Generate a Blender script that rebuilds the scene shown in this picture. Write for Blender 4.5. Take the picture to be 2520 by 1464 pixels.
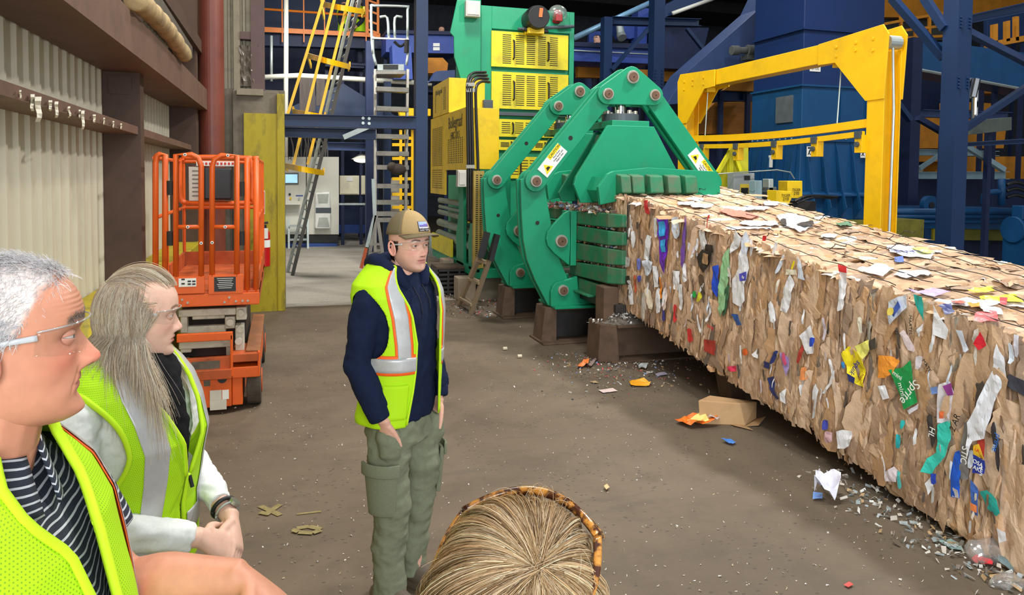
import bpy, bmesh, math, random
import numpy as np
from mathutils import Vector, Matrix, Euler
random.seed(7); RNG = np.random.default_rng(7)
SC = bpy.context.scene
for _o in list(SC.objects): bpy.data.objects.remove(_o)
COL = SC.collection
R = math.radians
# ------------------------------------------------------------------ camera (world axes = building axes)
F = 1850.0; YAW = R(17.1); CAMH = 1.9; HOR = 432.0; PITCH = R(2.65); ROLL = 0.009
PV = HOR + F*math.tan(PITCH)
_cy, _sy, _cp, _sp = math.cos(YAW), math.sin(YAW), math.cos(PITCH), math.sin(PITCH)
CF = np.array([_sy*_cp, _cy*_cp, -_sp]); _r0 = np.array([_cy, -_sy, 0.0]); _u0 = np.cross(_r0, CF)
CR = math.cos(ROLL)*_r0 + math.sin(ROLL)*_u0; CU = -math.sin(ROLL)*_r0 + math.cos(ROLL)*_u0
CC = np.array([0, 0, CAMH])
cam = bpy.data.cameras.new('camera'); camo = bpy.data.objects.new('camera', cam); COL.objects.link(camo)
camo.matrix_world = Matrix(((CR[0], CU[0], -CF[0], CC[0]), (CR[1], CU[1], -CF[1], CC[1]), (CR[2], CU[2], -CF[2], CC[2]), (0, 0, 0, 1)))
cam.sensor_fit = 'HORIZONTAL'; cam.sensor_width = 36.0; cam.lens = 36.0*F/2520.0
cam.shift_y = (PV-732.0)/2520.0; cam.clip_start = 0.05; cam.clip_end = 200
SC.camera = camo
# ------------------------------------------------------------------ light and exposure
SC.view_settings.view_transform = 'Standard'; SC.view_settings.look = 'None'
SC.view_settings.exposure = 0.0; SC.view_settings.gamma = 1.0; SC.view_settings.use_curve_mapping = False
W = bpy.data.worlds.new('world'); SC.world = W; W.use_nodes = True
W.node_tree.nodes['Background'].inputs[0].default_value = (0.86, 0.93, 1.0, 1); W.node_tree.nodes['Background'].inputs[1].default_value = 0.62
def area_light(name, loc, target, size, power, color=(1, 1, 1), sy=None, shape='RECTANGLE', spread=180):
    l = bpy.data.lights.new(name, 'AREA'); l.shape = shape; l.size = size
    if shape == 'RECTANGLE': l.size_y = sy or size
    l.energy = power; l.color = color; l.spread = R(spread)
    o = bpy.data.objects.new(name, l); COL.objects.link(o); o.location = loc
    o.rotation_euler = (Vector(target)-Vector(loc)).to_track_quat('-Z', 'Y').to_euler()
    return o
area_light('loading_door_daylight', (-0.6, -4.6, 3.0), (2.6, 5, 1.0), 6.5, 950, (0.93, 0.97, 1.0), 4.4)
area_light('high_bay_or_fill_lamp', (6.4, 6.3, 7.6), (3.0, 5.0, 0), 0.55, 470, (1.0, 0.98, 0.95), shape='DISK')
area_light('high_bay_or_fill_lamp', (3.2, 4.0, 8.2), (2.0, 6.0, 0), 0.8, 190, (1.0, 0.96, 0.88), shape='DISK')
area_light('high_bay_or_fill_lamp', (0.2, 4.2, 7.4), (3.2, 4.6, 0.8), 1.6, 230, (1.0, 0.97, 0.92), shape='DISK')  # added unseen fill lamp, brightens the bales' left face
area_light('high_bay_or_fill_lamp', (2.6, 10.6, 8.0), (3.6, 12.5, 1), 0.8, 330, (1.0, 0.97, 0.9), shape='DISK')
area_light('high_bay_or_fill_lamp', (0.8, 15.5, 5.6), (0.8, 17.5, 0), 1.0, 230, (1.0, 0.98, 0.93), shape='DISK')
area_light('high_bay_or_fill_lamp', (8.0, 14.0, 9.0), (9.0, 15.0, 2), 1.2, 190, (0.9, 0.95, 1.0), shape='DISK')
area_light('high_bay_or_fill_lamp', (13.0, 10.0, 8.5), (12, 11.0, 1), 1.2, 150, (0.95, 0.97, 1.0), shape='DISK')
# ------------------------------------------------------------------ pixel helpers
def ray(x, y): return CF + CR*(x-1260)/F + CU*(PV-y)/F
def atz(x, y, z=0.0):
    d = ray(x, y); return CC + d*((z-CAMH)/d[2])
def atX(x, y, X):
    d = ray(x, y); return CC + d*(X/d[0])
def atY(x, y, Y):
    d = ray(x, y); return CC + d*(Y/d[1])
def atD(x, y, D): return CC + D*ray(x, y)
def atP(x, y, p0, n):
    d = ray(x, y); n = np.asarray(n, float); return CC + d*(((np.asarray(p0)-CC)@n)/(d@n))
# ------------------------------------------------------------------ noise
def _h(ix, iy, iz):
    n = (ix*374761393 + iy*668265263 + iz*2147483647 + 1013904223).astype(np.int64) & 0xffffffff
    n = ((n ^ (n >> 13))*1274126177) & 0xffffffff
    n = ((n ^ (n >> 16))*2246822519) & 0xffffffff
    return ((n ^ (n >> 15)) & 0xffff)/32767.5 - 1.0
def vnoise(P, s=1.0, seed=0):
    P = np.asarray(P, float)*s + seed*17.31
    I = np.floor(P).astype(np.int64); f = P-I; f = f*f*(3-2*f); out = 0
    for a in (0, 1):
        for b in (0, 1):
            for c in (0, 1):
                w = (f[..., 0] if a else 1-f[..., 0])*(f[..., 1] if b else 1-f[..., 1])*(f[..., 2] if c else 1-f[..., 2])
                out = out + w*_h(I[..., 0]+a, I[..., 1]+b, I[..., 2]+c)
    return out
def fbm(P, s=1.0, o=3, seed=0):
    return sum(vnoise(P, s*2**i, seed+i)*0.5**i for i in range(o))
# ------------------------------------------------------------------ materials
def lin(c):
    return tuple(((v/255)/12.92 if v/255 <= 0.04045 else ((v/255+0.055)/1.055)**2.4) for v in c[:3])
def rgba(c): return (*lin(c), 1.0)
class NT:
    def __init__(s, name):
        s.m = bpy.data.materials.new(name); s.m.use_nodes = True; s.t = s.m.node_tree
        s.b = s.t.nodes['Principled BSDF']; s.o = s.t.nodes['Material Output']
    def n(s, typ, **k):
        d = s.t.nodes.new(typ)
        for a, v in k.items():
            if a.startswith('i_'):
                key = a[2:]; key = int(key) if key.isdigit() else key.replace('_', ' ')
                if hasattr(v, 'is_output'): s.t.links.new(v, d.inputs[key])
                else: d.inputs[key].default_value = v
            else: setattr(d, a, v)
        return d
    def l(s, a, b): s.t.links.new(a, b)
    def mix(s, fac, a, b, mode='MIX'):
        d = s.n('ShaderNodeMix', data_type='RGBA', blend_type=mode)
        for i, v in ((0, fac), (6, a), (7, b)):
            if hasattr(v, 'is_output'): s.l(v, d.inputs[i])
            else: d.inputs[i].default_value = v
        return d.outputs[2]
    def math(s, op, a, b=0.0, c=None):
        d = s.n('ShaderNodeMath', operation=op)
        for i, v in enumerate((a, b) if c is None else (a, b, c)):
            if hasattr(v, 'is_output'): s.l(v, d.inputs[i])
            else: d.inputs[i].default_value = v
        return d.outputs[0]
    def ramp(s, fac, p0, p1, c0=(0, 0, 0, 1), c1=(1, 1, 1, 1)):
        d = s.n('ShaderNodeValToRGB'); e = d.color_ramp.elements
        e[0].position, e[1].position = p0, p1; e[0].color, e[1].color = c0, c1
        s.l(fac, d.inputs[0]); return d.outputs[0]
    def noise(s, vec, scale, detail=4.0, rough=0.55):
        return s.n('ShaderNodeTexNoise', i_Vector=vec, i_Scale=scale, i_Detail=detail, i_Roughness=rough).outputs[0]
_M = {}
def M(name, rgb=None, rough=0.5, metal=0.0, var=0.10, scale=6.0, dirt=None, da=0.45, ds=2.5, dp=(0.5, 0.7), bump=0.0, bs=40.0, stretch=None, attr=False, spec=0.5, trans=0.0, emit=0.0, sss=0.0, backlit=0.0):
    if name in _M: return _M[name]
    t = NT(name); tc = t.n('ShaderNodeTexCoord').outputs['Object']
    if stretch: tc = t.n('ShaderNodeMapping', i_Vector=tc, i_Scale=stretch).outputs[0]
    if attr: base = t.n('ShaderNodeVertexColor', layer_name='Col').outputs[0]
    else: base = t.n('ShaderNodeRGB').outputs[0]; base.default_value = rgba(rgb)
    if var:
        f = t.ramp(t.noise(tc, scale), 0.3, 0.7, (1-var,)*3+(1,), (1+var,)*3+(1,))
        base = t.mix(1.0, base, f, 'MULTIPLY')
    if dirt:
        f = t.ramp(t.noise(tc, ds, 6, 0.65), dp[0], dp[1])
        base = t.mix(t.math('MULTIPLY', f, da), base, rgba(dirt))
    t.l(base, t.b.inputs['Base Color'])
    t.b.inputs['Roughness'].default_value = rough; t.b.inputs['Metallic'].default_value = metal
    t.b.inputs['Specular IOR Level'].default_value = spec
    t.b.inputs['Transmission Weight'].default_value = trans
    if sss:
        t.b.inputs['Subsurface Weight'].default_value = sss; t.b.inputs['Subsurface Radius'].default_value = (0.012, 0.005, 0.003); t.b.inputs['Subsurface Scale'].default_value = 0.6
    if emit:
        t.l(base, t.b.inputs['Emission Color']); t.b.inputs['Emission Strength'].default_value = emit
    if bump:
        bn = t.n('ShaderNodeBump', i_Strength=bump, i_Distance=0.01); t.l(t.noise(tc, bs), bn.inputs['Height']); t.l(bn.outputs[0], t.b.inputs['Normal'])
    _M[name] = t.m; return t.m
def clear_mat(name, tint=(1, 1, 1), gloss=0.12, rough=0.03, opacity=0.0, col=(255, 255, 255), fz=0.45):
    if name in _M: return _M[name]
    t = NT(name); tr = t.n('ShaderNodeBsdfTransparent', i_Color=(*tint, 1)); gl = t.n('ShaderNodeBsdfGlossy', i_Roughness=rough)
    lw = t.n('ShaderNodeLayerWeight', i_Blend=0.35); f = t.math('ADD', t.math('MULTIPLY', lw.outputs['Facing'], fz), gloss)
    mx = t.n('ShaderNodeMixShader'); t.l(f, mx.inputs[0]); t.l(tr.outputs[0], mx.inputs[1]); t.l(gl.outputs[0], mx.inputs[2])
    out = mx.outputs[0]
    if opacity:
        df = t.n('ShaderNodeBsdfDiffuse', i_Color=rgba(col)); m2 = t.n('ShaderNodeMixShader', i_0=opacity)
        t.l(out, m2.inputs[1]); t.l(df.outputs[0], m2.inputs[2]); out = m2.outputs[0]
    t.l(out, t.o.inputs[0]); _M[name] = t.m; return t.m
# ------------------------------------------------------------------ mesh building
def norm(v): v = np.asarray(v, float); return v/(np.linalg.norm(v)+1e-12)
def frame_of(d, up=(0, 0, 1)):
    d = norm(d); up = np.asarray(up, float)
    if abs(d@norm(up)) > 0.99: up = np.array([1.0, 0, 0]) if abs(d[0]) < 0.9 else np.array([0, 1.0, 0])
    a = norm(np.cross(d, up)); b = np.cross(a, d); return a, b, d
def smooth_path(pts, n=6):
    p = np.asarray(pts, float); out = []
    q = np.vstack([2*p[0]-p[1], p, 2*p[-1]-p[-2]])
    for i in range(1, len(q)-2):
        for k in range(n):
            t = k/n
            out.append(0.5*((2*q[i])+(-q[i-1]+q[i+1])*t+(2*q[i-1]-5*q[i]+4*q[i+1]-q[i+2])*t*t+(-q[i-1]+3*q[i]-3*q[i+1]+q[i+2])*t**3))
    out.append(p[-1]); return np.array(out)
class MB:
    def __init__(s): s.v = []; s.f = []; s.mi = []; s.c = []; s.n = 0
    def add(s, V, Fc, mi=0, col=None):
        V = np.asarray(V, float).reshape(-1, 3); s.v.append(V)
        for q in Fc: s.f.append(tuple(int(i)+s.n for i in q)); s.mi.append(mi)
        s.c.append(np.tile(np.array([1, 1, 1, 1.0]) if col is None else np.asarray(col, float)[None], (len(V), 1)) if col is None or np.ndim(col) == 1 else np.asarray(col, float))
        s.n += len(V); return s
    def hexa(s, P, mi=0):
        return s.add(P, [(0, 3, 2, 1), (4, 5, 6, 7), (0, 1, 5, 4), (1, 2, 6, 5), (2, 3, 7, 6), (3, 0, 4, 7)], mi)
    def bx(s, x0, x1, y0, y1, z0, z1, mi=0):
        return s.hexa([(x0, y0, z0), (x1, y0, z0), (x1, y1, z0), (x0, y1, z0), (x0, y0, z1), (x1, y0, z1), (x1, y1, z1), (x0, y1, z1)], mi)
    def obox(s, c, ax, ay, az, mi=0):      # centre and three half-axis vectors
        c, ax, ay, az = (np.asarray(q, float) for q in (c, ax, ay, az))
        return s.hexa([c-ax-ay-az, c+ax-ay-az, c+ax+ay-az, c-ax+ay-az, c-ax-ay+az, c+ax-ay+az, c+ax+ay+az, c-ax+ay+az], mi)
    def bar(s, p0, p1, w, h, up=(0, 0, 1), mi=0):
        p0, p1 = np.asarray(p0, float), np.asarray(p1, float); a, b, d = frame_of(p1-p0, up)
        return s.obox((p0+p1)/2, a*w/2, (p1-p0)/2, b*h/2, mi)
    def prism(s, pts, ext, mi=0):
        P = np.asarray(pts, float); n = len(P); V = np.vstack([P, P+np.asarray(ext, float)])
        return s.add(V, [tuple(range(n))[::-1], tuple(range(n, 2*n))]+[(i, (i+1) % n, n+(i+1) % n, n+i) for i in range(n)], mi)
    def cyl(s, p0, p1, r0, r1=None, n=16, mi=0):
        p0, p1 = np.asarray(p0, float), np.asarray(p1, float); r1 = r0 if r1 is None else r1
        a, b, d = frame_of(p1-p0); t = np.linspace(0, 2*np.pi, n, endpoint=False)[:, None]
        V = np.vstack([p0+r0*(np.cos(t)*a+np.sin(t)*b), p1+r1*(np.cos(t)*a+np.sin(t)*b)])
        return s.add(V, [tuple(range(n))[::-1], tuple(range(n, 2*n))]+[(i, (i+1) % n, n+(i+1) % n, n+i) for i in range(n)], mi)
    def tube(s, pts, r, n=8, mi=0, smooth=0, flat=1.0, up=(0, 0, 1)):
        P = smooth_path(pts, smooth) if smooth else np.asarray(pts, float); k = len(P)
        rr = np.full(k, r) if np.ndim(r) == 0 else np.interp(np.linspace(0, 1, k), np.linspace(0, 1, len(r)), r)
        T = np.gradient(P, axis=0); a, b, _ = frame_of(T[0], up); V = []; t = np.linspace(0, 2*np.pi, n, endpoint=False)[:, None]
        for i in range(k):
            d = norm(T[i]); a = norm(a-(a@d)*d); b = np.cross(d, a)
            V.append(P[i]+rr[i]*(np.cos(t)*a+flat*np.sin(t)*b))
        Fc = [tuple(range(n))[::-1], tuple((k-1)*n+i for i in range(n))]
        for i in range(k-1): Fc += [(i*n+j, i*n+(j+1) % n, (i+1)*n+(j+1) % n, (i+1)*n+j) for j in range(n)]
        return s.add(np.vstack(V), Fc, mi)
    def ball(s, c, r, n=12, mi=0, m=8):
        c = np.asarray(c, float); r = np.ones(3)*r; V = [c+r*(0, 0, 1)]; Fc = []
        for i in range(1, m):
            for j in range(n):
                th, ph = math.pi*i/m, 2*math.pi*j/n; V.append(c+r*(math.sin(th)*math.cos(ph), math.sin(th)*math.sin(ph), math.cos(th)))
        V.append(c-r*(0, 0, 1)); L = len(V)-1
        for j in range(n):
            Fc.append((0, 1+j, 1+(j+1) % n)); Fc.append((L, 1+(m-2)*n+(j+1) % n, 1+(m-2)*n+j))
            for i in range(m-2): Fc.append((1+i*n+j, 1+(i+1)*n+j, 1+(i+1)*n+(j+1) % n, 1+i*n+(j+1) % n))
        return s.add(V, Fc, mi)
    def rings(s, rings, mi=0, cap=True, closed=True, col=None):
        k, n = len(rings), len(rings[0]); Fc = []
        for i in range(k-1):
            Fc += [(i*n+j, i*n+(j+1) % n, (i+1)*n+(j+1) % n, (i+1)*n+j) for j in range(n if closed else n-1)]
        if cap: Fc += [tuple(range(n))[::-1], tuple((k-1)*n+i for i in range(n))]
        return s.add(np.vstack([np.asarray(r, float) for r in rings]), Fc, mi, col)
    def sect(s, p0, p1, h, w, t=0.012, kind='I', up=(0, 0, 1), mi=0):     # rolled steel section: height h along up, width w
        p0, p1 = np.asarray(p0, float), np.asarray(p1, float); a, b, d = frame_of(p1-p0, up)
        def P(c, hw, hh): s.obox((p0+p1)/2+a*c[0]+b*c[1], a*hw, (p1-p0)/2, b*hh, mi)
        P((0, h/2-t/2), w/2, t/2); P((0, -h/2+t/2), w/2, t/2)
        if kind == 'I': P((0, 0), t/2, h/2-t)
        elif kind == 'C': P((w/2-t/2, 0), t/2, h/2-t)
        elif kind == 'c': P((-w/2+t/2, 0), t/2, h/2-t)
        else: P((w/2-t/2, 0), t/2, h/2-t); P((-w/2+t/2, 0), t/2, h/2-t)
        return s
    def build(s, name, mats, parent=None, smooth=False, bevel=0.0, local=False, sub=0, solid=0.0, auto=None):
        V = np.vstack(s.v)
        me = bpy.data.meshes.new(name)
        o = bpy.data.objects.new(name, me)
        if parent is not None:
            o.parent = parent; org = np.array(ORG.get(parent.name, (0, 0, 0)))
        else:
            org = np.array([(V[:, 0].min()+V[:, 0].max())/2, (V[:, 1].min()+V[:, 1].max())/2, V[:, 2].min()]); o.location = org
        if local: org = np.zeros(3)
        me.from_pydata((V-org).tolist(), [], s.f)
        for m in (mats if isinstance(mats, (list, tuple)) else [mats]): me.materials.append(m)
        if max(s.mi) > 0: me.polygons.foreach_set('material_index', s.mi)
        if any(c.min() < 1 for c in s.c):
            ca = me.color_attributes.new('Col', 'FLOAT_COLOR', 'POINT'); ca.data.foreach_set('color', np.vstack(s.c).ravel())
        if smooth: me.polygons.foreach_set('use_smooth', [True]*len(s.f))
        me.update(); COL.objects.link(o); ORG[o.name] = tuple(org)
        if solid: md = o.modifiers.new('solid', 'SOLIDIFY'); md.thickness = solid; md.offset = 0
        if bevel: md = o.modifiers.new('edge', 'BEVEL'); md.width = bevel; md.segments = 2; md.limit_method = 'ANGLE'
        if sub: md = o.modifiers.new('sub', 'SUBSURF'); md.levels = md.render_levels = sub
        return o
ORG = {}
def tag(o, label=None, cat=None, group=None, kind=None):
    for k, v in (('label', label), ('category', cat), ('group', group), ('kind', kind)):
        if v: o[k] = v
    return o
def thing(name, label, cat, loc=(0, 0, 0), group=None, rz=0.0):
    o = bpy.data.objects.new(name, None); COL.objects.link(o); o.location = loc; o.rotation_euler = (0, 0, rz); o.empty_display_size = 0.1
    ORG[o.name] = tuple(float(q) for q in loc); return tag(o, label, cat, group)
def struct(o): o['kind'] = 'structure'; return o
def copy_thing(root, loc, label=None, rz=None):
    r = root.copy(); COL.objects.link(r); r.location = loc
    if rz is not None: r.rotation_euler = (0, 0, rz)
    if label: r['label'] = label
    for ch in list(root.children):
        c = ch.copy(); COL.objects.link(c); c.parent = r
        for g in list(ch.children):
            d = g.copy(); COL.objects.link(d); d.parent = c
    return r
def text(s, pos, right, up, size, mat, parent, name='lettering', thick=0.0008, sx=1.0, label=None):
    cu = bpy.data.curves.new('t', 'FONT'); cu.body = s; cu.size = size; cu.align_x = 'CENTER'; cu.align_y = 'CENTER'; cu.extrude = thick; cu.resolution_u = 3
    to = bpy.data.objects.new('t', cu); COL.objects.link(to)
    me = bpy.data.meshes.new_from_object(to.evaluated_get(bpy.context.evaluated_depsgraph_get())); bpy.data.objects.remove(to); bpy.data.curves.remove(cu)
    right, up = norm(right), norm(up); up = norm(up-(up@right)*right); nn = np.cross(right, up)
    org = np.array(ORG.get(parent.name, (0, 0, 0))) if parent else np.zeros(3)
    p = np.asarray(pos, float)-org
    me.transform(Matrix(((right[0]*sx, up[0], nn[0], p[0]), (right[1]*sx, up[1], nn[1], p[1]), (right[2]*sx, up[2], nn[2], p[2]), (0, 0, 0, 1))))
    me.materials.clear(); me.materials.append(mat); me.name = name
    o = bpy.data.objects.new(name, me); COL.objects.link(o); o.parent = parent; ORG[o.name] = tuple(org)
    if label: o['label'] = label
    return o
def pxpoly(pts, fn): return [fn(x, y) for x, y in pts]
# ================================================================== SETTING
def floor_mat():
    t = NT('concrete_floor'); tc = t.n('ShaderNodeTexCoord').outputs['Object']
    c = t.mix(t.ramp(t.noise(tc, 0.55, 5, 0.6), 0.35, 0.65), rgba((92, 78, 62)), rgba((114, 99, 80)))
    c = t.mix(t.math('MULTIPLY', t.ramp(t.noise(tc, 2.3, 8, 0.7), 0.48, 0.72), 0.45), c, rgba((64, 53, 41)))
    sep = t.n('ShaderNodeSeparateXYZ', i_0=tc)
    n1 = t.noise(tc, 1.2, 5)
    yy = t.math('ADD', sep.outputs[1], t.math('MULTIPLY', t.math('SUBTRACT', n1, 0.5), 0.25))
    far = t.math('MULTIPLY', t.math('GREATER_THAN', yy, 11.1), t.math('LESS_THAN', t.math('ADD', sep.outputs[0], t.math('MULTIPLY', n1, 1.5)), 3.2))
    c = t.mix(far, c, t.mix(t.noise(tc, 1.5, 5), rgba((150, 143, 131)), rgba((186, 178, 165))))
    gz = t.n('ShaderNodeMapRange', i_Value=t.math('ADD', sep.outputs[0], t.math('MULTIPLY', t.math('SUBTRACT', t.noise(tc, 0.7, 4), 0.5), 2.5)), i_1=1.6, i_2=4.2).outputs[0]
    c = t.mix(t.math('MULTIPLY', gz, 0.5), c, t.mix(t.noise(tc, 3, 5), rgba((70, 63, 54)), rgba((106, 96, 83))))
    # dark drips and pale flecks
    w = t.n('ShaderNodeTexVoronoi', i_Vector=t.n('ShaderNodeMapping', i_Vector=tc, i_Scale=(1.0, 1.6, 1.0)).outputs[0], i_Scale=17.0)
    sp = t.math('MULTIPLY', t.math('LESS_THAN', w.outputs['Distance'], 0.18), t.math('GREATER_THAN', t.noise(tc, 1.7, 3), 0.5))
    c = t.mix(t.math('MULTIPLY', sp, 0.7), c, rgba((62, 54, 46)))
    w2 = t.n('ShaderNodeTexVoronoi', i_Vector=tc, i_Scale=24.0)
    sp2 = t.math('MULTIPLY', t.math('LESS_THAN', w2.outputs['Distance'], 0.09), t.math('GREATER_THAN', w2.outputs['Color'], 0.72))
    c = t.mix(t.math('MULTIPLY', sp2, 0.75), c, rgba((222, 214, 196)))
    st = t.ramp(t.noise(t.n('ShaderNodeMapping', i_Vector=tc, i_Scale=(0.6, 2.2, 1), i_Rotation=(0, 0, 0.4)).outputs[0], 1.6, 7, 0.7), 0.58, 0.66)
    c = t.mix(t.math('MULTIPLY', st, 0.35), c, rgba((78, 70, 60)))
    t.l(c, t.b.inputs['Base Color']); t.b.inputs['Roughness'].default_value = 0.72
    bn = t.n('ShaderNodeBump', i_Strength=0.25, i_Distance=0.01); t.l(t.noise(tc, 30, 6), bn.inputs['Height']); t.l(bn.outputs[0], t.b.inputs['Normal'])
    return t.m
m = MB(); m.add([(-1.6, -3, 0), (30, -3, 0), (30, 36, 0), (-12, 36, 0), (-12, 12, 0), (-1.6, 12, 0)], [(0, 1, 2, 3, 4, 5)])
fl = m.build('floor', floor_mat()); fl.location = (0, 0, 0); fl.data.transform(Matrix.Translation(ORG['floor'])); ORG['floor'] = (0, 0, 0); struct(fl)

BROWN = M('brown_primer_steel', (112, 84, 70), 0.6, var=0.12, scale=3, dirt=(70, 54, 44), da=0.5, bump=0.1)
BROWND = M('dark_brown_steel', (84, 62, 50), 0.65, var=0.15, scale=3, dirt=(52, 42, 34), da=0.5)
REDBR = M('red_brown_painted_steel', (122, 62, 48), 0.45, var=0.12, scale=3, dirt=(84, 44, 36), da=0.5)
SIDING = M('cream_metal_siding', (206, 198, 176), 0.5, var=0.06, scale=1.5, dirt=(140, 130, 110), da=0.35, ds=3, stretch=(1, 1, 0.25))
CONC = M('grey_concrete', (120, 112, 98), 0.9, var=0.2, scale=4, dirt=(72, 66, 56), da=0.6, bump=0.4)
YELWALL = M('worn_yellow_paint', (176, 158, 26), 0.6, var=0.15, scale=5, dirt=(92, 84, 40), da=0.7, ds=5, dp=(0.52, 0.66), stretch=(1, 1, 0.35), bump=0.2)
DARK = M('dark_roof_steel', (52, 50, 50), 0.8, var=0.2)
def ribbed(name, a, b, z0, z1, mat, pitch=0.145, depth=0.03, nrm=(1, 0, 0)):     # trapezoidal cladding from a to b
    a, b, nrm = np.array(a, float), np.array(b, float), np.array(nrm, float); L = np.linalg.norm(b-a); d = (b-a)/L; P = []
    x = 0.0
    while x < L:
        for dx, h in ((0, 0), (0.30, 0), (0.38, 1), (0.52, 1), (0.60, 0)):
            if x+dx*pitch <= L: P.append(a+d*(x+dx*pitch)+nrm*h*depth)
        x += pitch
    P.append(b); mb = MB()
    lo = [p+np.array([0, 0, z0]) for p in P]; hi = [p+np.array([0, 0, z1]) for p in P]
    mb.rings([lo, hi], cap=False, closed=False)
    return mb.build(name, mat, solid=0.003)
XW = -1.32
struct(ribbed('wall_left', (XW, -3, 0), (XW, 12.1, 0), 0.0, 6.5, SIDING, 0.19, 0.022))
# columns, girts and the eave beam of the wall (I sections)
m2 = MB(); yA = atX(258, 500, XW+0.02)[1]; yB = atX(330, 500, XW+0.30)[1]
m2.bx(XW+0.012, XW+0.03, yA, yA+0.2, 0, 4.6); m2.bx(XW+0.03, XW+0.26, yA+0.09, yA+0.105, 0, 4.6); m2.bx(XW+0.26, XW+0.278, yA+0.0, yA+0.16, 0, 4.6); m2.bx(XW+0.03, XW+0.26, yA, yA+0.012, 0, 4.6)
m2.bx(XW+0.06, XW+0.22, yA-0.012, yA, 2.5, 2.64)
struct(m2.build('trim_1', BROWND))
m = MB(); yC = atX(418, 300, XW+0.02)[1]
m.bx(XW+0.02, XW+0.32, yC, yC+0.25, 0, 4.6); struct(m.build('trim_2', BROWND))
def girt(name, za, zb, h, y0, y1, mat, w=0.26, t=0.014):
    m = MB(); z0 = za+(zb-za)*(y0-4.2)/(8.0)
    def zz(y): return za+(zb-za)*(y-4.2)/8.0
    p = lambda x, y, dz: (x, y, zz(y)+dz)
    def slab(x0, x1, d0, d1): m.hexa([p(x0, y0, d0), p(x1, y0, d0), p(x1, y1, d0), p(x0, y1, d0), p(x0, y0, d1), p(x1, y0, d1), p(x1, y1, d1), p(x0, y1, d1)])
    slab(XW+0.03, XW+w, -t, 0); slab(XW+0.03, XW+w, -h, -h+t); slab(XW+w-t, XW+w, -h+t, -t); slab(XW+0.03, XW+0.045, -h+t, -t)
    return struct(m.build(name, mat))
girt('trim_3', 2.26, 2.235, 0.06, -3, 11.6, BROWN)
girt('trim_4', 2.91, 2.98, 0.26, -3, 11.9, BROWN, 0.42, 0.02)
girt('trim_5', 3.55, 3.6, 0.16, -3, 11.9, BROWND, 0.36, 0.02)
# peeling white paint hanging from the girt
WHITEP = M('peeling_white_paint', (226, 220, 200), 0.8, var=0.08)
ORD = 'first second third fourth fifth sixth seventh eighth ninth tenth eleventh twelfth'.split(); FLK = (80, 94, 124, 139, 170, 196, 204, 232, 256, 279, 298, 50)
for (x, y, l, w, bend) in ((80, 232, 48, 10, 1), (94, 238, 72, 16, -2), (124, 247, 30, 9, 0), (139, 250, 46, 9, -1), (170, 262, 32, 6, -2), (196, 270, 24, 5, 0), (204, 272, 54, 8, -1), (232, 282, 24, 7, 0), (256, 290, 20, 4, 0), (279, 298, 20, 4, 0), (298, 304, 17, 4, 0), (50, 222, 26, 5, -1)):
    X = XW+0.272; k = 7
    L = [atX(x+bend*3*math.sin(i*1.1)*i/k-w/2*(1-0.4*i/k), y+l*i/k, X+0.012*math.sin(i*1.7)) for i in range(k)]
    Rr = [atX(x+bend*3*math.sin(i*1.1)*i/k+w/2*(1-0.4*i/k), y+l*i/k, X+0.012*math.sin(i*1.7+.5)) for i in range(k)]
    m = MB(); m.rings([L, Rr], cap=False, closed=False)
    tag(m.build('paint_flake', WHITEP, solid=0.0015), 'white peeling paint flake on the brown wall rail, %s from the left' % ORD[sorted(FLK).index(x)], 'paint flake', 'peeling paint flakes on the wall rail')
# yellow kerb along the wall
m = MB(); m.bx(XW+0.02, XW+0.36, -3, 10.6, 0, 1.04); struct(m.build('baseboard_left', YELWALL, bevel=0.01))
# end wall beside the opening
YE = 10.85
m = MB(); m.bx(-1.32, 0.06, YE+0.12, YE+0.55, 0, 3.05); m.bx(-0.62, -0.02, YE+0.02, YE+0.14, 0, 3.02); struct(m.build('wall_end', CONC, bevel=0.01))
m = MB(); a = atY(600, 278, YE); b = atY(683, 278, YE); m.bx(a[0], b[0], YE-0.03, YE+0.02, 0, a[2]); tr = m.build('trim_6', YELWALL); struct(tr)
m = MB(); c = atY(694, 232, YE); m.bx(b[0]-0.01, c[0]+0.03, YE-0.05, YE+0.2, 0, c[2]); struct(m.build('trim_7', YELWALL, bevel=0.006))
struct(ribbed('wall_end_cladding', (-1.32, YE+0.22, 0), (-0.33, YE+0.22, 0), 3.05, 6.5, M('dull_cream_siding', (168, 160, 138), 0.6, var=0.12, dirt=(110, 100, 84), da=0.5), 0.19, 0.022, (0, -1, 0)))
# high brown framing round the plastic-covered hole
m = MB(); a = atY(574, 0, YE+0.1); b = atY(590, 0, YE+0.1); m.bx(a[0], b[0], YE+0.08, YE+0.3, 3.02, 6.5)
struct(m.build('trim_8', M('beige_trim', (150, 140, 118), 0.7, dirt=(100, 92, 76))))
m = MB(); a = atY(617, 0, YE+0.1); b = atY(650, 0, YE+0.1); m.bx(a[0], b[0], YE+0.05, YE+0.3, 3.02, 6.5); a = atY(590, 75, YE); m.bx(a[0], a[0]+0.3, YE+0.06, YE+0.3, a[2]-0.1, a[2]); struct(m.build('trim_9', M('purple_brown_steel', (96, 74, 72), 0.6)))
m = MB(); a = atY(583, 218, YE-0.02); b = atY(648, 236, YE-0.02); m.bx(a[0], b[0], YE-0.08, YE+0.2, b[2], a[2]); struct(m.build('trim_10', M('beige_trim')))
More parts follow.
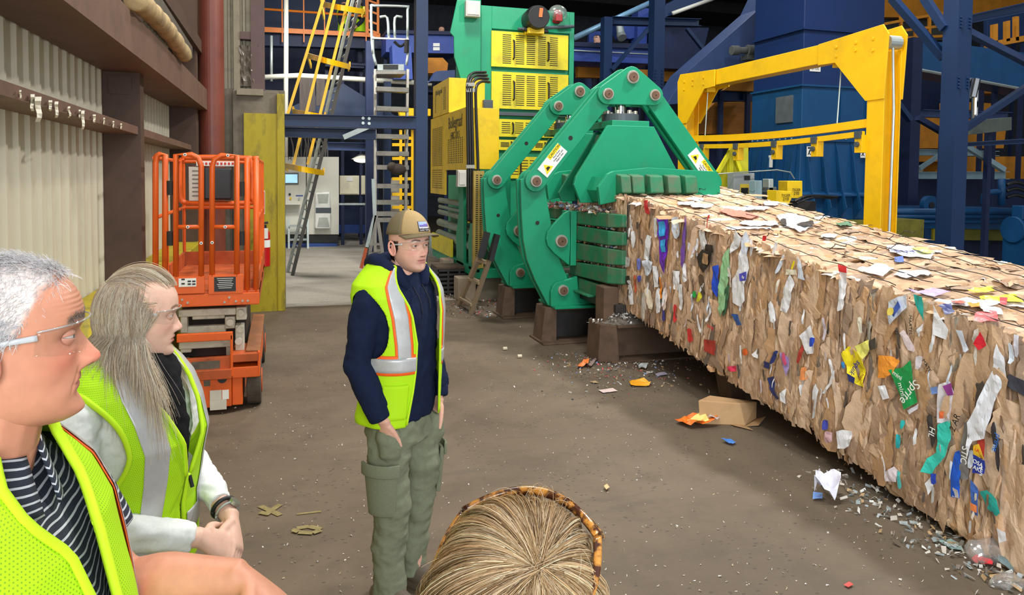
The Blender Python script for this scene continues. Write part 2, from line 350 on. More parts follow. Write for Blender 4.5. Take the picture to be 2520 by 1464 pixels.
# ceiling and back wall, dark
m = MB(); m.bx(-12, 30, 3.2, 36, 9.6, 9.7); struct(m.build('ceiling', DARK))
for i, y in enumerate((11, 15, 19, 24, 29)):
    m = MB(); m.sect((-10, y, 9.3), (30, y, 9.3), 0.5, 0.2, 0.02); struct(m.build('trim_%d' % (11+i), DARK))
m = MB(); m.bx(-12, 30, 34, 34.2, 0, 9.7); struct(m.build('wall_back', M('far_wall_panels', (70, 74, 84), 0.8, var=0.2)))
m = MB(); m.bx(29.8, 30, -3, 36, 0, 9.7); struct(m.build('wall_right', M('far_wall_panels')))
m = MB(); m.bx(-12, -1.32, 12.0, 12.15, 0, 9.7); struct(m.build('wall_side', M('far_wall_panels')))
# ================================================================== BALES (pressed cardboard, sliding down the chute)
BX0, BX1 = 3.40, 5.02; SL = 0.1285
def ztop(y): return 1.686-SL*(7.16-y)
CARD = M('pressed_cardboard', None, 0.85, attr=True, var=0.10, scale=14, dirt=(96, 72, 48), da=0.35, ds=5, dp=(0.55, 0.75), bump=0.35, bs=60)
def col4(c): return np.array([*lin(c), 1.0])
BROWNS = [(200, 168, 136), (190, 157, 125), (208, 178, 148), (182, 148, 118), (196, 163, 130), (172, 142, 116), (214, 184, 156), (192, 152, 112), (162, 138, 118), (202, 167, 132)]
def sheet(mb, c, au, av, nn, w, h, rng, colr, nu=4, nv=6, bend=0.02, taper=True):
    # crumpled sheet of cardboard: centre c, in-plane unit axes au, av, outward nn
    U, V = np.meshgrid(np.linspace(-0.5, 0.5, nu), np.linspace(-0.5, 0.5, nv), indexing='ij')
    cor = 1+rng.uniform(-0.35, 0.25, 4) if taper else np.ones(4)
    wu = np.where(V > 0, cor[0]+(cor[1]-cor[0])*abs(V)*2, cor[0]+(cor[2]-cor[0])*abs(V)*2)
    k = rng.uniform(-1, 1, 4)
    X = U*w*wu + 0.12*w*k[0]*np.sin(3*V+k[1]*3) + (rng.normal(0, 0.05, U.shape))*w
    Y = V*h + rng.normal(0, 0.03, U.shape)*h + 0.15*h*k[2]*U
    D = bend*(0.9*np.sin(U*5+k[3]*4)+0.6*np.cos(V*6+k[0]*5)) + rng.normal(0, bend*0.25, U.shape) - bend*2.2*(abs(U)*2)**3*(k[1] > -0.3) - bend*2.0*(abs(V)*2)**4
    P = c+X[..., None]*au+Y[..., None]*av+D[..., None]*nn
    Fc = [(i*nv+j, (i+1)*nv+j, (i+1)*nv+j+1, i*nv+j+1) for i in range(nu-1) for j in range(nv-1)]
    cc = col4(colr)*np.array([1, 1, 1, 1.0]); sh = 1+rng.uniform(-0.10, 0.10, U.size)
    C4 = np.tile(cc, (U.size, 1)); C4[:, :3] *= sh[:, None]
    mb.add(P.reshape(-1, 3), Fc, 0, np.minimum(C4, 0.9999))
AXV = norm((0, 1, SL)); AXN = norm((0, -SL, 1)); AXX = np.array([1.0, 0, 0])
def face_pt(side, y, t, off=0.0):          # point on the bale's left face (t = height 0..1) or top face (t = 0..1 across)
    if side == 'L': return np.array([BX0-off, y, ztop(y)-1.10+1.10*t])
    return np.array([BX0+(BX1-BX0)*t, y, ztop(y)])+AXN*off
def make_bale(y0, y1, label, seed, dens=1.0):
    rng = np.random.default_rng(seed); ym = (y0+y1)/2
    root = thing('cardboard_bale', label, 'bale', (BX0+0.8, ym, ztop(ym)-1.10), 'pressed bales on the chute')
    mb = MB(); ny = int((y1-y0)/0.03); nz = 30; nx = 30
    ys = np.linspace(y0+0.012, y1-0.012, ny)
    end = np.minimum(ys-y0, y1-ys); inset = 0.05*np.exp(-(end/0.05)**2)
    # left face, rounded over to the top
    zs = np.linspace(0, 1, nz); Y, T = np.meshgrid(ys, zs, indexing='ij'); I = np.tile(inset[:, None], (1, nz))
    P = np.stack([np.full(Y.shape, BX0), Y, ztop(Y)-1.10+1.10*T], -1)
    q = np.stack([Y*3.2, T*1.0, Y*0+seed], -1)
    rg = fbm(q, 5, 3, seed)*0.022+fbm(P, 7, 2, seed+5)*0.014
    rnd = 0.05*np.exp(-((1-T)/0.05)**2)+0.03*np.exp(-(T/0.06)**2)
    P[..., 0] += rg+I+rnd; P[..., 2] -= I*0.6
    cb = fbm(np.stack([Y*9, T*2.2, Y*0], -1), 1.3, 2, seed+3)
    pal = np.array([lin(c) for c in BROWNS]); ci = pal[np.clip(((cb+1)*0.5*len(pal)).astype(int), 0, len(pal)-1)]
    C4 = np.concatenate([ci, np.ones(ci.shape[:-1]+(1,))], -1)
    gridF = lambda a, b: [(i*b+j, i*b+j+1, (i+1)*b+j+1, (i+1)*b+j) for i in range(a-1) for j in range(b-1)]
    mb.add(P.reshape(-1, 3), gridF(ny, nz), 0, C4.reshape(-1, 4))
    # top
    xs = np.linspace(0, 1, nx); Y, T = np.meshgrid(ys, xs, indexing='ij'); I = np.tile(inset[:, None], (1, nx))
    Pt = np.stack([BX0+(BX1-BX0)*T, Y, ztop(Y)], -1)
    Pt[..., 2] += fbm(Pt*np.array([1, 2.0, 1]), 4.0, 3, seed+9)*0.022-I-0.05*np.exp(-((1-T)/0.03)**2)-0.05*np.exp(-(T/0.03)**2)
    Pt[:, 0, :] = P[:, -1, :]
    cb = fbm(np.stack([T*4, Y*4, Y*0], -1), 1.2, 2, seed+4); ci = pal[np.clip(((cb+1)*0.5*len(pal)).astype(int), 0, len(pal)-1)]
    mb.add(Pt.reshape(-1, 3), gridF(ny, nx), 0, np.concatenate([ci, np.ones(ci.shape[:-1]+(1,))], -1).reshape(-1, 4))
    # bottom, right, ends
    def quad(a, b, c, d): mb.add([a, b, c, d], [(0, 1, 2, 3)], 0, col4(BROWNS[3]))
    ya, yb = y0+0.02, y1-0.02; h = 1.10
    B = lambda x, y, t: (x, y, ztop(y)-h+h*t)
    quad(B(BX0+.03, ya, 0.01), B(BX0+.03, yb, 0.01), B(BX1, yb, 0.01), B(BX1, ya, 0.01)); quad(B(BX1, ya, 0), B(BX1, yb, 0), B(BX1, yb, .97), B(BX1, ya, .97))
    quad(B(BX0+.06, ya, 0), B(BX1, ya, 0), B(BX1, ya, .97), B(BX0+.06, ya, .97)); quad(B(BX0+.06, yb, 0), B(BX1, yb, 0), B(BX1, yb, .97), B(BX0+.06, yb, .97))
    mb.build('cardboard_body', CARD, root)
    # individual crumpled sheets on the left and top faces
    fl = MB()
    n = int(330*dens*(y1-y0)); bigp = 0.75 if seed == 37 else 0.45
    for i in range(n):
        y = rng.uniform(y0+0.03, y1-0.03); t = rng.uniform(0.0, 1.0)
        big = rng.random() < bigp
        w = rng.uniform(0.03, 0.10)*(2.1 if big else 1); hh = rng.uniform(0.12, 0.36)*(1.25 if big else 1)
        t = np.clip(t, hh/2.5, 1-hh/2.6)
        c = face_pt('L', y, t, rng.uniform(0.002, 0.014)); a = rng.normal(0, 0.14)
        au = AXV*math.cos(a)+AXN*math.sin(a); av = AXN*math.cos(a)-AXV*math.sin(a); tw = rng.normal(0, 0.12)
        au = norm(au*math.cos(tw)+np.array([-1., 0, 0])*math.sin(tw)); nn = norm(np.cross(av, au)); nn = nn if nn[0] < 0 else -nn
        cr = BROWNS[rng.integers(len(BROWNS))] if rng.random() < 0.965 else [(205, 200, 190), (120, 108, 96), (150, 140, 126), (86, 80, 74)][rng.integers(4)]
        sheet(fl, c, au, av, nn, w, hh, rng, cr, 5, 8, rng.uniform(0.002, 0.007))
    for i in range(int(190*dens*(y1-y0))):
        y = rng.uniform(y0+0.03, y1-0.03); t = rng.uniform(0.03, 0.98); w = rng.uniform(0.10, 0.42); hh = rng.uniform(0.03, 0.16)
        c = face_pt('T', y, t, rng.uniform(0.0, 0.014)); a = rng.normal(0, 0.25)
        au = AXX*math.cos(a)+AXV*math.sin(a); av = AXV*math.cos(a)-AXX*math.sin(a); tw = rng.normal(0, 0.08)
        av = norm(av*math.cos(tw)+AXN*math.sin(tw)); nn = norm(np.cross(au, av)); nn = nn if nn[2] > 0 else -nn
        cr = BROWNS[rng.integers(len(BROWNS))] if rng.random() < 0.9 else (214, 206, 196)
        sheet(fl, c, au, av, nn, w, hh, rng, cr, 7, 4, rng.uniform(0.003, 0.011))
    for i in range(int(26*(y1-y0))):      # ragged pieces hanging below the lower edge
        y = rng.uniform(y0+0.03, y1-0.03); c = face_pt('L', y, rng.uniform(-0.01, 0.05), -0.01)
        sheet(fl, c, AXV, norm(AXN+np.array([rng.normal(0, .3), 0, 0])), np.array([-1., 0, 0]), rng.uniform(0.03, 0.1), rng.uniform(0.06, 0.14), rng, BROWNS[rng.integers(len(BROWNS))], 4, 5, 0.012)
    sh = fl.build('crumpled_sheets', CARD, root); sh['kind'] = 'stuff'; sh['label'] = 'crumpled brown cardboard sheets pressed into the bale'
    # tie wires along the top
    WIRE = M('black_tie_wire', (46, 42, 40), 0.5, 0.6, var=0)
    for i, t in enumerate((0.10, 0.27, 0.44, 0.60, 0.76, 0.91)):
        pts = []; yy = np.arange(y0+0.02, y1+0.02, 0.08)
        for y in yy: pts.append(face_pt('T', y, t+rng.normal(0, 0.006), 0.022+rng.uniform(0, 0.012)))
        wv = MB(); wv.tube(pts, 0.0032, 5)
        yk = rng.uniform(y0+0.2, y1-0.2); p = face_pt('T', yk, t, 0.03)     # twisted knot with loose ends
        wv.tube([p, p+[.02, -.03, .03], p+[-.01, -.07, .045], p+[.03, -.12, .03], p+[.0, -.17, .05]], 0.003, 5, smooth=3)
        wv.build('tie_wire', WIRE, root)
    return root
bales = [make_bale(5.22, 8.35, 'brown cardboard bale emerging from the green clamp jaws, farthest along the chute', 11),
         make_bale(3.62, 5.22, 'middle cardboard bale carrying the green strip and the yellow pouch', 23, .85),
         make_bale(1.7, 3.62, 'front cardboard bale with the green soda carton, resting nearest the floor', 37, .6)]
def bale_at(y): return bales[0] if y > 5.22 else bales[1] if y > 3.62 else bales[2]
# ---- paper and plastic scraps seen in the photo, each a crumpled sheet lying on its face
def scrap_mat(c, gloss=0.45): return M('scrap_%d_%d_%d' % c, c, gloss, var=0.06, scale=20)
def scrap(px, c, side='L', off=0.03, nm='paper_scrap', crumple=0.006, owner=None, rough=0.45):
    bm = bmesh.new(); n0 = (1, 0, 0) if side == 'L' else AXN
    p0 = face_pt(side, 5.0, 0.5, off)
    P = [atP(x, y, p0, n0) for x, y in px]
    vs = [bm.verts.new(p) for p in P]; bm.faces.new(vs); bmesh.ops.triangulate(bm, faces=bm.faces[:])
    for _ in range(3):
        le = [e for e in bm.edges if e.calc_length() > 0.035]
        if not le: break
        bmesh.ops.subdivide_edges(bm, edges=le, cuts=1); bmesh.ops.triangulate(bm, faces=bm.faces[:])
    bm.verts.ensure_lookup_table(); A = np.array([v.co[:] for v in bm.verts])
    d = fbm(A, 16, 2, int(px[0][0]) % 97)*crumple*2.0
    A = A+d[:, None]*(np.array([-1., 0, 0]) if side == 'L' else AXN)
    fc = [tuple(v.index for v in f.verts) for f in bm.faces]; bm.verts.index_update(); fc = [tuple(v.index for v in f.verts) for f in bm.faces]; bm.free()
    m = MB(); m.add(A, fc); o = owner or bale_at(float(np.mean([p[1] for p in P])))
    return m.build(nm, scrap_mat(c, rough), o, solid=0.001), o
Wt = (236, 238, 244); Wb = (214, 224, 240); Gy = (196, 196, 196); Bl = (40, 74, 190); Pu = (110, 40, 190); Cy = (60, 170, 235); Rd = (214, 44, 50); Yl = (246, 226, 40); Gn = (38, 160, 76); Tq = (60, 208, 190); Or = (250, 150, 40); Bk = (52, 46, 42); Nv = (40, 52, 110); Pk = (230, 60, 100); Pg = (150, 200, 150)
def q(x, y, w, h, a=0.0, k=0):      # ragged strip, centre, width, height, lean
    r = random.Random(x*7+y); out = []
    for i, (sx, sy) in enumerate(((-.5, -.5), (-.1, -.56), (.42, -.46), (.5, 0), (.45, .42), (.05, .55), (-.4, .5), (-.52, .05))):
        jx, jy = r.uniform(-.12, .12), r.uniform(-.06, .06); out.append((x+(sx+jx)*w+a*(sy)*h, y+(sy+jy)*h))
    return out
S = scrap
S([(1584, 494), (1594, 492), (1598, 528), (1588, 524)], Rd)
S([(1617, 535), (1640, 530), (1646, 560), (1640, 620), (1633, 676), (1626, 660), (1622, 600)], Pu)
S([(1620, 546), (1634, 544), (1637, 580), (1624, 582)], Cy, off=.04); S([(1625, 592), (1636, 588), (1638, 620), (1628, 620)], Cy, off=.04)
S(q(1662, 560, 16, 50, .1), Wb); S(q(1682, 600, 8, 110, -.05), (120, 80, 170)); S(q(1684, 672, 10, 40), Wt)
S(q(1594, 610, 14, 60, -.1), Wt); S(q(1594, 660, 22, 36), Wb); S(q(1612, 560, 8, 44), Wt); S(q(1558, 590, 7, 40), Wt); S(q(1552, 550, 5, 40), Wt); S(q(1542, 645, 16, 24), Gy)
S(q(1573, 650, 7, 26), (110, 120, 200)); S(q(1551, 720, 10, 60, .1), Wt); S(q(1563, 700, 6, 40), (210, 100, 60)); S(q(1546, 690, 10, 22), Bk); S(q(1574, 686, 8, 14), (80, 80, 180))
S(q(1614, 680, 12, 50, .1), Wt); S(q(1620, 740, 12, 60), Wt); S(q(1626, 710, 5, 50), Or); S(q(1636, 735, 9, 50), (230, 210, 200)); S(q(1598, 735, 14, 44, .2), (240, 228, 205)); S(q(1632, 772, 8, 30), (70, 70, 170))
S(q(1664, 690, 14, 46), Wt); S(q(1676, 730, 9, 60), Wt); S(q(1660, 770, 8, 40), (220, 60, 60)); S(q(1698, 616, 9, 36, .2), Wt); S(q(1708, 724, 6, 14), Gn); S(q(1721, 730, 9, 24, -.3), (226, 220, 60))
S(q(1741, 545, 6, 30, -.2), Rd); S(q(1730, 590, 15, 44, .1), Wt); S([(1738, 600), (1752, 604), (1754, 620), (1744, 624), (1736, 612)], Bk)
S([(1728, 614), (1752, 620), (1748, 645), (1732, 672), (1718, 648), (1716, 632)], Bk); S([(1730, 622), (1744, 626), (1742, 652), (1726, 648)], (176, 142, 104), off=.04)
S(q(1727, 702, 12, 50, .1), (92, 74, 58)); S([(1754, 656), (1766, 652), (1770, 700), (1764, 732), (1752, 712)], (36, 80, 210))
S([(1781, 624), (1792, 610), (1793, 660), (1789, 700), (1784, 760), (1770, 782), (1768, 720), (1774, 668)], Pg, nm='green_strip')
S([(1784, 712), (1794, 700), (1793, 730), (1786, 770), (1778, 780)], (58, 104, 74))
S([(1796, 608), (1812, 566), (1824, 586), (1818, 606), (1796, 624)], Wt); S([(1826, 588), (1836, 568), (1842, 592), (1838, 630), (1828, 624)], Wb)
S([(1824, 610), (1834, 606), (1842, 660), (1836, 690), (1830, 706), (1834, 740), (1822, 756), (1802, 744), (1812, 712), (1808, 690), (1800, 688), (1816, 660)], Wt)
S([(1820, 674), (1836, 668), (1836, 690), (1822, 692)], (84, 84, 190), off=.042); S(q(1870, 620, 12, 16), Wt); S(q(1850, 610, 6, 40), Wt); S(q(1880, 586, 10, 12), Rd, off=.05)
S([(1934, 690), (1944, 676), (1952, 700), (1948, 740), (1936, 770), (1918, 764), (1920, 730)], Wt); S([(1932, 662), (1958, 664), (1960, 676), (1934, 676)], (226, 220, 196)); S(q(1950, 652, 5, 20, -.3), Yl)
S([(1966, 632), (1974, 650), (1978, 690), (1964, 684)], Wb); S(q(1908, 612, 9, 30, -.3), Wt); S(q(1918, 650, 6, 44, -.4), Wb)
S([(2066, 656), (2084, 660), (2078, 720), (2076, 762), (2062, 766), (2066, 710)], Wt); S([(2060, 650), (2084, 656), (2084, 672), (2066, 668)], (220, 56, 60), off=.05)
S(q(1900, 770, 12, 48, .1), Wt); S(q(1813, 786, 16, 26, .4), (50, 90, 160)); S(q(1745, 770, 8, 40, -.3), Wt)
S([(1732, 835), (1760, 838), (1758, 876), (1732, 862)], (176, 60, 50)); S(q(1698, 826, 12, 30), (220, 60, 56)); S([(1790, 902), (1812, 900), (1810, 914), (1796, 914)], Pk)
S([(1850, 872), (1862, 858), (1866, 882), (1856, 878)], Wt); S(q(1834, 866, 10, 16), (220, 100, 40)); S([(1880, 888), (1894, 894), (1890, 908), (1878, 904)], Nv); S(q(1904, 880, 10, 30, -.3), Nv)
S([(1888, 930), (1902, 926), (1906, 960), (1916, 980), (1908, 984), (1894, 956)], Nv); S([(1920, 866), (1940, 880), (1940, 904), (1936, 926), (1924, 900)], (170, 150, 210)); S(q(1930, 884, 8, 30, .1), (220, 90, 130), off=.04)
S([(1968, 826), (1994, 800), (2004, 830), (2000, 870), (1984, 872)], Wt); S(q(1998, 842, 12, 20), Bl, off=.042); S(q(1974, 860, 9, 60, -.3), (170, 60, 50)); S(q(1978, 920, 16, 30), (236, 150, 90)); S(q(1974, 950, 12, 44), Wt)
S([(2000, 962), (2008, 944), (2014, 960), (2008, 990), (1998, 982)], Wt); S([(2048, 920), (2056, 910), (2054, 936), (2030, 968), (2022, 968), (2040, 944)], Wt); S(q(2052, 946, 6, 50), (214, 190, 170))
S([(1920, 968), (1934, 956), (1932, 994), (1922, 986)], Wt)
yb, yo = S([(2070, 870), (2084, 852), (2104, 862), (2116, 872), (2126, 886), (2128, 910), (2126, 940), (2128, 952), (2106, 944), (2094, 930), (2080, 900)], Yl, nm='yellow_pouch', crumple=.009); yb['label'] = 'bright yellow plastic pouch'
S([(2104, 852), (2136, 836), (2140, 860), (2124, 884), (2110, 872)], (232, 230, 120)); S([(2086, 918), (2102, 930), (2102, 944), (2090, 938)], Nv, off=.046); S(q(2074, 898, 8, 16), (60, 150, 220))
S(q(2116, 800, 10, 40), (240, 236, 220)); S([(2136, 840), (2154, 830), (2156, 858), (2140, 862)], (74, 70, 66)); S(q(2076, 1082, 34, 40), Wt, off=.05); S(q(2040, 1076, 20, 26), (220, 180, 190), off=.05); S(q(2030, 1046, 12, 22), (70, 80, 180))
# front bale
S([(2186, 742), (2212, 730), (2232, 726), (2230, 756), (2218, 768), (2196, 790), (2186, 800)], Wb); S([(2190, 768), (2212, 740), (2216, 756), (2196, 780)], (70, 100, 190), off=.042); S(q(2192, 766, 12, 16), (222, 200, 90), off=.044)
S([(2246, 724), (2272, 730), (2268, 760), (2270, 790), (2262, 770), (2252, 752)], (50, 180, 170)); S([(2300, 750), (2320, 790), (2334, 812), (2326, 836), (2296, 822)], Wt); S([(2255, 812), (2272, 796), (2268, 814), (2256, 820)], Wt)
S([(2164, 874), (2194, 876), (2212, 888), (2196, 920), (2178, 930), (2160, 930)], (248, 160, 60)); gs, go = S([(2190, 910), (2222, 904), (2242, 886), (2246, 912), (2238, 940), (2256, 990), (2226, 1008), (2206, 952)], (30, 160, 84), nm='green_soda_carton'); gs['label'] = 'green printed soda carton'
S([(2158, 950), (2176, 948), (2186, 980), (2170, 984)], Wt); S([(2230, 1010), (2258, 994), (2256, 1006), (2236, 1020)], (230, 226, 240)); S(q(2260, 892, 18, 30), (222, 218, 226)); S(q(2234, 840, 18, 46, .4), (226, 210, 214))
S([(2310, 946), (2336, 938), (2348, 964), (2340, 1002), (2334, 1044), (2306, 1040), (2304, 990)], (232, 230, 240)); S([(2320, 950), (2342, 942), (2346, 972), (2330, 974)], (160, 70, 160), off=.044); S([(2290, 954), (2308, 950), (2308, 968), (2296, 970)], (110, 140, 200)); S([(2310, 1014), (2322, 1012), (2320, 1030), (2310, 1030)], (236, 120, 70), off=.044)
S([(2306, 1044), (2336, 1034), (2338, 1080), (2326, 1124), (2300, 1150), (2290, 1168), (2268, 1160), (2280, 1128), (2304, 1112)], Tq); S(q(2292, 1060, 14, 70, .1), (60, 56, 54)); S(q(2210, 1086, 12, 34), (40, 180, 190)); S(q(2222, 1044, 9, 20), (40, 180, 180))
S([(2176, 1162), (2200, 1148), (2210, 1160), (2206, 1186), (2180, 1184)], (232, 220, 228)); S(q(2214, 1180, 10, 40), (90, 200, 200)); S([(2274, 1190), (2296, 1166), (2294, 1196), (2284, 1218)], Wt); S(q(2298, 1178, 12, 24), Bl)
S([(2350, 1112), (2362, 1108), (2364, 1150), (2362, 1226), (2340, 1222), (2340, 1160)], (30, 90, 200)); S([(2342, 1200), (2360, 1206), (2358, 1226), (2340, 1222)], (232, 232, 240), off=.042)
sc1, so = S([(2372, 1040), (2384, 1030), (2386, 1090), (2382, 1180), (2360, 1180), (2362, 1110)], (120, 118, 116))
S([(2452, 846), (2470, 880), (2476, 930), (2446, 990), (2434, 1040), (2420, 1080), (2392, 1086), (2378, 1130), (2380, 1040), (2402, 1000), (2420, 950), (2440, 910)], (232, 236, 246), off=.036)
S([(2404, 1082), (2422, 1078), (2424, 1130), (2412, 1128), (2406, 1100)], (176, 60, 50)); S([(2396, 1096), (2410, 1092), (2422, 1130), (2396, 1122)], (246, 200, 50), off=.044); bx_, bo = S([(2394, 1118), (2424, 1134), (2422, 1166), (2390, 1164)], (36, 60, 170), off=.046)
S([(2388, 1180), (2406, 1200), (2406, 1270), (2388, 1262)], (70, 110, 190)); S([(2388, 1236), (2404, 1244), (2404, 1262), (2390, 1256)], (240, 140, 80), off=.044)
S([(2410, 1210), (2428, 1206), (2452, 1230), (2462, 1262), (2452, 1270), (2428, 1250)], (40, 160, 150)); S([(2396, 846), (2414, 816), (2424, 850), (2408, 862)], (216, 40, 56)); S(q(2370, 840, 16, 54, .3), Wb); S([(2452, 1300), (2476, 1310), (2478, 1330), (2458, 1336)], Wt)
S([(2484, 920), (2520, 936), (2520, 976), (2490, 956), (2476, 940)], (60, 62, 74)); S(q(2486, 870, 12, 44), Wb); S(q(2502, 850, 12, 50), (220, 222, 238)); S(q(2452, 1100, 14, 110, .1), (58, 56, 60)); S(q(2390, 1130, 12, 40), Wb)
# top faces
T = lambda px, c, **k: S(px, c, 'T', **k)
T([(1768, 516), (1790, 514), (1830, 522), (1870, 530), (1850, 536), (1800, 532)], (226, 130, 110)); T([(1770, 510), (1820, 508), (1840, 516), (1800, 520)], Wt); T(q(1860, 512, 60, 10), Wb); T(q(1900, 500, 40, 9), Wb)
T([(1910, 530), (1950, 524), (1990, 540), (2000, 556), (1970, 570), (1930, 556)], Wt); T([(1920, 540), (1934, 538), (1936, 552), (1926, 552)], Bk, off=.044); T([(1960, 550), (2000, 540), (2004, 552), (1980, 558)], Bk, off=.044); T(q(1870, 548, 90, 12), Wt)
T(q(1688, 500, 40, 8), Wt); T(q(1728, 506, 46, 8), Wt); T(q(1710, 490, 40, 6), Wt); T(q(1850, 560, 110, 6), Wt); T([(2056, 548), (2090, 544), (2100, 554), (2068, 558)], (88, 128, 100))
T([(2180, 604), (2230, 604), (2300, 624), (2290, 634), (2220, 630), (2190, 620)], Wt); T([(2240, 606), (2280, 610), (2300, 622), (2268, 620)], (220, 220, 110), off=.044); T(q(2212, 638, 26, 14), (80, 110, 200)); T([(2110, 662), (2160, 648), (2200, 660), (2170, 680), (2130, 670)], Wt); T(q(2250, 672, 90, 14), Wb); T(q(2040, 580, 40, 8), Wb)
T([(2230, 716), (2300, 710), (2340, 718), (2300, 728)], (180, 160, 210)); T([(2380, 712), (2440, 706), (2450, 716), (2400, 722)], (236, 220, 60)); T([(2410, 730), (2500, 722), (2520, 740), (2420, 742)], Yl); T([(2460, 730), (2480, 734), (2476, 750), (2462, 748)], Rd, off=.046); T([(2300, 738), (2380, 732), (2470, 748), (2420, 756), (2330, 748)], Wt)
T([(2340, 736), (2372, 734), (2376, 746), (2350, 748)], (190, 100, 80), off=.044); T([(2380, 744), (2410, 742), (2412, 754), (2390, 756)], Or, off=.044); T([(2310, 752), (2340, 748), (2350, 770), (2326, 772)], Nv); T([(2400, 768), (2450, 762), (2460, 790), (2396, 790)], (196, 90, 90)); T([(2410, 754), (2460, 758), (2470, 772), (2420, 768)], Wt)
rs_ = random.Random(9)
for (ya, yb) in ((5.3, 7.1), (3.7, 5.15), (2.75, 3.55)):
    for _ in range(26):
        y, tt = rs_.uniform(ya, yb), rs_.uniform(.06, .9); P0 = face_pt('L', y, tt, .03); d = P0-CC; z_ = d@CF; u_, v_ = 1260+F*(d@CR)/z_, PV-F*(d@CU)/z_; k_ = F/z_
        S(q(int(u_), int(v_), rs_.uniform(.012, .035)*k_*.5, rs_.uniform(.05, .15)*k_, rs_.uniform(-.2, .2)), rs_.choice([Wt, Wt, Wb, Gy, (226, 218, 204), (120, 96, 76), (90, 80, 74), (210, 200, 214)]), off=.03)
# lettering on the scraps
BLT = M('black_print', (44, 38, 36), 0.6, var=0); WHT = M('white_print', (240, 240, 236), 0.5, var=0); NVT = M('navy_print', (44, 50, 130), 0.5, var=0); TQT = M('blue_print', (40, 110, 200), 0.5, var=0)
def btext(s, x, y, size, ang, mat, owner, side='L', off=0.052, sx=1.0):
    n0 = np.array([-1., 0, 0]) if side == 'L' else AXN; p = atP(x, y, face_pt(side, 5.0, .5, off), n0)
    a, b = (np.array([0, -1., -SL]), np.array([0, -SL, 1.])) if side == 'L' else (np.array([1., 0, 0]), AXV)
    a, b = norm(a), norm(b); c, s_ = math.cos(R(ang)), math.sin(R(ang))
    return text(s, p, a*c+b*s_, b*c-a*s_, size, mat, owner, sx=sx)
btext('mini', 2208, 924, .040, -12, WHT, go); btext('mini', 2218, 958, .045, -60, WHT, go); btext('Sprite', 2238, 966, .075, -118, WHT, go)
btext('squik', 2104, 906, .055, -118, NVT, yo); btext('nom', 2120, 928, .03, -118, M('red_brown_print', (130, 50, 30), .5, var=0), yo); btext('2 AR', 2350, 1040, .05, 80, BLT, bales[2]); btext('MAATEL', 2240, 800, .03, -78, BLT, bales[2]); btext('22', 2206, 818, .03, -80, BLT, bales[2])
btext('STIC', 2372, 1120, .05, -88, WHT, so, sx=.9); btext('OSA', 2406, 1140, .03, 0, WHT, bo); btext('AKE', 2406, 1155, .03, 0, WHT, bo); btext('LA', 2404, 1108, .022, 0, M('red_print', (210, 40, 40), .5, var=0), bo); btext('RS', 1828, 682, .028, 170, WHT, bales[1]); btext('LACE', 2232, 618, .09, 175, NVT, bales[1], 'T', .05, 1.1)
btext('HL', 2292, 1064, .05, -90, WHT, bales[2]); btext('MATE', 2280, 900, .03, -40, BLT, bales[2]); btext('DVER', 1748, 806, .04, 0, M('red_print'), bales[0]); btext('prime', 2452, 1090, .04, -95, TQT, bales[2])

# ================================================================== CLAMP FRAMES AND BALER
GREEN = M('machine_green_paint', (16, 144, 104), 0.42, var=0.07, scale=3, dirt=(70, 110, 80), da=0.35, ds=3.5, dp=(0.55, 0.8))
GREEND = M('worn_green_paint', (34, 116, 80), 0.6, var=0.15, scale=6, dirt=(96, 100, 80), da=0.7, ds=5, dp=(0.45, 0.65))
EDGE = M('scuffed_green_edge', (120, 150, 118), 0.7, var=0.15, scale=15)
RUST = M('rusty_brown_steel', (92, 72, 56), 0.8, var=0.25, scale=5, dirt=(48, 38, 32), da=0.7, ds=4, bump=0.2)
BLACKST = M('oily_dark_steel', (46, 43, 42), 0.55, var=0.3, scale=5, dirt=(84, 62, 48), da=0.4)
PIN = M('steel_pin_ring', (176, 172, 160), 0.4, 0.5, var=0.12); PINC = M('rusty_pin_centre', (112, 84, 66), 0.6, 0.3, var=0.2, scale=20)
CHROME = M('chrome_rod', (210, 210, 210), 0.12, 1.0, var=0); DKGREY = M('dark_grey_flange', (72, 80, 88), 0.45, var=0.1)
YEL = M('machine_yellow_paint', (240, 200, 24), 0.42, var=0.07, scale=3, dirt=(150, 124, 40), da=0.5, ds=3)
YEL2 = M('perforated_yellow_guard', (226, 208, 30), 0.45, var=0.08, scale=3, dirt=(140, 130, 50), da=0.55, ds=3)
SLOT = M('slot_shadow_gap', (40, 38, 26), 0.8, var=0)
WHITEST = M('white_sticker', (236, 236, 230), 0.5, var=0.03); BLK = M('black_plastic', (28, 28, 30), 0.45, var=0.1)
def arc(cx, cz, r, a0, a1, n=8): return [(cx+r*math.cos(R(a0+(a1-a0)*i/n)), cz+r*math.sin(R(a0+(a1-a0)*i/n))) for i in range(n+1)]
def hull(circles, n=28):
    P = sorted({(round(x+r*math.cos(2*math.pi*i/n), 5), round(z+r*math.sin(2*math.pi*i/n), 5)) for x, z, r in circles for i in range(n)})
    def half(p):
        h = []
        for q_ in p:
            while len(h) > 1 and (h[-1][0]-h[-2][0])*(q_[1]-h[-2][1])-(h[-1][1]-h[-2][1])*(q_[0]-h[-2][0]) <= 0: h.pop()
            h.append(q_)
        return h
    a, b = half(P), half(P[::-1]); return a[:-1]+b[:-1]
def plate(mb, xz, y0, y1, mi=0): return mb.prism([(x, y0, z) for x, z in xz], (0, y1-y0, 0), mi)
def xz(px, Y): return [(p[0], p[2]) for p in (atY(x, y, Y) for x, y in px)]
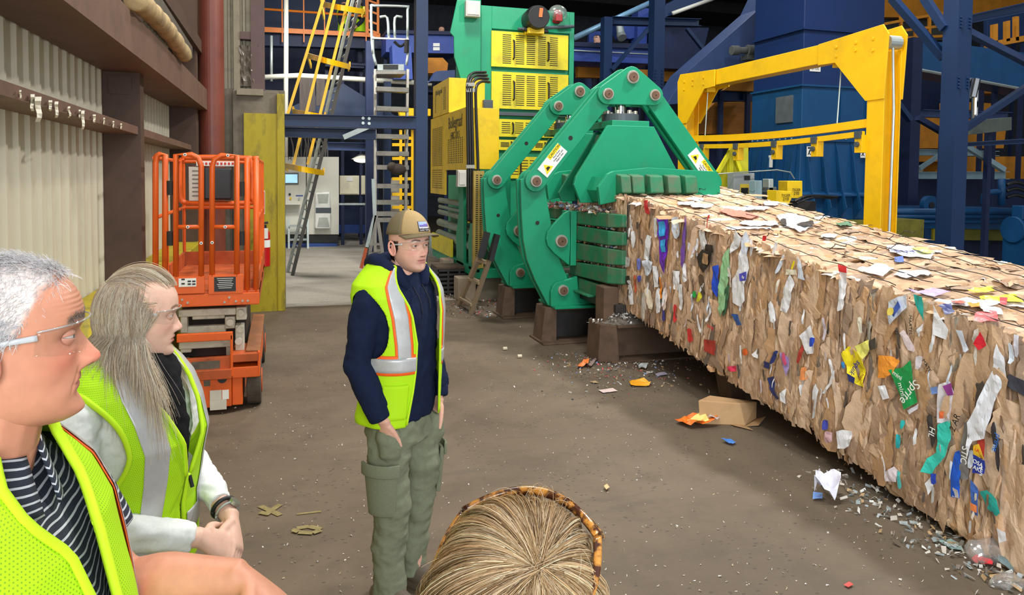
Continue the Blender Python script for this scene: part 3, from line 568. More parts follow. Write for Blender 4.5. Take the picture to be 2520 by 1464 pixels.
def pin(root, x, z, y, r, name='pivot_pin'):
    m = MB(); m.cyl((x, y-0.03, z), (x, y+0.01, z), r, r, 24, 0); m.cyl((x, y-0.045, z), (x, y-0.025, z), r*0.72, r*0.72, 20, 1); m.cyl((x, y-0.05, z), (x, y-0.04, z), r*0.12, r*0.12, 8, 2)
    return m.build(name, [PIN, PINC, BLK], root, bevel=0.003)
def caution(root, x, z, y, ang, flip=1):      # caution sticker on a link, long axis along the link
    u = np.array([math.cos(R(ang)), 0, math.sin(R(ang))]); v = np.array([-u[2], 0, u[0]]); c = np.array([x, y, z])
    m = MB(); m.obox(c, u*0.19, np.array([0, 0.0015, 0]), v*0.075, 0); m.obox(c+u*0.085+v*0.048-[0, .001, 0], u*0.10, np.array([0, 0.0015, 0]), v*0.026, 1)
    t0 = c-u*0.105-[0, .004, 0]; m.prism([t0+v*0.052, t0-u*0.062-v*0.05, t0+u*0.062-v*0.05], (0, 0.003, 0), 1)
    t0 = t0-[0, .002, 0]; m.prism([t0+v*0.008-u*.01, t0-u*0.028-v*0.03, t0+u*0.028-v*0.028, t0+u*.022-v*0.004], (0, 0.002, 0), 2)
    st = m.build('caution_sticker', [WHITEST, M('sticker_yellow', (246, 214, 30), 0.4, var=0), BLK], root); st['label'] = 'white and yellow caution sticker'
    text('CAUTION', c+u*0.095+v*0.048-[0, .004, 0], u, v, 0.042, BLK, st)
    for k, s_ in enumerate(('Pinch Point', 'Keep hands and', 'fingers clear')): text(s_, c+u*0.085+v*(0.008-0.026*k)-[0, .003, 0], u, v, 0.026, BLK, st)
def make_clamp(dy, label, near):
    root = thing('clamp_frame', label, 'press clamp', (3.85, 8.2+dy, 0), 'bale clamp frames of the baler')
    y = 8.0+dy; B = lambda m, n, mt, b=0.006, **k: m.build(n, mt, root, bevel=b, **k)
    L, Rr, T_, Pv, Pr = (3.555, 2.835), (4.145, 2.845), (3.86, 3.04), (2.72, 1.84), (4.98, 1.84)
    for yy in (y-0.10, y+0.16):
        m = MB(); plate(m, hull([(*L, .115), (*Rr, .115), (*T_, .125)]), yy, yy+0.045); B(m, 'head_plate', GREEN)
    m = MB(); plate(m, hull([(*L, .11), (*Pv, .118)]), y-0.05, y+0.005); plate(m, hull([(*L, .11), (*Pv, .118)]), y+0.09, y+0.145)
    m.obox(((L[0]+Pv[0])/2, y+.05, (L[1]+Pv[1])/2), np.array([(L[0]-Pv[0])/2*.8, 0, (L[1]-Pv[1])/2*.8]), (0, 0.05, 0), np.array([-.05, 0, .04]))
    B(m, 'upper_link', GREEN)
    m = MB(); plate(m, hull([(*Rr, .11), (*Pr, .118)]), y-0.05, y+0.005); plate(m, hull([(*Rr, .11), (*Pr, .118)]), y+0.09, y+0.145)
    m.obox(((Rr[0]+Pr[0])/2, y+.05, (Rr[1]+Pr[1])/2), np.array([(Rr[0]-Pr[0])/2*.8, 0, (Rr[1]-Pr[1])/2*.8]), (0, 0.05, 0), np.array([.05, 0, .04])); B(m, 'upper_link', GREEN)
    px = [(1282, 442), (1283, 480), (1285, 534), (1289, 590), (1298, 640), (1318, 690), (1350, 752), (1412, 752), (1396, 681), (1375, 632), (1360, 590), (1356, 544), (1348, 500), (1341, 450)]
    arm = xz(px, 8.0); cap = arc(Pv[0], Pv[1], .13, 10, 168, 10)
    for yy in (y+0.01, y+0.15):
        m = MB(); plate(m, arm+cap[::-1] if False else [*cap, *arm], yy, yy+0.05)
        for hx, hz in ((2.765, 1.37),): m.cyl((hx, yy-0.004, hz), (hx, yy+.001, hz), 0.024, n=14, mi=1)
        B(m, 'side_arm', [GREEN, BLK], 0.008)
    mir = [(7.70-a, b) for a, b in [*cap, *arm]][::-1]
    m = MB(); plate(m, mir, y+0.01, y+0.06); B(m, 'side_arm', GREEN, 0.008)
    ft = xz([(1352, 752), (1352, 716), (1356, 704), (1365, 694), (1400, 684), (1416, 678), (1421, 742), (1470, 752)], 8.0)
    m = MB(); plate(m, ft, y-0.06, y); plate(m, ft, y+0.21, y+0.26); m.bx(2.95, 4.9, y-.02, y+.24, .42, .55); m.bx(2.93, 4.9, y-0.16, y+0.42, 0.405, 0.435); B(m, 'foot_bracket', GREEN)
    fb = xz([(1398, 517), (1385, 524), (1360, 550), (1344, 570), (1341, 588), (1345, 604), (1360, 622), (1397, 652), (1400, 600)], 8.0)
    m = MB(); plate(m, fb, y-0.05, y-0.002); m.bx(3.15, 3.22, y-.05, y+.25, .88, 1.5); B(m, 'jaw_bracket', GREEN)
    for (x_, z_, yy, r) in ((*L, y-.10, .066), (*Rr, y-.10, .066), (*T_, y-.10, .075), (*Pv, y-.05, .066), (*Pr, y-.05, .066), (3.055, 0.605, y-.06, .062), (3.03, 1.165, y-.05, .072)): pin(root, x_, z_, yy, r)
    for hx, hz in ((3.13, 2.33),):
        m = MB(); m.cyl((hx, y-0.053, hz), (hx, y-0.045, hz), 0.026, n=14); B(m, 'lifting_hole', BLK, 0)
    # central press tower with cylinder
    tw = [(3.482, 2.47), (4.056, 2.47), (4.36, 1.97), (4.36, 1.62), (3.172, 1.605), (3.087, 1.803), (3.109, 1.893)]
    m = MB(); plate(m, tw, y-0.28, y-0.23); B(m, 'tower_plate', GREEN)
    tr = [(3.62, 2.43), (4.1, 2.43), (4.45, 1.85), (4.45, 1.60), (3.20, 1.60), (3.16, 1.70)]
    m = MB(); plate(m, tr, y+0.38, y+0.43); m.prism([(3.62, y-.24, 2.40), (3.36, y-.24, 1.75), (3.36, y+.4, 1.75), (3.62, y+.4, 2.40)], (0.04, 0, 0)); m.prism([(4.06, y-.24, 2.40), (4.33, y-.24, 1.95), (4.33, y+.4, 1.95), (4.06, y+.4, 2.40)], (-0.04, 0, 0)); B(m, 'tower_plate', GREEN)
    m = MB(); m.bx(3.54, 4.0, y-0.27, y+0.42, 2.45, 2.53); B(m, 'tower_top', GREEN)
    m = MB(); m.cyl((3.79, y+.06, 2.53), (3.79, y+.06, 2.62), .215, n=36)
    for k in range(8): m.cyl((3.79+.175*math.cos(k*.785+.2), y+.06+.175*math.sin(k*.785+.2), 2.62), (3.79+.175*math.cos(k*.785+.2), y+.06+.175*math.sin(k*.785+.2), 2.66), .028, n=8, mi=1)
    B(m, 'cylinder_flange', [DKGREY, PIN], 0.003)
    m = MB(); m.cyl((3.79, y+.06, 2.62), (3.79, y+.06, 2.95), .062, n=28); m.build('piston_rod', CHROME, root, smooth=False)
    sd = [(3.187, 1.788), (3.287, 1.925), (3.357, 1.957), (3.766, 2.0), (4.588, 1.965), (4.64, 1.86), (4.655, 1.70), (3.52, 1.66), (3.214, 1.60)]
    m = MB(); plate(m, sd, y-0.72, y-0.66); m.bx(3.40, 4.62, y-.68, y-.26, 1.70, 1.76); plate(m, [(3.3, 1.9), (3.36, 1.7), (3.3, 1.62), (3.24, 1.75)], y-.66, y-.28); B(m, 'saddle_plate', GREEN)
    for k, (a, b) in enumerate(((3.385, 3.50), (3.515, 3.655), (3.72, 3.875), (3.93, 4.085), (4.14, 4.285))):
        m = MB(); zz = 1.70; m.hexa([(a, y-.88, zz+.03), (b, y-.88, zz+.03), (b, y-.70, zz), (a, y-.70, zz), (a, y-.84, zz+.21), (b, y-.84, zz+.21), (b, y-.70, zz+.23), (a, y-.70, zz+.23)]); B(m, 'top_finger', GREEND, 0.014)
    # side jaw fingers
    for (za0, za1, zb0, zb1) in ((1.352, 1.504, 1.369, 1.52), (1.165, 1.335, 1.184, 1.339), (.94, 1.135, .983, 1.155), (.755, .905, .785, .966)):
        m = MB(); ya, yb, yc = y+.16, y-.86, y-1.02
        m.add([(3.22, ya, za0), (3.22, ya, za1), (3.24, yb, zb0), (3.24, yb, zb1), (3.33, yc, zb0+.01), (3.33, yc, zb1-.01), (3.385, yc, zb0+.01), (3.385, yc, zb1-.01), (3.385, ya, za0), (3.385, ya, za1)],
              [(0, 1, 3, 2), (2, 3, 5, 4), (4, 5, 7, 6), (6, 7, 9, 8), (8, 9, 1, 0), (1, 9, 7, 5, 3), (0, 2, 4, 6, 8)]); B(m, 'jaw_finger', GREEND, 0.012)
    m = MB(); m.bx(3.25, 3.33, y-.90, y+.2, .60, .74); m.bx(3.18, 3.33, y-.5, y+.2, .585, .605); B(m, 'lower_rail', GREEND)
    m = MB(); m.bx(3.28, 4.95, y-1.0, y+.22, .50, .58); B(m, 'chute_floor', BLACKST)
    caution(root, 2.915, 2.075, y-.054, 51.5); 
    # rusty pedestal: beam seen from its end plate
    m = MB(); m.hexa([(2.82, y+.0, 0), (2.99, y-.05, 0), (2.99, y+.36, 0), (2.82, y+.3, 0), (2.86, y-.02, .405), (2.99, y-.05, .405), (2.99, y+.36, .405), (2.86, y+.3, .405)])
    m.bx(2.99, 4.9, y-.08, y+.36, .38, .405); m.bx(2.8, 4.9, y-.14, y+.36, 0, .025); m.bx(2.99, 4.9, y+.16, y+.19, .02, .39, 1); B(m, 'pedestal', [RUST, BLACKST])
    return root
cl1 = make_clamp(0.0, 'front green clamp frame of the baler, nearest the bales', True)
caution(cl1, 4.80, 2.06, 7.946, -50.5)
cl2 = copy_thing(cl1, (3.85, 9.8, 0), 'rear green clamp frame standing just behind the front clamp frame'); 
for c_ in list(cl2.children):
    if c_.name.startswith('caution'):
        for g_ in list(c_.children): bpy.data.objects.remove(g_)
        bpy.data.objects.remove(c_)
# junk on jaw fingers and ledges is loose waste
def shreds(name, n, fn, label, rng, cols, size=(.008, .03), group=None):
    m = MB()
    for i in range(n):
        p = fn(rng); a, b = rng.uniform(size[0], size[1], 2); d = rng.normal(size=3); d[2] *= 0.4; u = norm(d); v = norm(np.cross(u, rng.normal(size=3)))
        m.add([p-u*a-v*b*.4, p+u*a-v*b*.5, p+u*a*.8+v*b*.5, p-u*a+v*b*.4+np.array([0, 0, .004])], [(0, 1, 2, 3)], 0, col4(cols[rng.integers(len(cols))]))
    o = m.build(name, M('paper_shreds', None, .7, attr=True, var=0.05), solid=.0008); tag(o, label, 'paper waste', group, 'stuff'); return o
SHC = [(206, 200, 190), (150, 130, 104), (96, 84, 70), (230, 230, 226), (180, 150, 110), (120, 110, 100), (70, 64, 58), (200, 90, 90), (130, 150, 190)]
def on_fingers(r):
    k = r.integers(4); y = r.uniform(7.15, 8.1); z = (1.512, 1.337, 1.145, .935)[k]+.012; return np.array([r.uniform(3.25, 3.37), y, z+r.uniform(0, .012)])
shreds('paper_debris', 420, on_fingers, 'small paper shreds caught on the green jaw fingers', RNG, SHC)
shreds('paper_litter', 500, lambda r: np.array([r.uniform(3.2, 3.40), r.uniform(7.35, 9.0), 1.51+r.uniform(0, .05)]), 'torn paper and dirt lying on the jaw ledge below the press tower', RNG, SHC, (.012, .045))
# pedestal under the farthest bale, with its heap of shreds
m = MB(); root = thing('steel_pedestal', 'rusty steel pedestal under the far end of the bales', 'pedestal', (3.9, 7.1, 0))
m.hexa([(3.08, 6.98, 0), (3.30, 6.93, 0), (3.30, 7.35, 0), (3.08, 7.3, 0), (3.10, 6.98, .40), (3.27, 6.95, .385), (3.27, 7.35, .385), (3.10, 7.3, .40)]); m.build('end_post', RUST, root, bevel=.012)
m = MB(); m.bx(3.27, 4.9, 6.92, 7.35, .355, .385); m.bx(3.2, 4.9, 6.9, 7.35, 0, .02); m.build('flange', RUST, root, bevel=.006)
m = MB(); m.bx(3.27, 4.9, 7.14, 7.17, .02, .36); m.build('web', RUST, root)
m = MB(); m.bx(3.17, 3.34, 7.06, 7.28, .385, .76); m.build('upright', RUST, root, bevel=.01)
def heap(r):
    a = r.uniform(0, 6.28); d = abs(r.normal(0, .16)); return np.array([3.48+d*math.cos(a)*1.2, 7.06+d*math.sin(a)*.5, .40+max(0, .16-d*.55)+r.uniform(0, .02)])
m = MB(); m.rings([[(3.48+.36*s_*math.cos(t)*1.0, 7.08+.15*s_*math.sin(t), .386+.15*(1-s_)) for t in np.linspace(0, 6.28, 17)[:-1]] for s_ in (1, .7, .4, .12)])
hp = m.build('waste_heap_core', M('grey_dust', (110, 102, 92), .9, var=.3, scale=30)); hp.name = 'dust_heap'; tag(hp, 'grey dust heap on the rusty pedestal', 'dust', None, 'stuff')
shreds('shredded_waste', 900, heap, 'heap of shredded paper on the rusty pedestal under the bale', RNG, [(200, 200, 196), (150, 146, 140), (110, 104, 98), (228, 228, 224), (90, 86, 80)], (.006, .022))
for (lx, ly, lz, lab) in ((3.66, 5.45, .33, 'dark steel leg under the middle of the bale chute'), (3.62, 3.55, .07, 'low dark steel leg under the front bale')):
    m = MB(); m.hexa([(lx-.02, ly, 0), (lx+.2, ly, 0), (lx+.2, ly+.2, 0), (lx-.02, ly+.2, 0), (lx-.09, ly, lz), (lx+.25, ly, lz), (lx+.25, ly+.2, lz), (lx-.09, ly+.2, lz)]); tag(m.build('steel_support', RUST, bevel=.008), lab, 'support leg')
# ------------------------------------------------------------------ baler body
bal = thing('baler', 'tall green and yellow baling press behind the clamp frames', 'baler', (4.1, 12.8, 0))
B = lambda m, n, mt, b=0.006, par=None, **k: m.build(n, mt, par or bal, bevel=b, **k)
YB = 12.5
m = MB(); m.bx(3.26, 4.96, YB+.03, YB+1.2, 0.9, 4.78); m.bx(3.26, 3.45, YB-.02, YB+.05, .9, 4.78); m.bx(4.87, 4.96, YB-.02, YB+.05, .9, 4.78); m.bx(3.45, 4.87, YB-.02, YB+.05, 4.40, 4.78); B(m, 'feed_tower', GREEN)
wing = [(p[0], p[1], p[2]) for p in (atX(x, y, 3.24) for x, y in ((1182, 20), (1183, 430), (1163, 430), (1163, 340), (1178, 180), (1166, 90), (1150, 45), (1146, 0)))]
sp = [atY(x, y, 12.35) for x, y in ((1125, 0), (1108, 80), (1117, 90), (1118, 140), (1133, 190), (1150, 240), (1182, 300), (1184, 0))]
m = MB(); m.prism(sp, (0, .04, 0)); B(m, 'side_wing', GREEN)
m = MB(); m.prism([atY(x, y, 12.7) for x, y in ((1146, 190), (1150, 45), (1170, 45), (1184, 150), (1184, 420), (1150, 420))], (0, .8, 0)); B(m, 'side_panel', M('deep_green_paint', (16, 120, 88), .5, dirt=(40, 80, 60)))
def slots(m, x0, x1, z0, z1, y, cols, rows, mi=1):
    for (a, b) in cols:
        for k in range(rows):
            z = z0+(z1-z0)*(k+.5)/rows; m.bx(x0+(x1-x0)*a, x0+(x1-x0)*b, y-.002, y+.004, z-.007, z+.007, mi)
CW = ((.14, .25), (.31, .42), (.45, .56), (.60, .70), (.755, .86))
def guard(px, rows, y, nm='slotted_guard'):
    P = [atY(x, yy, y) for x, yy in px]; x0, x1 = P[0][0], P[1][0]; z1, z0 = P[0][2], P[2][2]
    m = MB(); m.bx(x0, x1, y, y+.03, z0, z1, 0); slots(m, x0, x1, z0+.05, z1-.04, y, CW, rows); g = B(m, nm, [YEL2, SLOT], 0); g['label'] = 'yellow slotted guard panel'
    for f in (.28, .73):
        hm = MB(); hx = x0+(x1-x0)*f; hz = (z0+z1)/2; hh = min(.16, (z1-z0)*.3); hm.tube([(hx, y, hz-hh), (hx, y-.05, hz-hh+.02), (hx, y-.05, hz+hh-.02), (hx, y, hz+hh)], .016, 6); hm.build('handle', BLK, g)
    return g
guard(((1210, 75), (1399, 75), (1399, 173)), 15, YB-.05); guard(((1210, 175), (1399, 175), (1399, 273)), 15, YB-.05); guard(((1208, 292), (1395, 292), (1395, 340)), 6, YB-.05); guard(((1206, 343), (1390, 343), (1390, 372)), 4, YB-.04); guard(((1240, 385), (1380, 385), (1380, 440)), 6, YB-.02)
m = MB(); a = atY(1214, 275, YB); b = atY(1400, 290, YB); m.bx(a[0], b[0], YB-.06, YB+.02, b[2], a[2]); B(m, 'grey_crossbeam', DKGREY)
m = MB(); m.bx(3.3, 4.96, YB-.3, YB+1.2, .3, .95); B(m, 'press_chamber', GREEND)
c = atY(1318, 45, YB-.25); m = MB()
m.cyl(c+[.02, .42, .0], c+[0, -.05, 0], .19, .2, 28); m.cyl(c+[0, -.05, 0], c+[0, -.18, -.01], .205, .19, 28); m.tube([c+[-.22, .05, -.2], c+[.25, .05, -.2]], .03, 8)
mo = B(m, 'motor', BLK, .01); m = MB(); m.obox(c+[.03, -.19, .06], (.03, 0, 0), (0, .004, 0), (.008, 0, .075)); m.build('orange_sticker', M('orange_label', (240, 110, 50), .5, var=0), mo)
m = MB(); m.bx(c[0]-.14, c[0]+.14, c[1]-.05, c[1]+.2, c[2]-.26, c[2]-.17); m.build('motor_base', YEL, mo)
c = atY(1373, 40, YB-.1); m = MB(); m.cyl(c+[0, .1, -.09], c+[0, .0, .1], .075, .06, 18); m.bx(c[0]-.06, c[0]+.06, c[1]-.08, c[1], c[2]-.1, c[2]+.06); bc = B(m, 'red_siren', M('red_plastic', (150, 30, 34), .35, var=.1), .012)
m = MB(); m.ball(c+[.01, .03, .06], (.17, .12, .14), 20, m=12); m.build('plastic_cover', clear_mat('crinkled_film', gloss=.22, rough=.15, opacity=.1), bc, smooth=True)
m = MB(); a, b = atY(1275, 72, YB-.1), atY(1412, 65, YB-.1); m.tube([a, b], .028, 8); B(m, 'pipe_rail', DKGREY, 0)
# side housing with perforated guard panels, lettering
XH = 2.6; HP = lambda x, y: atX(x, y, XH)
hs = thing('guard_housing', 'yellow perforated guard housing with black lettering on the side of the baler', 'machine guard', (2.9, 12, 1.5))
B2 = lambda m, n, mt, b=0.005: m.build(n, mt, hs, bevel=b)
def hpanel(y0, y1, z0, z1, holes, nm, x=XH):
    m = MB(); m.bx(x, x+.03, y0, y1, z0, z1, 0)
    for (ya, yb, za, zb, ny_, nz_) in holes:
        for i in range(ny_):
            for k in range(nz_):
                yy = ya+(yb-ya)*(i+.5)/ny_; zz = za+(zb-za)*(k+.5)/nz_; m.bx(x-.002, x+.002, yy-.022, yy+.022, zz-.012, zz+.012, 1)
    return B2(m, nm, [YEL, SLOT])
hpanel(12.25, 13.50, 1.57, 2.90, [(12.45, 13.35, 1.66, 2.0, 8, 9), (12.45, 13.35, 2.05, 2.72, 8, 22)], 'guard_panel')
p2 = hpanel(10.74, 12.24, 1.98, 2.90, [(10.95, 12.05, 2.08, 2.48, 9, 12)], 'guard_panel')
p3 = hpanel(11.97, 13.30, 2.91, 3.47, [(12.2, 12.4, 2.98, 3.36, 2, 12), (13.0, 13.12, 2.98, 3.36, 1, 12)], 'guard_panel', 2.6)
m = MB(); m.bx(XH+.03, 3.2, 11.97, 13.3, 2.91, 3.47); B2(m, 'housing_body', YEL)
m = MB(); m.bx(XH+.03, 3.1, 10.76, 13.5, 1.99, 2.89); B2(m, 'housing_body', YEL)
text('Bollegraaf', (XH-.004, 11.5, 2.72), (0, -1, 0), (0, 0, 1), .26, M('dark_lettering', (60, 56, 40), .5, var=0), p2, sx=.95); text('HBC120 S', (XH-.004, 11.5, 2.52), (0, -1, 0), (0, 0, 1), .15, M('dark_lettering'), p2)
text('Bollegraaf', (XH-.004, 12.75, 3.32), (0, -1, 0), (0, 0, 1), .13, M('dark_lettering'), p3)
m = MB(); m.bx(XH+.02, XH+.06, 10.70, 10.74, 1.2, 2.95); B2(m, 'guard_edge', YEL)
# hoses in front of the housing
hz = thing('hose_bundle', 'black hydraulic hoses hanging beside the yellow housing', 'hose', atY(1160, 640, 10.66)*[1, 1, 0])
for k, (xa, xb) in enumerate(((1150, 1152), (1155, 1158), (1161, 1164), (1171, 1176))):
    pts = [atY(1195 + k*3, 178+k*8, 11.2), atY(xa+14, 180+k*7, 10.9), atY(xa+1, 200+k*5, 10.65), atY(xa, 260, 10.65), atY(xb, 400, 10.65), atY(xb+1, 500, 10.65), atY(xb+2, 545+k*4, 10.65)]
    m = MB(); m.tube(pts, .022, 8, smooth=5); m.build('hose', BLK, hz, smooth=True)
for yy in (208, 222, 410): m = MB(); a = atY(1147, yy, 10.63); b = atY(1168, yy, 10.63); m.bar(a, b, .03, .05); m.build('hose_clamp', PIN, hz)
m = MB(); a, b = atY(1166, 420, 10.55), atY(1190, 660, 10.55); m.bx(a[0], b[0], 10.55, 10.62, b[2], a[2], 0); slots(m, a[0], b[0], b[2]+.05, a[2]-.05, 10.55, ((.2, .42), (.58, .8)), 44)
tag(m.build('mesh_guard', [M('dusty_yellow_mesh', (176, 150, 76), .7, var=.15, dirt=(110, 92, 56)), SLOT]), 'tall dusty yellow mesh guard strip beside the hoses', 'machine guard')
# grey junction boxes beside tower
for (x0, y0, x1, y1, Y, mt, lab) in ((1190, 245, 1213, 310, 11.9, DKGREY, 'dark grey switch box on the left edge of the baler tower'), (1127, 418, 1148, 460, 10.6, M('light_grey_box', (196, 192, 184), .5), 'light grey box hanging under the lettered housing'), (1147, 0, 1182, 42, 12.2, M('light_grey_box'), 'pale grey control box high on the baler, at the frame top')):
    a, b = atY(x0, y0, Y), atY(x1, y1, Y); m = MB(); m.bx(a[0], b[0], Y, Y+.12, b[2], a[2]); e = thing('switch_box', lab, 'switch box', (a+b)/2); m.build('box', mt, e, bevel=.008); m = MB(); m.bx(a[0]+.02, b[0]-.02, Y-.012, Y, b[2]+.03, a[2]-.03); m.build('cover', mt, e, bevel=.004)
# lower green frame with cylinders
XL = 2.78; lo = thing('ram_frame', 'green ram frame with hydraulic cylinders below the yellow housing', 'machine frame', (3.0, 12.2, .35))
m = MB()
for Y0 in (10.9, 11.75): m.prism([(XL-.0, Y0, 1.95), (XL, Y0+.32, 1.95), (XL, Y0+.25, 1.3), (XL, Y0+.45, .9), (XL, Y0+.40, .45), (XL, Y0-.1, .45), (XL, Y0-.1, 1.2)], (.05, 0, 0))
m.bx(XL, 3.3, 10.8, 14.2, .36, .5); m.bx(XL+.3, 3.3, 10.8, 14.2, .5, 1.9); m.build('frame_plate', GREEN, lo, bevel=.006)
for z, r in ((1.42, .05), (1.30, .035), (1.20, .05), (1.0, .07), (.78, .09)):
    m = MB(); m.cyl((XL+.12, 10.95, z), (XL+.12, 14.1, z), r, n=14); m.build('cylinder', M('grey_steel_tube', (140, 156, 146), .35, .6, var=.15), lo, smooth=False)
m = MB(); m.bx(XL-.02, XL+.02, 12.5, 14.2, .5, .8); slots(m, 0, 1, 0, 1, 0, (), 0); m.build('yellow_grille', YEL2, lo)
for (yy, xx) in ((11.0, 2.85), (13.4, 2.85)): m = MB(); m.bx(xx, xx+.5, yy, yy+.25, 0, .38); m.build('foot', M('grey_concrete'), lo)
# ================================================================== BACKGROUND PLANT
BLUE = M('dark_blue_steel', (10, 42, 82), 0.5, var=0.12, scale=3, dirt=(18, 36, 74), da=0.4)
BLUEB = M('bright_blue_steel', (50, 76, 156), 0.5, var=0.08, dirt=(50, 64, 130), da=0.3)
BLUEN = M('navy_steel', (12, 30, 68), 0.6, var=0.15, dirt=(10, 20, 46), da=0.4)
BLUEG = M('grey_blue_steel', (44, 64, 106), 0.5, var=0.1, dirt=(40, 54, 96), da=0.4)
TEAL = M('teal_blue_steel', (4, 68, 114), 0.5, var=0.12, scale=2, dirt=(8, 52, 96), da=0.45, ds=1.5)
HOPB = M('royal_blue_steel', (4, 40, 92), 0.5, var=0.10, scale=2, dirt=(8, 36, 96), da=0.4, ds=1.2)
GANTRY = M('gantry_yellow_paint', (250, 196, 16), 0.38, var=0.04, dirt=(190, 150, 40), da=0.3)
AMBER = M('amber_board', (196, 126, 24), 0.6, var=0.12, dirt=(120, 74, 20), da=0.4)
ORANGE = M('safety_orange_paint', (232, 126, 26), 0.45, var=0.06)
GALV = M('galvanised_steel', (176, 186, 184), 0.4, 0.5, var=0.12); PALEST = M('pale_steel_blue', (138, 164, 172), 0.5, var=0.1); OFFW = M('off_white_enamel', (222, 220, 206), 0.45, var=0.03)
def slab(mb, px, Y, t=0.1, mi=0): return mb.prism([atY(x, y, Y) for x, y in px], (0, t, 0), mi)
def one(nm, px, Y, t, mat, label, cat, group=None, bevel=0.004):
    m = MB(); slab(m, px, Y, t); o = tag(m.build(nm, mat, bevel=bevel), label, cat, group); V = np.vstack(m.v)
    if V[:, 2].min() > .25 and nm not in ('blue_chute', 'strip_curtain', 'conveyor_cover', 'machine_cover', 'cable_tray', 'yellow_guard_frame', 'grey_board', 'lower_beam_band', 'blue_gearbox', 'blue_bracket', 'amber_drum_cover', 'machine_housing'):
        for f in (.06, .94): x = V[:, 0].min()*(1-f)+V[:, 0].max()*f; m = MB(); m.bx(x-.04, x+.04, Y+t+.01, Y+t+.09, 0, V[:, 2].min()+.12); m.build('support_leg', BLUEN, o)
    return o
def join(c, p):       # make c a part of p
    c.location = Vector(c.location)-Vector(p.location); c.parent = p
    for k in ('label', 'category', 'group'):
        if k in c: del c[k]
    return c
def rect(x0, y0, x1, y1, dy=0): return [(x0, y0), (x1, y0+dy), (x1, y1+dy), (x0, y1)]
def column(px0, px1, y0, y1, Y, mat, label, group=None, nm='steel_column', bolts=None):
    a, b = atY(px0, y1, Y), atY(px1, y1, Y); top = max(atY(px0, y0, Y)[2], a[2]+.1); w = b[0]-a[0]; z0 = 0.0 if a[2] < 0.9 else a[2]
    root = thing(nm, label, 'steel column', ((a[0]+b[0])/2, Y+w/2, z0), group)
    m = MB(); m.bx(a[0], b[0], Y, Y+.014, z0, top); m.bx(a[0], b[0], Y+w, Y+w+.014, z0, top); m.bx((a[0]+b[0])/2-.006, (a[0]+b[0])/2+.006, Y+.014, Y+w, z0, top); m.bx(a[0], a[0]+.012, Y+.014, Y+w, z0, top); m.build('section', mat, root)
    if z0 < .1: m = MB(); m.bx(a[0]-.06, b[0]+.06, Y-.06, Y+w+.06, 0, .02); m.build('base_plate', mat, root)
    for by in (bolts or ()):
        m = MB()
        for k in range(4):
            for sx in (.18, .82): c = atY(px0, by+k*8, Y); c[0] = a[0]+w*sx; m.cyl(c-[0, .02, 0], c, .018, n=8)
        m.build('bolt_group', mat, root)
    return root
def brace(p0, p1, Y, w, mat, label, group='diagonal braces', Y2=None):
    m = MB(); a, b = atY(*p0, Y), atY(*p1, Y2 or Y); m.bar(a, b, .08, w, (0, 1, 0)); return tag(m.build('diagonal_brace', mat), label, 'brace', group)
def beam(px, Y, t, mat, label, group='blue cross beams', nm='steel_beam'):
    P = [atY(x, y, Y) for x, y in px]; h = (P[0][2]-P[3][2]); root = thing(nm, label, 'steel beam', (P[0]+P[2])/2, group); m = MB()
    m.prism(P, (0, .012, 0)); up, dn = np.array([0, 0, .012]), np.array([0, 0, -.012])
    m.prism([P[0], P[1], P[1]-up, P[0]-up], (0, -t*.5, 0)); m.prism([P[3], P[2], P[2]+up, P[3]+up], (0, -t*.5, 0)); m.prism([P[0], P[1], P[1]-up, P[0]-up], (0, t*.5, 0)); m.prism([P[3], P[2], P[2]+up, P[3]+up], (0, t*.5, 0))
    m.build('section', mat, root); return root
# ---- blue portal frame at the opening
column(1022, 1051, -60, 765, 10.95, BLUE, 'blue steel column of the opening, behind the man in the cap')
bm_ = beam([(694, 281), (1023, 287), (1023, 318), (694, 311)], 10.95, .18, BLUE, 'blue steel beam across the opening between yellow wall and blue column')
m = MB()
for x, y in ((893, 291), (908, 292), (893, 303), (908, 304)): c = atY(x, y, 10.945); m.cyl(c-[0, .025, 0], c, .022, n=10)
m.build('bolt_group', GALV, bm_)
beam([(700, 313), (925, 318), (925, 344), (700, 337)], 13.1, .2, BLUE, 'second blue beam seen under the front beam of the opening')
beam([(806, 350), (905, 352), (905, 372), (806, 369)], 18.0, .2, BLUEG, 'grey blue beam over the white junction boxes')
brace((845, 338), (905, 312), 12.5, .09, GALV, 'pale diagonal brace below the opening beam')
column(901, 921, 100, 582, 17.0, BLUEN, 'navy column between the white junction boxes and the aluminium ladder')
# ---- control cabinet
cb = thing('control_cabinet', 'tall off-white control cabinet with a small blue screen', 'control cabinet', (1.0, 20.3, 0)); Yc = 20.2
def cpart(nm, px, dy, t, mt, par=None, bevel=.006): m = MB(); slab(m, px, Yc+dy, t); return m.build(nm, mt, par or cb, bevel=bevel)
cpart('door', rect(640, 386, 753, 577), 0, .6, OFFW); cpart('door', rect(755, 386, 834, 577), 0, .6, OFFW); cpart('plinth', rect(640, 578, 833, 598), .03, .55, BLK); cpart('blue_base', rect(640, 599, 830, 609), .0, .5, M('plinth_blue', (40, 76, 150), .5))
scn = cpart('screen_frame', rect(690, 425, 735, 454), -.03, .03, M('screen_bezel', (110, 112, 110), .4)); cpart('screen', rect(694, 429, 732, 450), -.035, .006, M('lit_screen', (150, 200, 226), .2, var=.15, scale=8, emit=.9), scn)
cpart('shelf', rect(690, 500, 740, 504), -.3, .3, OFFW); cpart('notice', rect(728, 480, 746, 483), -.01, .01, M('blue_label', (50, 90, 170), .5))
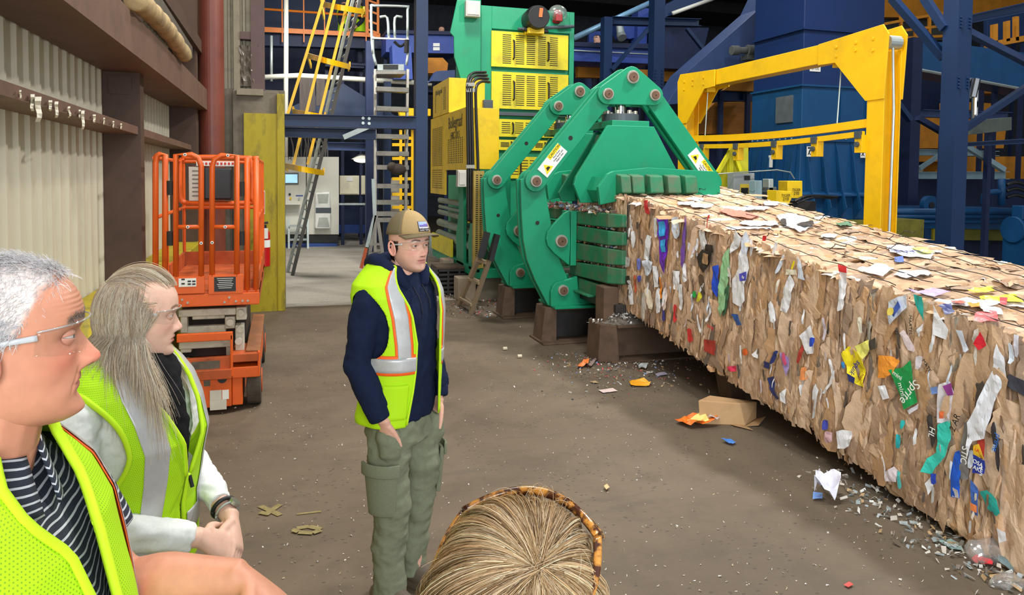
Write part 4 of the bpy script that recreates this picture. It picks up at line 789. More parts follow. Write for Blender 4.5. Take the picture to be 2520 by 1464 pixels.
for (x, y, c) in ((715, 488, YEL), (713, 478, BLK), (736, 489, GALV)): m = MB(); p = atY(x, y, Yc); m.cyl(p-[0, .04, 0], p, .03, n=12); m.build('switch', c, cb)
ac = cpart('cooling_unit', [(776, 474), (813, 472), (814, 563), (775, 563)], -.22, .22, M('white_enamel', (232, 232, 224), .4), bevel=.03); cpart('grille', [(781, 478), (809, 477), (806, 500), (784, 500)], -.23, .01, M('vent_grey', (176, 180, 172), .6), ac); cpart('grille', [(785, 535), (806, 535), (811, 558), (781, 558)], -.23, .01, M('vent_grey'), ac); cpart('badge_strip', rect(777, 511, 815, 524), -.235, .012, DKGREY, ac)
text('M', atY(713, 391, Yc-.01), (1, 0, 0), (0, 0, 1), .13, BLK, cb)
cab = thing('cable_bunch', 'grey cables rising from the top of the control cabinet', 'cables', atY(750, 385, 20.3))
for i in range(14):
    x = 722+i*6.5; m = MB(); m.tube([atY(x, 386, 20.4), atY(x-4+8*RNG.random(), 360, 20.4), atY(x-6+12*RNG.random(), 335, 20.4), atY(x, 300, 20.5)], .02, 6, smooth=4); m.build('cable', M('grey_cable', (112, 108, 102), .6, var=.3), cab)
ss = thing('step_stool', 'small aluminium step stool in front of the control cabinet', 'step stool', atz(735, 612))
for x in (711, 758):
    m = MB(); a = atz(x, 612); m.bar(a, a+[.0, .15, .75], .05, .05); m.build('leg', GALV, ss); m = MB(); m.bar(a+[0, .3, 0], a+[0, .15, .75], .05, .05); m.build('leg', GALV, ss)
for k in (.2, .55): m = MB(); a, b = atz(711, 612), atz(758, 612); m.bx(a[0], b[0], a[1]+.02, a[1]+.25, k, k+.04); m.build('tread', GALV, ss)
for i, (x0, x1, lab) in enumerate(((836, 884, 'wide cream junction box beside the control cabinet'), (889, 901, 'narrow cream junction box beside the navy column'))):
    e = thing('junction_box', lab, 'junction box', atY(x0, 480, 20.6)); m = MB(); slab(m, rect(x0, 432, x1, 479), 20.5, .3); m.build('box', M('cream_enamel', (226, 220, 192), .5), e, bevel=.01); m = MB(); slab(m, rect(x0+2, 434, x1-2, 477), 20.48, .02); m.build('lid', M('cream_enamel'), e, bevel=.008)
    if i == 0: m = MB(); slab(m, rect(853, 434, 868, 446), 20.465, .01); m.build('notice', WHITEST, e)
one('cable_tray', rect(834, 500, 903, 505), 20.5, .3, GALV, 'galvanised cable tray below the cream junction boxes', 'cable tray')
one('machine_housing', rect(834, 507, 905, 572), 22, .5, BLUEG, 'grey blue machine housing behind the opening', 'machine'); one('machine_skid', rect(830, 553, 905, 574), 21.8, .3, M('skid_blue', (44, 84, 168), .5), 'blue skid at the foot of the far machine', 'machine')
one('machine_board', rect(834, 372, 905, 432), 23, .3, BLUEN, 'navy panel behind the hanging lamp', 'machine')
lp = thing('pendant_lamp', 'lit bell-shaped lamp hanging over the junction boxes', 'lamp', atY(891, 395, 18.1)); p = atY(891, 390, 18.1)
m = MB(); m.cyl(p+[0, 0, -.02], p+[0, 0, .10], .26, .07, 20); m.build('shade', OFFW, lp); m = MB(); m.ball(p+[0, 0, -.03], (.2, .2, .07), 14); m.build('bulb', M('warm_bulb', (255, 246, 210), .5, var=0, emit=3.0), lp); m = MB(); m.tube([p+[0, 0, .1], p+[0, 0, .34]], .012, 6); m.build('stem', DKGREY, lp)
# ---- caged access ladder (leaning) in front of the cabinet
cl = thing('caged_ladder', 'leaning yellow caged ladder with dark stringers', 'ladder', atz(715, 678)); Yl = 14.6
def lean(x, y): return atY(x, y, Yl)
for off, mt in ((0, M('dark_stringer', (66, 64, 58), .5, var=.15)),):
    m = MB(); m.bar(atY(720, 676, Yl), atY(893, -30, Yl), .06, .15, (0, 1, 0)); m.build('stringer', mt, cl); m = MB(); m.bar(atY(708, 668, Yl+.45), atY(876, -30, Yl+.45), .06, .08, (0, 1, 0)); m.build('stringer', M('pale_stringer', (150, 156, 148), .5), cl)
for k in range(30):
    f = .03+k/31; a = lean(720+173*f, 676-706*f); m = MB(); m.cyl(a, a+[-.04, .48, 0], .016, n=6); m.build('rung', GALV, cl)
for pa, pb in (((658, 420), (798, 5)), ((682, 424), (825, -10)), ((719, 414), (856, -10))):
    pass
for (x0, y0, x1, y1, dY) in ((676, 385, 797, -5, .75), (722, 405, 824, -5, .95), (757, 405, 858, -5, .7)):
    m = MB(); m.bar(atY(x0, y0, Yl-dY), atY(x1, y1, Yl-dY), .05, .11, (0, 1, 0)); m.build('cage_bar', GANTRY, cl)
for (x0, y0, x1, y1) in ((695, 400, 797, 419), (721, 268, 800, 282), (756, 130, 861, 158), (790, 3, 896, 22)):
    L = [atY(x0+(x1-x0)*t, y0+(y1-y0)*t, Yl-.95*math.sin(math.pi*t)**.7) for t in np.linspace(0, 1, 14)]; Bk_ = [p+[0, 0, -.10] for p in L]
    m = MB(); m.rings([L, Bk_], cap=False, closed=False)
    L2 = [p+[.06, .55+.9*0, -.06] for p in (L[0], L[7], L[-1])]
    m.bar(L[0], L[0]+[.1, .9, -.12], .02, .09); m.bar(L[-1], L[-1]+[.02, .5, -.02], .02, .09); m.build('cage_hoop', GANTRY, cl, solid=.012)
# ---- aluminium platform ladder
al = thing('platform_ladder', 'tall aluminium platform ladder with handrails and warning plate', 'ladder', atz(945, 655)); Ya = 14.8
AL = M('dull_aluminium', (150, 146, 138), .4, .5, var=.15, dirt=(90, 82, 74), da=.5)
for x0, x1 in ((931, 923), (1004, 1003)): m = MB(); m.bar(atY(x0-8, 650, Ya), atY(x1, 172, Ya+.8), .05, .1, (0, 1, 0)); m.build('stile', AL, al)
for y in (214, 262, 297, 330, 372, 406, 452, 492, 520, 535): m = MB(); a, b = atY(926, y, Ya+.4), atY(1004, y, Ya+.4); m.bx(a[0], b[0], a[1]-.12, a[1]+.12, a[2]-.09, a[2]); m.build('tread', AL, al)
for pts in (((918, 132), (915, 90), (914, 18), (922, 14), (1000, 16), (1003, 24), (1003, 90)), ((935, 42), (953, 44), (957, 95)), ((972, 95), (972, 44), (990, 42))):
    m = MB(); m.tube([atY(x, y, Ya+.85) for x, y in pts], .028, 8, smooth=3); m.build('handrail', GALV, al, smooth=True)
for x in (918, 1003): m = MB(); m.tube([atY(x, 90, Ya+.85), atY(x+1, 130, Ya+.85), atY(x+(8 if x < 950 else -3), 160, Ya+.85)], .028, 8, smooth=3); m.build('handrail', GALV, al, smooth=True)
m = MB(); slab(m, rect(929, 158, 994, 173), Ya+.6, .03); pl_ = m.build('warning_plate', GALV, al); m = MB(); slab(m, rect(943, 159, 980, 171), Ya+.59, .012); m.build('black_label', BLK, pl_)
m = MB(); slab(m, rect(928, 174, 998, 182), Ya+.55, .7); m.build('platform', AL, al); m = MB(); slab(m, [(914, 91), (1006, 95), (1006, 98), (914, 95)], Ya+.8, .03); m.build('chain_bar', WHITEST, al)
m = MB(); m.tube([atY(970, 102, Ya+.85), atY(985, 114, Ya+.85), atY(1000, 104, Ya+.85)], .03, 6, smooth=4); m.tube([atY(1001, 98, Ya+.8), atY(1000, 130, Ya+.8)], .05, 8); m.build('cloth_strap', BLK, al)
m = MB(); m.ball(atY(980, 417, Ya+.2), (.16, .12, .12), 12); m.ball(atY(965, 411, Ya+.2), (.1, .1, .1), 10); tag(m.build('rag', M('dark_rag', (70, 60, 54), .9, var=.2), smooth=True), 'dark rag draped over a tread of the aluminium ladder', 'rag')
rs = thing('rolling_step', 'folding step with orange tipped leg at the foot of the aluminium ladder', 'step', atz(905, 655))
for (a, b, mt) in (((921, 535), (902, 610), GALV), ((902, 608), (889, 660), M('orange_tube', (206, 96, 50), .5)), ((926, 530), (905, 650), AL), ((930, 545), (945, 650), AL), ((918, 440), (922, 535), GALV)): m = MB(); m.bar(atY(*a, 14.0), atY(*b, 14.0), .05, .06); m.build('leg', mt, rs)
for y in (600, 622, 642): m = MB(); slab(m, rect(908, y, 940, y+4), 13.9, .2); m.build('tread', AL, rs)
# ---- mezzanine with orange railings, left of the column
one('blue_wall_board', [(575, -40), (905, -40), (905, 82), (575, 80)], 22.9, .1, BLUE, 'dark blue sheet wall behind the orange railing', 'machine panel')
one('blue_hopper', [(650, 100), (915, 110), (915, 300), (740, 300), (650, 240)], 24.0, .6, BLUEN, 'navy blue steel hopper below the orange railing', 'hopper'); one('mezzanine_deck', [(575, 82), (940, 92), (940, 120), (575, 110)], 20, .3, BLUEN, 'dark edge of the mezzanine deck under the orange railing', 'platform')
one('blue_chute', [(845, 205), (985, 292), (700, 292), (700, 270)], 19.6, .3, BLUE, 'blue triangular chute behind the yellow cage', 'chute')
rl = thing('safety_railing', 'orange safety railing along the mezzanine, behind the yellow cage', 'railing', atY(780, 90, 19.8)); Yr = 19.8
for a, b, r in (((575, 17), (905, 40), .03),): m = MB(); m.tube([atY(*a, Yr), atY(*b, Yr)], r, 8); m.build('top_rail', ORANGE, rl)
m = MB(); slab(m, [(575, 62), (936, 82), (936, 92), (575, 75)], Yr, .03); m.build('toe_board', ORANGE, rl)
for x in (584, 694, 747, 798, 900): m = MB(); m.bar(atY(x, -30, Yr), atY(x+1, 104, Yr), .03, .03, (0, 1, 0)); m.build('post', ORANGE, rl)
m = MB()
for x in (904, 930): m.bar(atY(x, -20, Yr), atY(x, 84, Yr), .06, .06, (0, 1, 0))
for y in (0, 25, 50, 72): m.bar(atY(904, y, Yr), atY(930, y+10, Yr), .03, .05)
m.build('gate', ORANGE, rl)
for pts, r, lab, nm in ((((704, -20), (704, 120), (703, 385)), .055, 'white vertical pipe in front of the mezzanine', 'vertical_pipe'), (((650, 190), (735, 186), (1062, 206)), .06, 'pale horizontal pipe crossing behind the caged ladder', 'horizontal_pipe'), (((668, 88), (668, 200)), .03, 'thin grey conduit under the mezzanine', 'conduit')):
    m = MB(); m.tube([atY(x, y, 18.0) for x, y in pts], r, 10); tag(m.build(nm, OFFW if r > .04 else GALV, smooth=True), lab, 'pipe')
for x0, x1, y1, lab in ((737, 776, 275, 'wide grey hanging strip curtain behind the caged ladder'), (778, 800, 260, 'narrow grey hanging strip curtain behind the caged ladder')):
    one('strip_curtain', rect(x0, 190, x1, y1), 17.98, .04, M('grey_curtain', (74, 66, 62), .8, var=.3, stretch=(6, 6, .4)), lab, 'strip curtain')
bc1 = one('belt_conveyor', [(950, 82), (1128, 86), (1128, 132), (950, 128)], 18.6, .9, BLUEB, 'bright blue conveyor side behind the blue column, beside the aluminium ladder', 'conveyor', 'bright blue conveyors')
for x, y in ((1066, 106), (1066, 116)): m = MB(); slab(m, rect(x, y, x+16, y+8), 18.58, .01); tag(m.build('notice', WHITEST), 'upper white notice on the bright blue conveyor' if y < 110 else 'lower white notice on the bright blue conveyor', 'notice')
cv1 = one('conveyor_cover', [(950, 73), (1128, 77), (1128, 86), (950, 82)], 18.5, 1.0, BLUEN, 'navy top edge of the bright blue conveyor', 'conveyor'); join(cv1, bc1)
one('amber_drum_cover', [(1052, 142), (1090, 142), (1103, 156), (1100, 180), (1052, 180)], 18.7, .5, AMBER, 'amber cover under the bright blue conveyor', 'cover')
one('blue_gearbox', [(965, 110), (1012, 112), (1016, 195), (968, 195)], 17.8, .5, BLUEB, 'bright blue box seen through the aluminium ladder', 'machine'); one('blue_bracket', [(1074, 175), (1120, 172), (1120, 200), (1060, 200)], 16.5, .4, BLUEG, 'grey blue bracket above the yellow housing', 'bracket')
one('yellow_guard_frame', [(980, 265), (1060, 268), (1060, 285), (985, 285)], 17.0, .2, GANTRY, 'yellow guard bar behind the opening beam', 'guard')
yg = thing('guard_railing', 'yellow guard railing behind the aluminium ladder', 'railing', atY(1000, 560, 17.5))
for x in (986, 999, 1015): m = MB(); m.bar(atY(x, 320, 17.5), atY(x, 632, 17.5), .06, .06, (0, 1, 0)); m.build('post', GANTRY, yg)
for y in (340, 356, 390, 440, 478, 510): m = MB(); m.bar(atY(965, y, 17.5), atY(1050, y, 17.5), .04, .07); m.build('rail', GANTRY, yg)
one('grey_board', rect(962, 438, 985, 622), 17.9, .2, OFFW, 'pale panel seen through the aluminium ladder', 'panel'); column(945, 962, 200, 600, 17.6, BLUE, 'blue column seen through the aluminium ladder')
# ---- plant between the tower and the portal
column(1484, 1504, 40, 300, 15.5, BLUE, 'short blue column left of the tall one, behind the front clamp peak')
column(1604, 1630, -60, 420, 14.6, BLUE, 'tall blue bolted column behind the front clamp peak', bolts=(172, 205))
beam([(1503, 42), (1720, 48), (1720, 66), (1503, 61)], 15.6, .22, BLUE, 'blue beam between the short and the tall blue column')
brace((1505, 172), (1602, 64), 15.4, .1, BLUE, 'blue diagonal brace between the short and the tall blue column'); brace((1690, 70), (1745, 140), 16.2, .1, BLUE, 'navy diagonal brace right of the tall blue column')
bc2 = one('belt_conveyor', [(1408, 113), (1606, 118), (1606, 157), (1408, 150)], 17.0, .9, BLUEB, 'bright blue conveyor side with white line behind the short blue column', 'conveyor', 'bright blue conveyors')
cv2 = one('conveyor_cover', [(1408, 103), (1606, 108), (1606, 120), (1408, 114)], 16.9, 1.0, BLUEN, 'navy top edge of the conveyor with the white line', 'conveyor'); join(cv2, bc2)
m = MB(); m.tube([atY(1408, 124, 16.95), atY(1606, 134, 16.95)], .016, 6); tag(m.build('cable_line', GALV), 'thin white line along the bright blue conveyor', 'cable')
for x0, x1, y0, y1, lab in ((1423, 1481, 163, 190, 'amber panel left of the short blue column'), (1563, 1603, 170, 192, 'amber panel left of the tall blue column'), (1630, 1690, 174, 200, 'amber panel right of the tall blue column')): one('amber_board', rect(x0, y0, x1, y1, 2), 18.0, .2, AMBER, lab, 'panel', 'amber panels under the conveyor')
one('navy_hopper', [(1632, 66), (1745, 68), (1720, 172), (1632, 168)], 17.5, 1, BLUEN, 'navy hopper wall right of the tall blue column', 'hopper'); one('lower_beam_band', [(1408, 190), (1606, 200), (1606, 240), (1408, 230)], 19.2, .4, BLUEG, 'grey blue band under the amber panels', 'machine panel')
m = MB(); m.tube([atY(1412, 94, 16.5), atY(1607, 4, 16.5)], .07, 10); tag(m.build('incline_rail', M('pale_blue_steel', (120, 160, 190), .4, .3), smooth=True), 'pale blue inclined tube rising to the ceiling', 'tube')
one('lit_blue_board', [(1450, 78), (1484, 76), (1484, 104), (1450, 104)], 20, .1, BLUEB, 'bright blue panel behind the man in the dark cap', 'machine panel'); one('blue_upright', [(1571, 20), (1597, 20), (1592, 110), (1568, 110)], 18.2, .4, BLUEB, 'bright blue upright box beside the tall blue column', 'machine'); one('blue_machine', [(1515, 62), (1572, 62), (1572, 90), (1550, 96), (1530, 92)], 18.4, .4, BLUEB, 'bright blue machine on the conveyor behind the diagonal brace', 'machine')
p = atY(1528, 85, 18); m = MB(); m.cyl(p+[-.05, 0, .25], p, .09, .11, 14); m.cyl(p, p+[0, -.08, -.1], .12, n=14); tag(m.build('air_duct', GALV, smooth=False), 'pale ribbed hose outlet above the conveyor', 'duct')
one('conveyor_incline', [(1628, 46), (1640, 10), (1700, -20), (1860, -40), (1760, 0), (1650, 38)], 17.2, .8, BLUE, 'blue inclined conveyor near the ceiling with pale tube', 'conveyor'); m = MB(); m.tube([atY(1655, 33, 17.1), atY(1752, -2, 17.1)], .05, 8); tag(m.build('pale_tube', OFFW, smooth=True), 'pale tube along the inclined conveyor', 'tube')
# inclined chute conveyor running up to the hopper tower
one('chute_conveyor', [(1640, 258), (1690, 178), (1868, 22), (1888, -20), (1960, -20), (1962, 120), (1860, 140), (1800, 190), (1725, 250)], 12.2, .6, BLUEG, 'grey blue chute conveyor rising towards the hopper tower', 'conveyor')
beam([(1630, 222), (1852, 226), (1852, 250), (1630, 247)], 13.1, .2, BLUE, 'dark blue beam under the rising chute conveyor')
one('timber_board', [(1692, 330), (1692, 322), (1760, 252), (1852, 250), (1856, 330)], 13.35, .15, M('amber_boarding', (150, 94, 26), .7, var=.2, scale=8, stretch=(.2, 1, 6)), 'amber boarded panel under the blue beam', 'panel'); one('timber_board', [(1780, 222), (1840, 180), (1856, 196), (1856, 225)], 12.84, .1, AMBER, 'small amber panel above the blue beam', 'panel'); one('dark_machine_bulk', [(1680, 330), (1860, 330), (1860, 470), (1680, 470)], 13.6, 1, BLUEN, 'dark machinery bulk behind the yellow gantry posts', 'machine')
mt_ = thing('gear_motor', 'grey gear motor mounted on the chute conveyor', 'motor', atY(1838, 138, 11.9)); p, q2 = atY(1800, 124, 11.9), atY(1838, 124, 11.9)
m = MB(); m.cyl(p, p+(q2-p)*.45, .085, n=18); m.cyl(p+(q2-p)*.45, q2, .06, n=16); m.build('motor_body', M('motor_grey', (84, 88, 86), .5, var=.15), mt_, bevel=.004); m = MB(); m.cyl(q2, q2+[.16, 0, 0], .10, n=18); m.cyl(q2+[.16, 0, 0], q2+[.28, 0, 0], .075, n=16); m.bx(q2[0]-.02, q2[0]+.22, 11.85, 12.05, q2[2]-.17, q2[2]-.08); m.build('gearbox', M('motor_grey'), mt_, bevel=.004)
# ---- hopper tower
hp_ = thing('hopper_tower', 'large blue hopper tower behind the yellow gantry', 'hopper', (8.7, 10.8, 0)); HX, HY = 7.9, 10.1; hx1 = atY(2175, 100, HY)[0]; hy1 = atX(1852, 300, HX)[1]
zb = lambda y: atX(1964, y, HX)[2]
m = MB(); m.bx(HX, hx1, HY, hy1, zb(212), 7.2); m.build('upper_casing', HOPB, hp_, bevel=.01)
m = MB(); m.bx(HX-.02, hx1, HY-.02, hy1, zb(345), zb(212)); m.build('middle_casing', TEAL, hp_, bevel=.01)
zL, zM = zb(345), zb(540); m = MB(); m.hexa([(HX-.12, HY-.12, zM), (hx1+.1, HY-.12, zM), (hx1+.1, hy1+.1, zM), (HX-.12, hy1+.1, zM), (HX-.02, HY-.02, zL), (hx1, HY-.02, zL), (hx1, hy1, zL), (HX-.02, hy1, zL)]); m.build('lower_casing', TEAL, hp_, bevel=.01)
for k, z in enumerate((zb(212), zb(345), zb(75))): m = MB(); m.bx(HX-.06, hx1, HY-.06, hy1, z-.015, z+.015); m.build('flange', TEAL if k < 2 else HOPB, hp_)
m = MB()
for i in range(8): m.cyl((HX+.2+i*.2, HY-.06, zb(345)+.03), (HX+.2+i*.2, HY-.075, zb(345)+.03), .012, n=6); m.cyl((HX-.06, HY+.15+i*.15, zb(345)+.03), (HX-.075, HY+.15+i*.15, zb(345)+.03), .012, n=6)
m.build('flange_bolts', PALEST, hp_)
for i in range(6): x = HX+.05+i*(hx1-HX-.1)/5; m = MB(); m.prism([(x, HY-.02, zL), (x, HY-.10, zL-.2), (x, HY-.20, zM+.55), (x, HY-.32, zM+.2), (x, HY-.14, zM)], (.014, 0, 0)); m.build('stiffener', TEAL, hp_)
for i in range(5): y = HY+.05+i*(hy1-HY-.1)/4; m = MB(); m.prism([(HX-.02, y, zL), (HX-.10, y, zL-.2), (HX-.2, y, zM+.5), (HX-.14, y, zM)], (0, .014, 0)); m.build('stiffener', TEAL, hp_)
for i in range(3): x = HX+.7+i*.5; m = MB(); m.bx(x, x+.012, HY-.05, HY-.02, zL, zb(212)); m.build('stiffener', TEAL, hp_)
m = MB(); m.prism([(HX-.12, HY-.14, zM+.42), (hx1, HY-.14, zM+.42), (hx1, HY-.22, zM+.38), (HX-.12, HY-.22, zM+.38)], (0, 0, .03)); m.build('ledge', TEAL, hp_)
m = MB(); a, b = atX(1912, 240, HX-.03), atX(1950, 300, HX-.03); m.bx(HX-.05, HX-.02, b[1], a[1], b[2], a[2]); m.build('inspection_window', M('dusty_window', (84, 92, 98), .6, var=.2), hp_)
for (x, y, w, h, s_) in ((1885, 179, 18, 13, 'B-105'), (2006, 169, 26, 13, 'B-105')):
    fr = x > 1964; p = atY(x, y, HY-.012) if fr else atX(x, y, HX-.012); rt = np.array([1., 0, 0]) if fr else np.array([0, -1., 0]); ww = .1 if fr else .12; n_ = np.cross(rt, (0, 0, 1))
    m = MB(); m.obox(p, rt*ww, n_*.004, np.array([0, 0, .045])); lb = m.build('sign_plate', WHITEST, hp_); text(s_, p+n_*.006, rt, (0, 0, 1), .06, BLK, lb)
m = MB(); a = atY(1782, 201, 12.15); m.bx(a[0]-.06, a[0]+.06, 12.13, 12.15, a[2]-.045, a[2]+.045); lb = tag(m.build('sign_plate', WHITEST), 'small white number plate on the chute conveyor', 'sign'); text('B-105', a-[0, .025, 0], (1, 0, 0), (0, 0, 1), .045, BLK, lb)
for (x, y) in ((1991, 373), (2123, 376)):
    p = atY(x, y, HY-.10 if y < 375 else HY-.1); m = MB(); m.bx(p[0]-.045, p[0]+.045, p[1]-.012, p[1], p[2]-.08, p[2]+.08); s_ = m.build('hazard_sign', WHITEST, hp_); m = MB(); m.bx(p[0]-.035, p[0]+.035, p[1]-.016, p[1]-.012, p[2]+.045, p[2]+.07); m.ball(p+[.005, -.014, .02], (.013, .004, .013), 8); m.bar(p+[0, -.014, .01], p+[-.01, -.014, -.02], .022, .004, (0, 1, 0)); m.bar(p+[-.01, -.014, -.02], p+[.02, -.014, -.05], .012, .004, (0, 1, 0)); m.bar(p+[-.01, -.014, -.02], p+[-.03, -.014, -.05], .012, .004, (0, 1, 0)); m.build('pictogram', BLK, s_)
m = MB(); p = atX(1897, 397, HX-.1); m.bx(p[0]-.01, p[0], p[1]-.05, p[1]+.05, p[2]-.1, p[2]+.1); m.build('warning_label', WHITEST, hp_)
m = MB(); m.bx(HX-.3, hx1+.6, HY-.35, hy1+.3, 0, zM); struct(m.build('trim_30', M('olive_concrete_plinth', (120, 116, 42), .9, var=.2, dirt=(60, 60, 30))))
# ---- yellow gantry with wire-guide rail
gt = thing('yellow_gantry', 'yellow steel gantry frame standing behind the bales', 'gantry', (6.0, 8.5, 0)); X0 = 6.0; gm = lambda m, n, b=.006, mt=GANTRY: m.build(n, mt, gt, bevel=b)
y1, y2 = 6.47, 10.45; zt = 3.45
for yy in (y1, y2):
    m = MB(); m.bx(X0-.02, X0-.005, yy-.11, yy+.13, 0, zt-.2); m.bx(X0+.185, X0+.20, yy-.11, yy+.13, 0, zt-.2); m.bx(X0-.005, X0+.185, yy, yy+.012, 0, zt-.2); gm(m, 'post')
    m = MB(); m.bx(X0-.1, X0+.28, yy-.2, yy+.2, 0, .02); gm(m, 'base_plate')
m = MB(); m.bx(X0-.01, X0+.19, y1+.2, y2-.2, zt-.22, zt-.0); gm(m, 'top_beam')
for yy, s_ in ((y1, 1), (y2, -1)):
    for x in (X0-.035, X0+.20):
        m = MB(); m.prism([(x, yy-.12*s_, zt-.72), (x, yy-.16*s_, zt-.06), (x, yy-.08*s_, zt+.05), (x, yy+.9*s_, zt+.0), (x, yy+.9*s_, zt-.24), (x, yy+.62*s_, zt-.25), (x, yy+.14*s_, zt-.72)], (.015, 0, 0))
        for (a, b) in ((.05, -.08), (.3, -.08), (.6, -.08), (.05, -.2), (.3, -.16), (.6, -.18)): m.cyl((x-.012, yy+a*s_, zt+b), (x, yy+a*s_, zt+b), .018, n=8)
        gm(m, 'corner_plate', .003)
m = MB(); m.tube([(X0+.08, y1-.1, 3.3), (X0+.08, y1-.14, 2.6), (X0+.08, y1-.13, 1.2)], .014, 6); m.cyl((X0+.02, y1-.08, 3.32), (X0+.17, y1-.08, 3.32), .07, n=16); gm(m, 'cable', 0, GALV)
zr = lambda y: atX(2135, 290, X0)[2]-.05-(.05*math.sin(math.pi*(y-6.6)/3.8))
m = MB(); ys = np.linspace(6.62, 10.4, 14)
for a, b in zip(ys[:-1], ys[1:]): m.bar((X0+.06, a, zr(a)), (X0+.06, b, zr(b)), .06, .09)
gm(m, 'guide_rail', 0)
m = MB()
for a, b in zip(ys[:-1], ys[1:]): m.bar((X0-.04, a, zr(a)-.12), (X0-.04, b, zr(b)-.12), .05, .06)
gm(m, 'guide_rail', 0)
for px in (1988, 1738): yy = atX(px, 100, X0)[1]; zz = zt-.22; m = MB(); yh = atX(2058 if px > 1900 else 1733, 100, X0)[1]; m.bx(X0+.02, X0+.16, yh-.08, yh+.08, zz-.07, zz); gm(m, 'hanger'); m = MB(); m.tube([(X0+.08, yh, zz-.05), (X0+.06, yh+.02, zr(yh)+.04)], .008, 6); gm(m, 'hanger_rod', 0, GALV)
for px in (1738, 1822, 1917, 2016, 2125): yy = atX(px, 320, X0)[1]; z = zr(yy)-.15; m = MB(); m.bx(X0-.07, X0+.02, yy-.06, yy+.05, z-.17, z+.02); m.cyl((X0-.10, yy, z-.08), (X0-.07, yy, z-.08), .03, n=12, mi=1); m.bx(X0-.09, X0-.06, yy-.05, yy+.04, z-.02, z+.06, 1); o = m.build('wire_guide', [GANTRY, DKGREY], gt, bevel=.004)
# ---- items between bales and hopper
one('mesh_fence', [(1763, 425), (1807, 358), (1842, 358), (1842, 480), (1763, 480)], 9.3, .03, M('lime_mesh', (190, 186, 40), .6, var=.1), 'yellow green triangular mesh guard behind the bale', 'machine guard')
m = MB(); m.bar(atY(1766, 425, 9.25), atY(1804, 360, 9.25), .05, .05); m.bar(atY(1797, 370, 9.25), atY(1797, 480, 9.25), .06, .06, (0, 1, 0)); m.bar(atY(1800, 360, 9.25), atY(1822, 420, 9.25), .04, .05); tag(m.build('guard_post', M('lime_yellow_paint', (222, 214, 30), .5)), 'bright yellow frame of the triangular mesh guard', 'machine guard')
kb = thing('control_box', 'grey control box with small display and lit button, behind the bale', 'control box', atY(1833, 485, 8.9))
m = MB(); slab(m, rect(1806, 426, 1857, 486), 8.9, .16); m.build('box', M('box_grey', (150, 156, 156), .45), kb, bevel=.006); m = MB(); slab(m, rect(1832, 432, 1846, 443), 8.893, .01); m.build('display', BLK, kb); m = MB(); slab(m, rect(1822, 453, 1844, 481), 8.893, .01); m.build('warning_plate', M('box_yellow', (214, 184, 60), .5), kb); m = MB(); slab(m, rect(1824, 462, 1842, 479), 8.888, .008); m.build('dark_panel', BLK, kb)
m = MB(); m.tube([atY(1765, 428, 8.85), atY(1912, 418, 8.85), atY(1945, 424, 8.85), atY(1955, 440, 8.85)], .009, 6); m.build('conduit', GALV, kb)
wt = thing('wire_tier_unit', 'yellow twin wire feeder unit with black print, behind the bale', 'machine', atY(1940, 500, 8.2))
m = MB(); m.prism([atY(x, y, 8.2) for x, y in ((1911, 468), (1948, 471), (1948, 490), (1942, 502), (1930, 508), (1911, 505))], (0, .2, 0)); m.build('feeder_cover', YEL, wt, bevel=.008); m = MB(); slab(m, rect(1938, 445, 1975, 488), 8.5, .2); m.build('feeder_cover', YEL, wt, bevel=.008)
for x, y, Y in ((1934, 488, 8.19), (1960, 474, 8.49)): text('TIGER', atY(x, y-7, Y), (1, 0, 0), (0, 0, 1), .05, BLK, wt); text('210', atY(x, y+2, Y), (1, 0, 0), (0, 0, 1), .06, BLK, wt)
for x0, y0, x1, y1_, mt in ((1858, 444, 1876, 490, PALEST), (1888, 470, 1904, 488, DKGREY), (1892, 440, 1904, 470, GALV), (1890, 460, 1912, 505, M('motor_grey'))): m = MB(); slab(m, rect(x0, y0, x1, y1_), 8.6, .14); m.build('actuator', mt, wt, bevel=.01)
m = MB(); slab(m, rect(1950, 495, 2008, 520), 8.6, .5); m.build('bed', BLACKST, wt)
m = MB(); m.tube([atY(1955, 495, 8.5), atY(1990, 482, 8.5), atY(2060, 485, 8.8)], .02, 6, smooth=4); m.tube([atY(1960, 500, 8.5), atY(2000, 486, 8.5), atY(2050, 488, 8.8)], .016, 6, smooth=4); m.build('hose', BLK, wt)
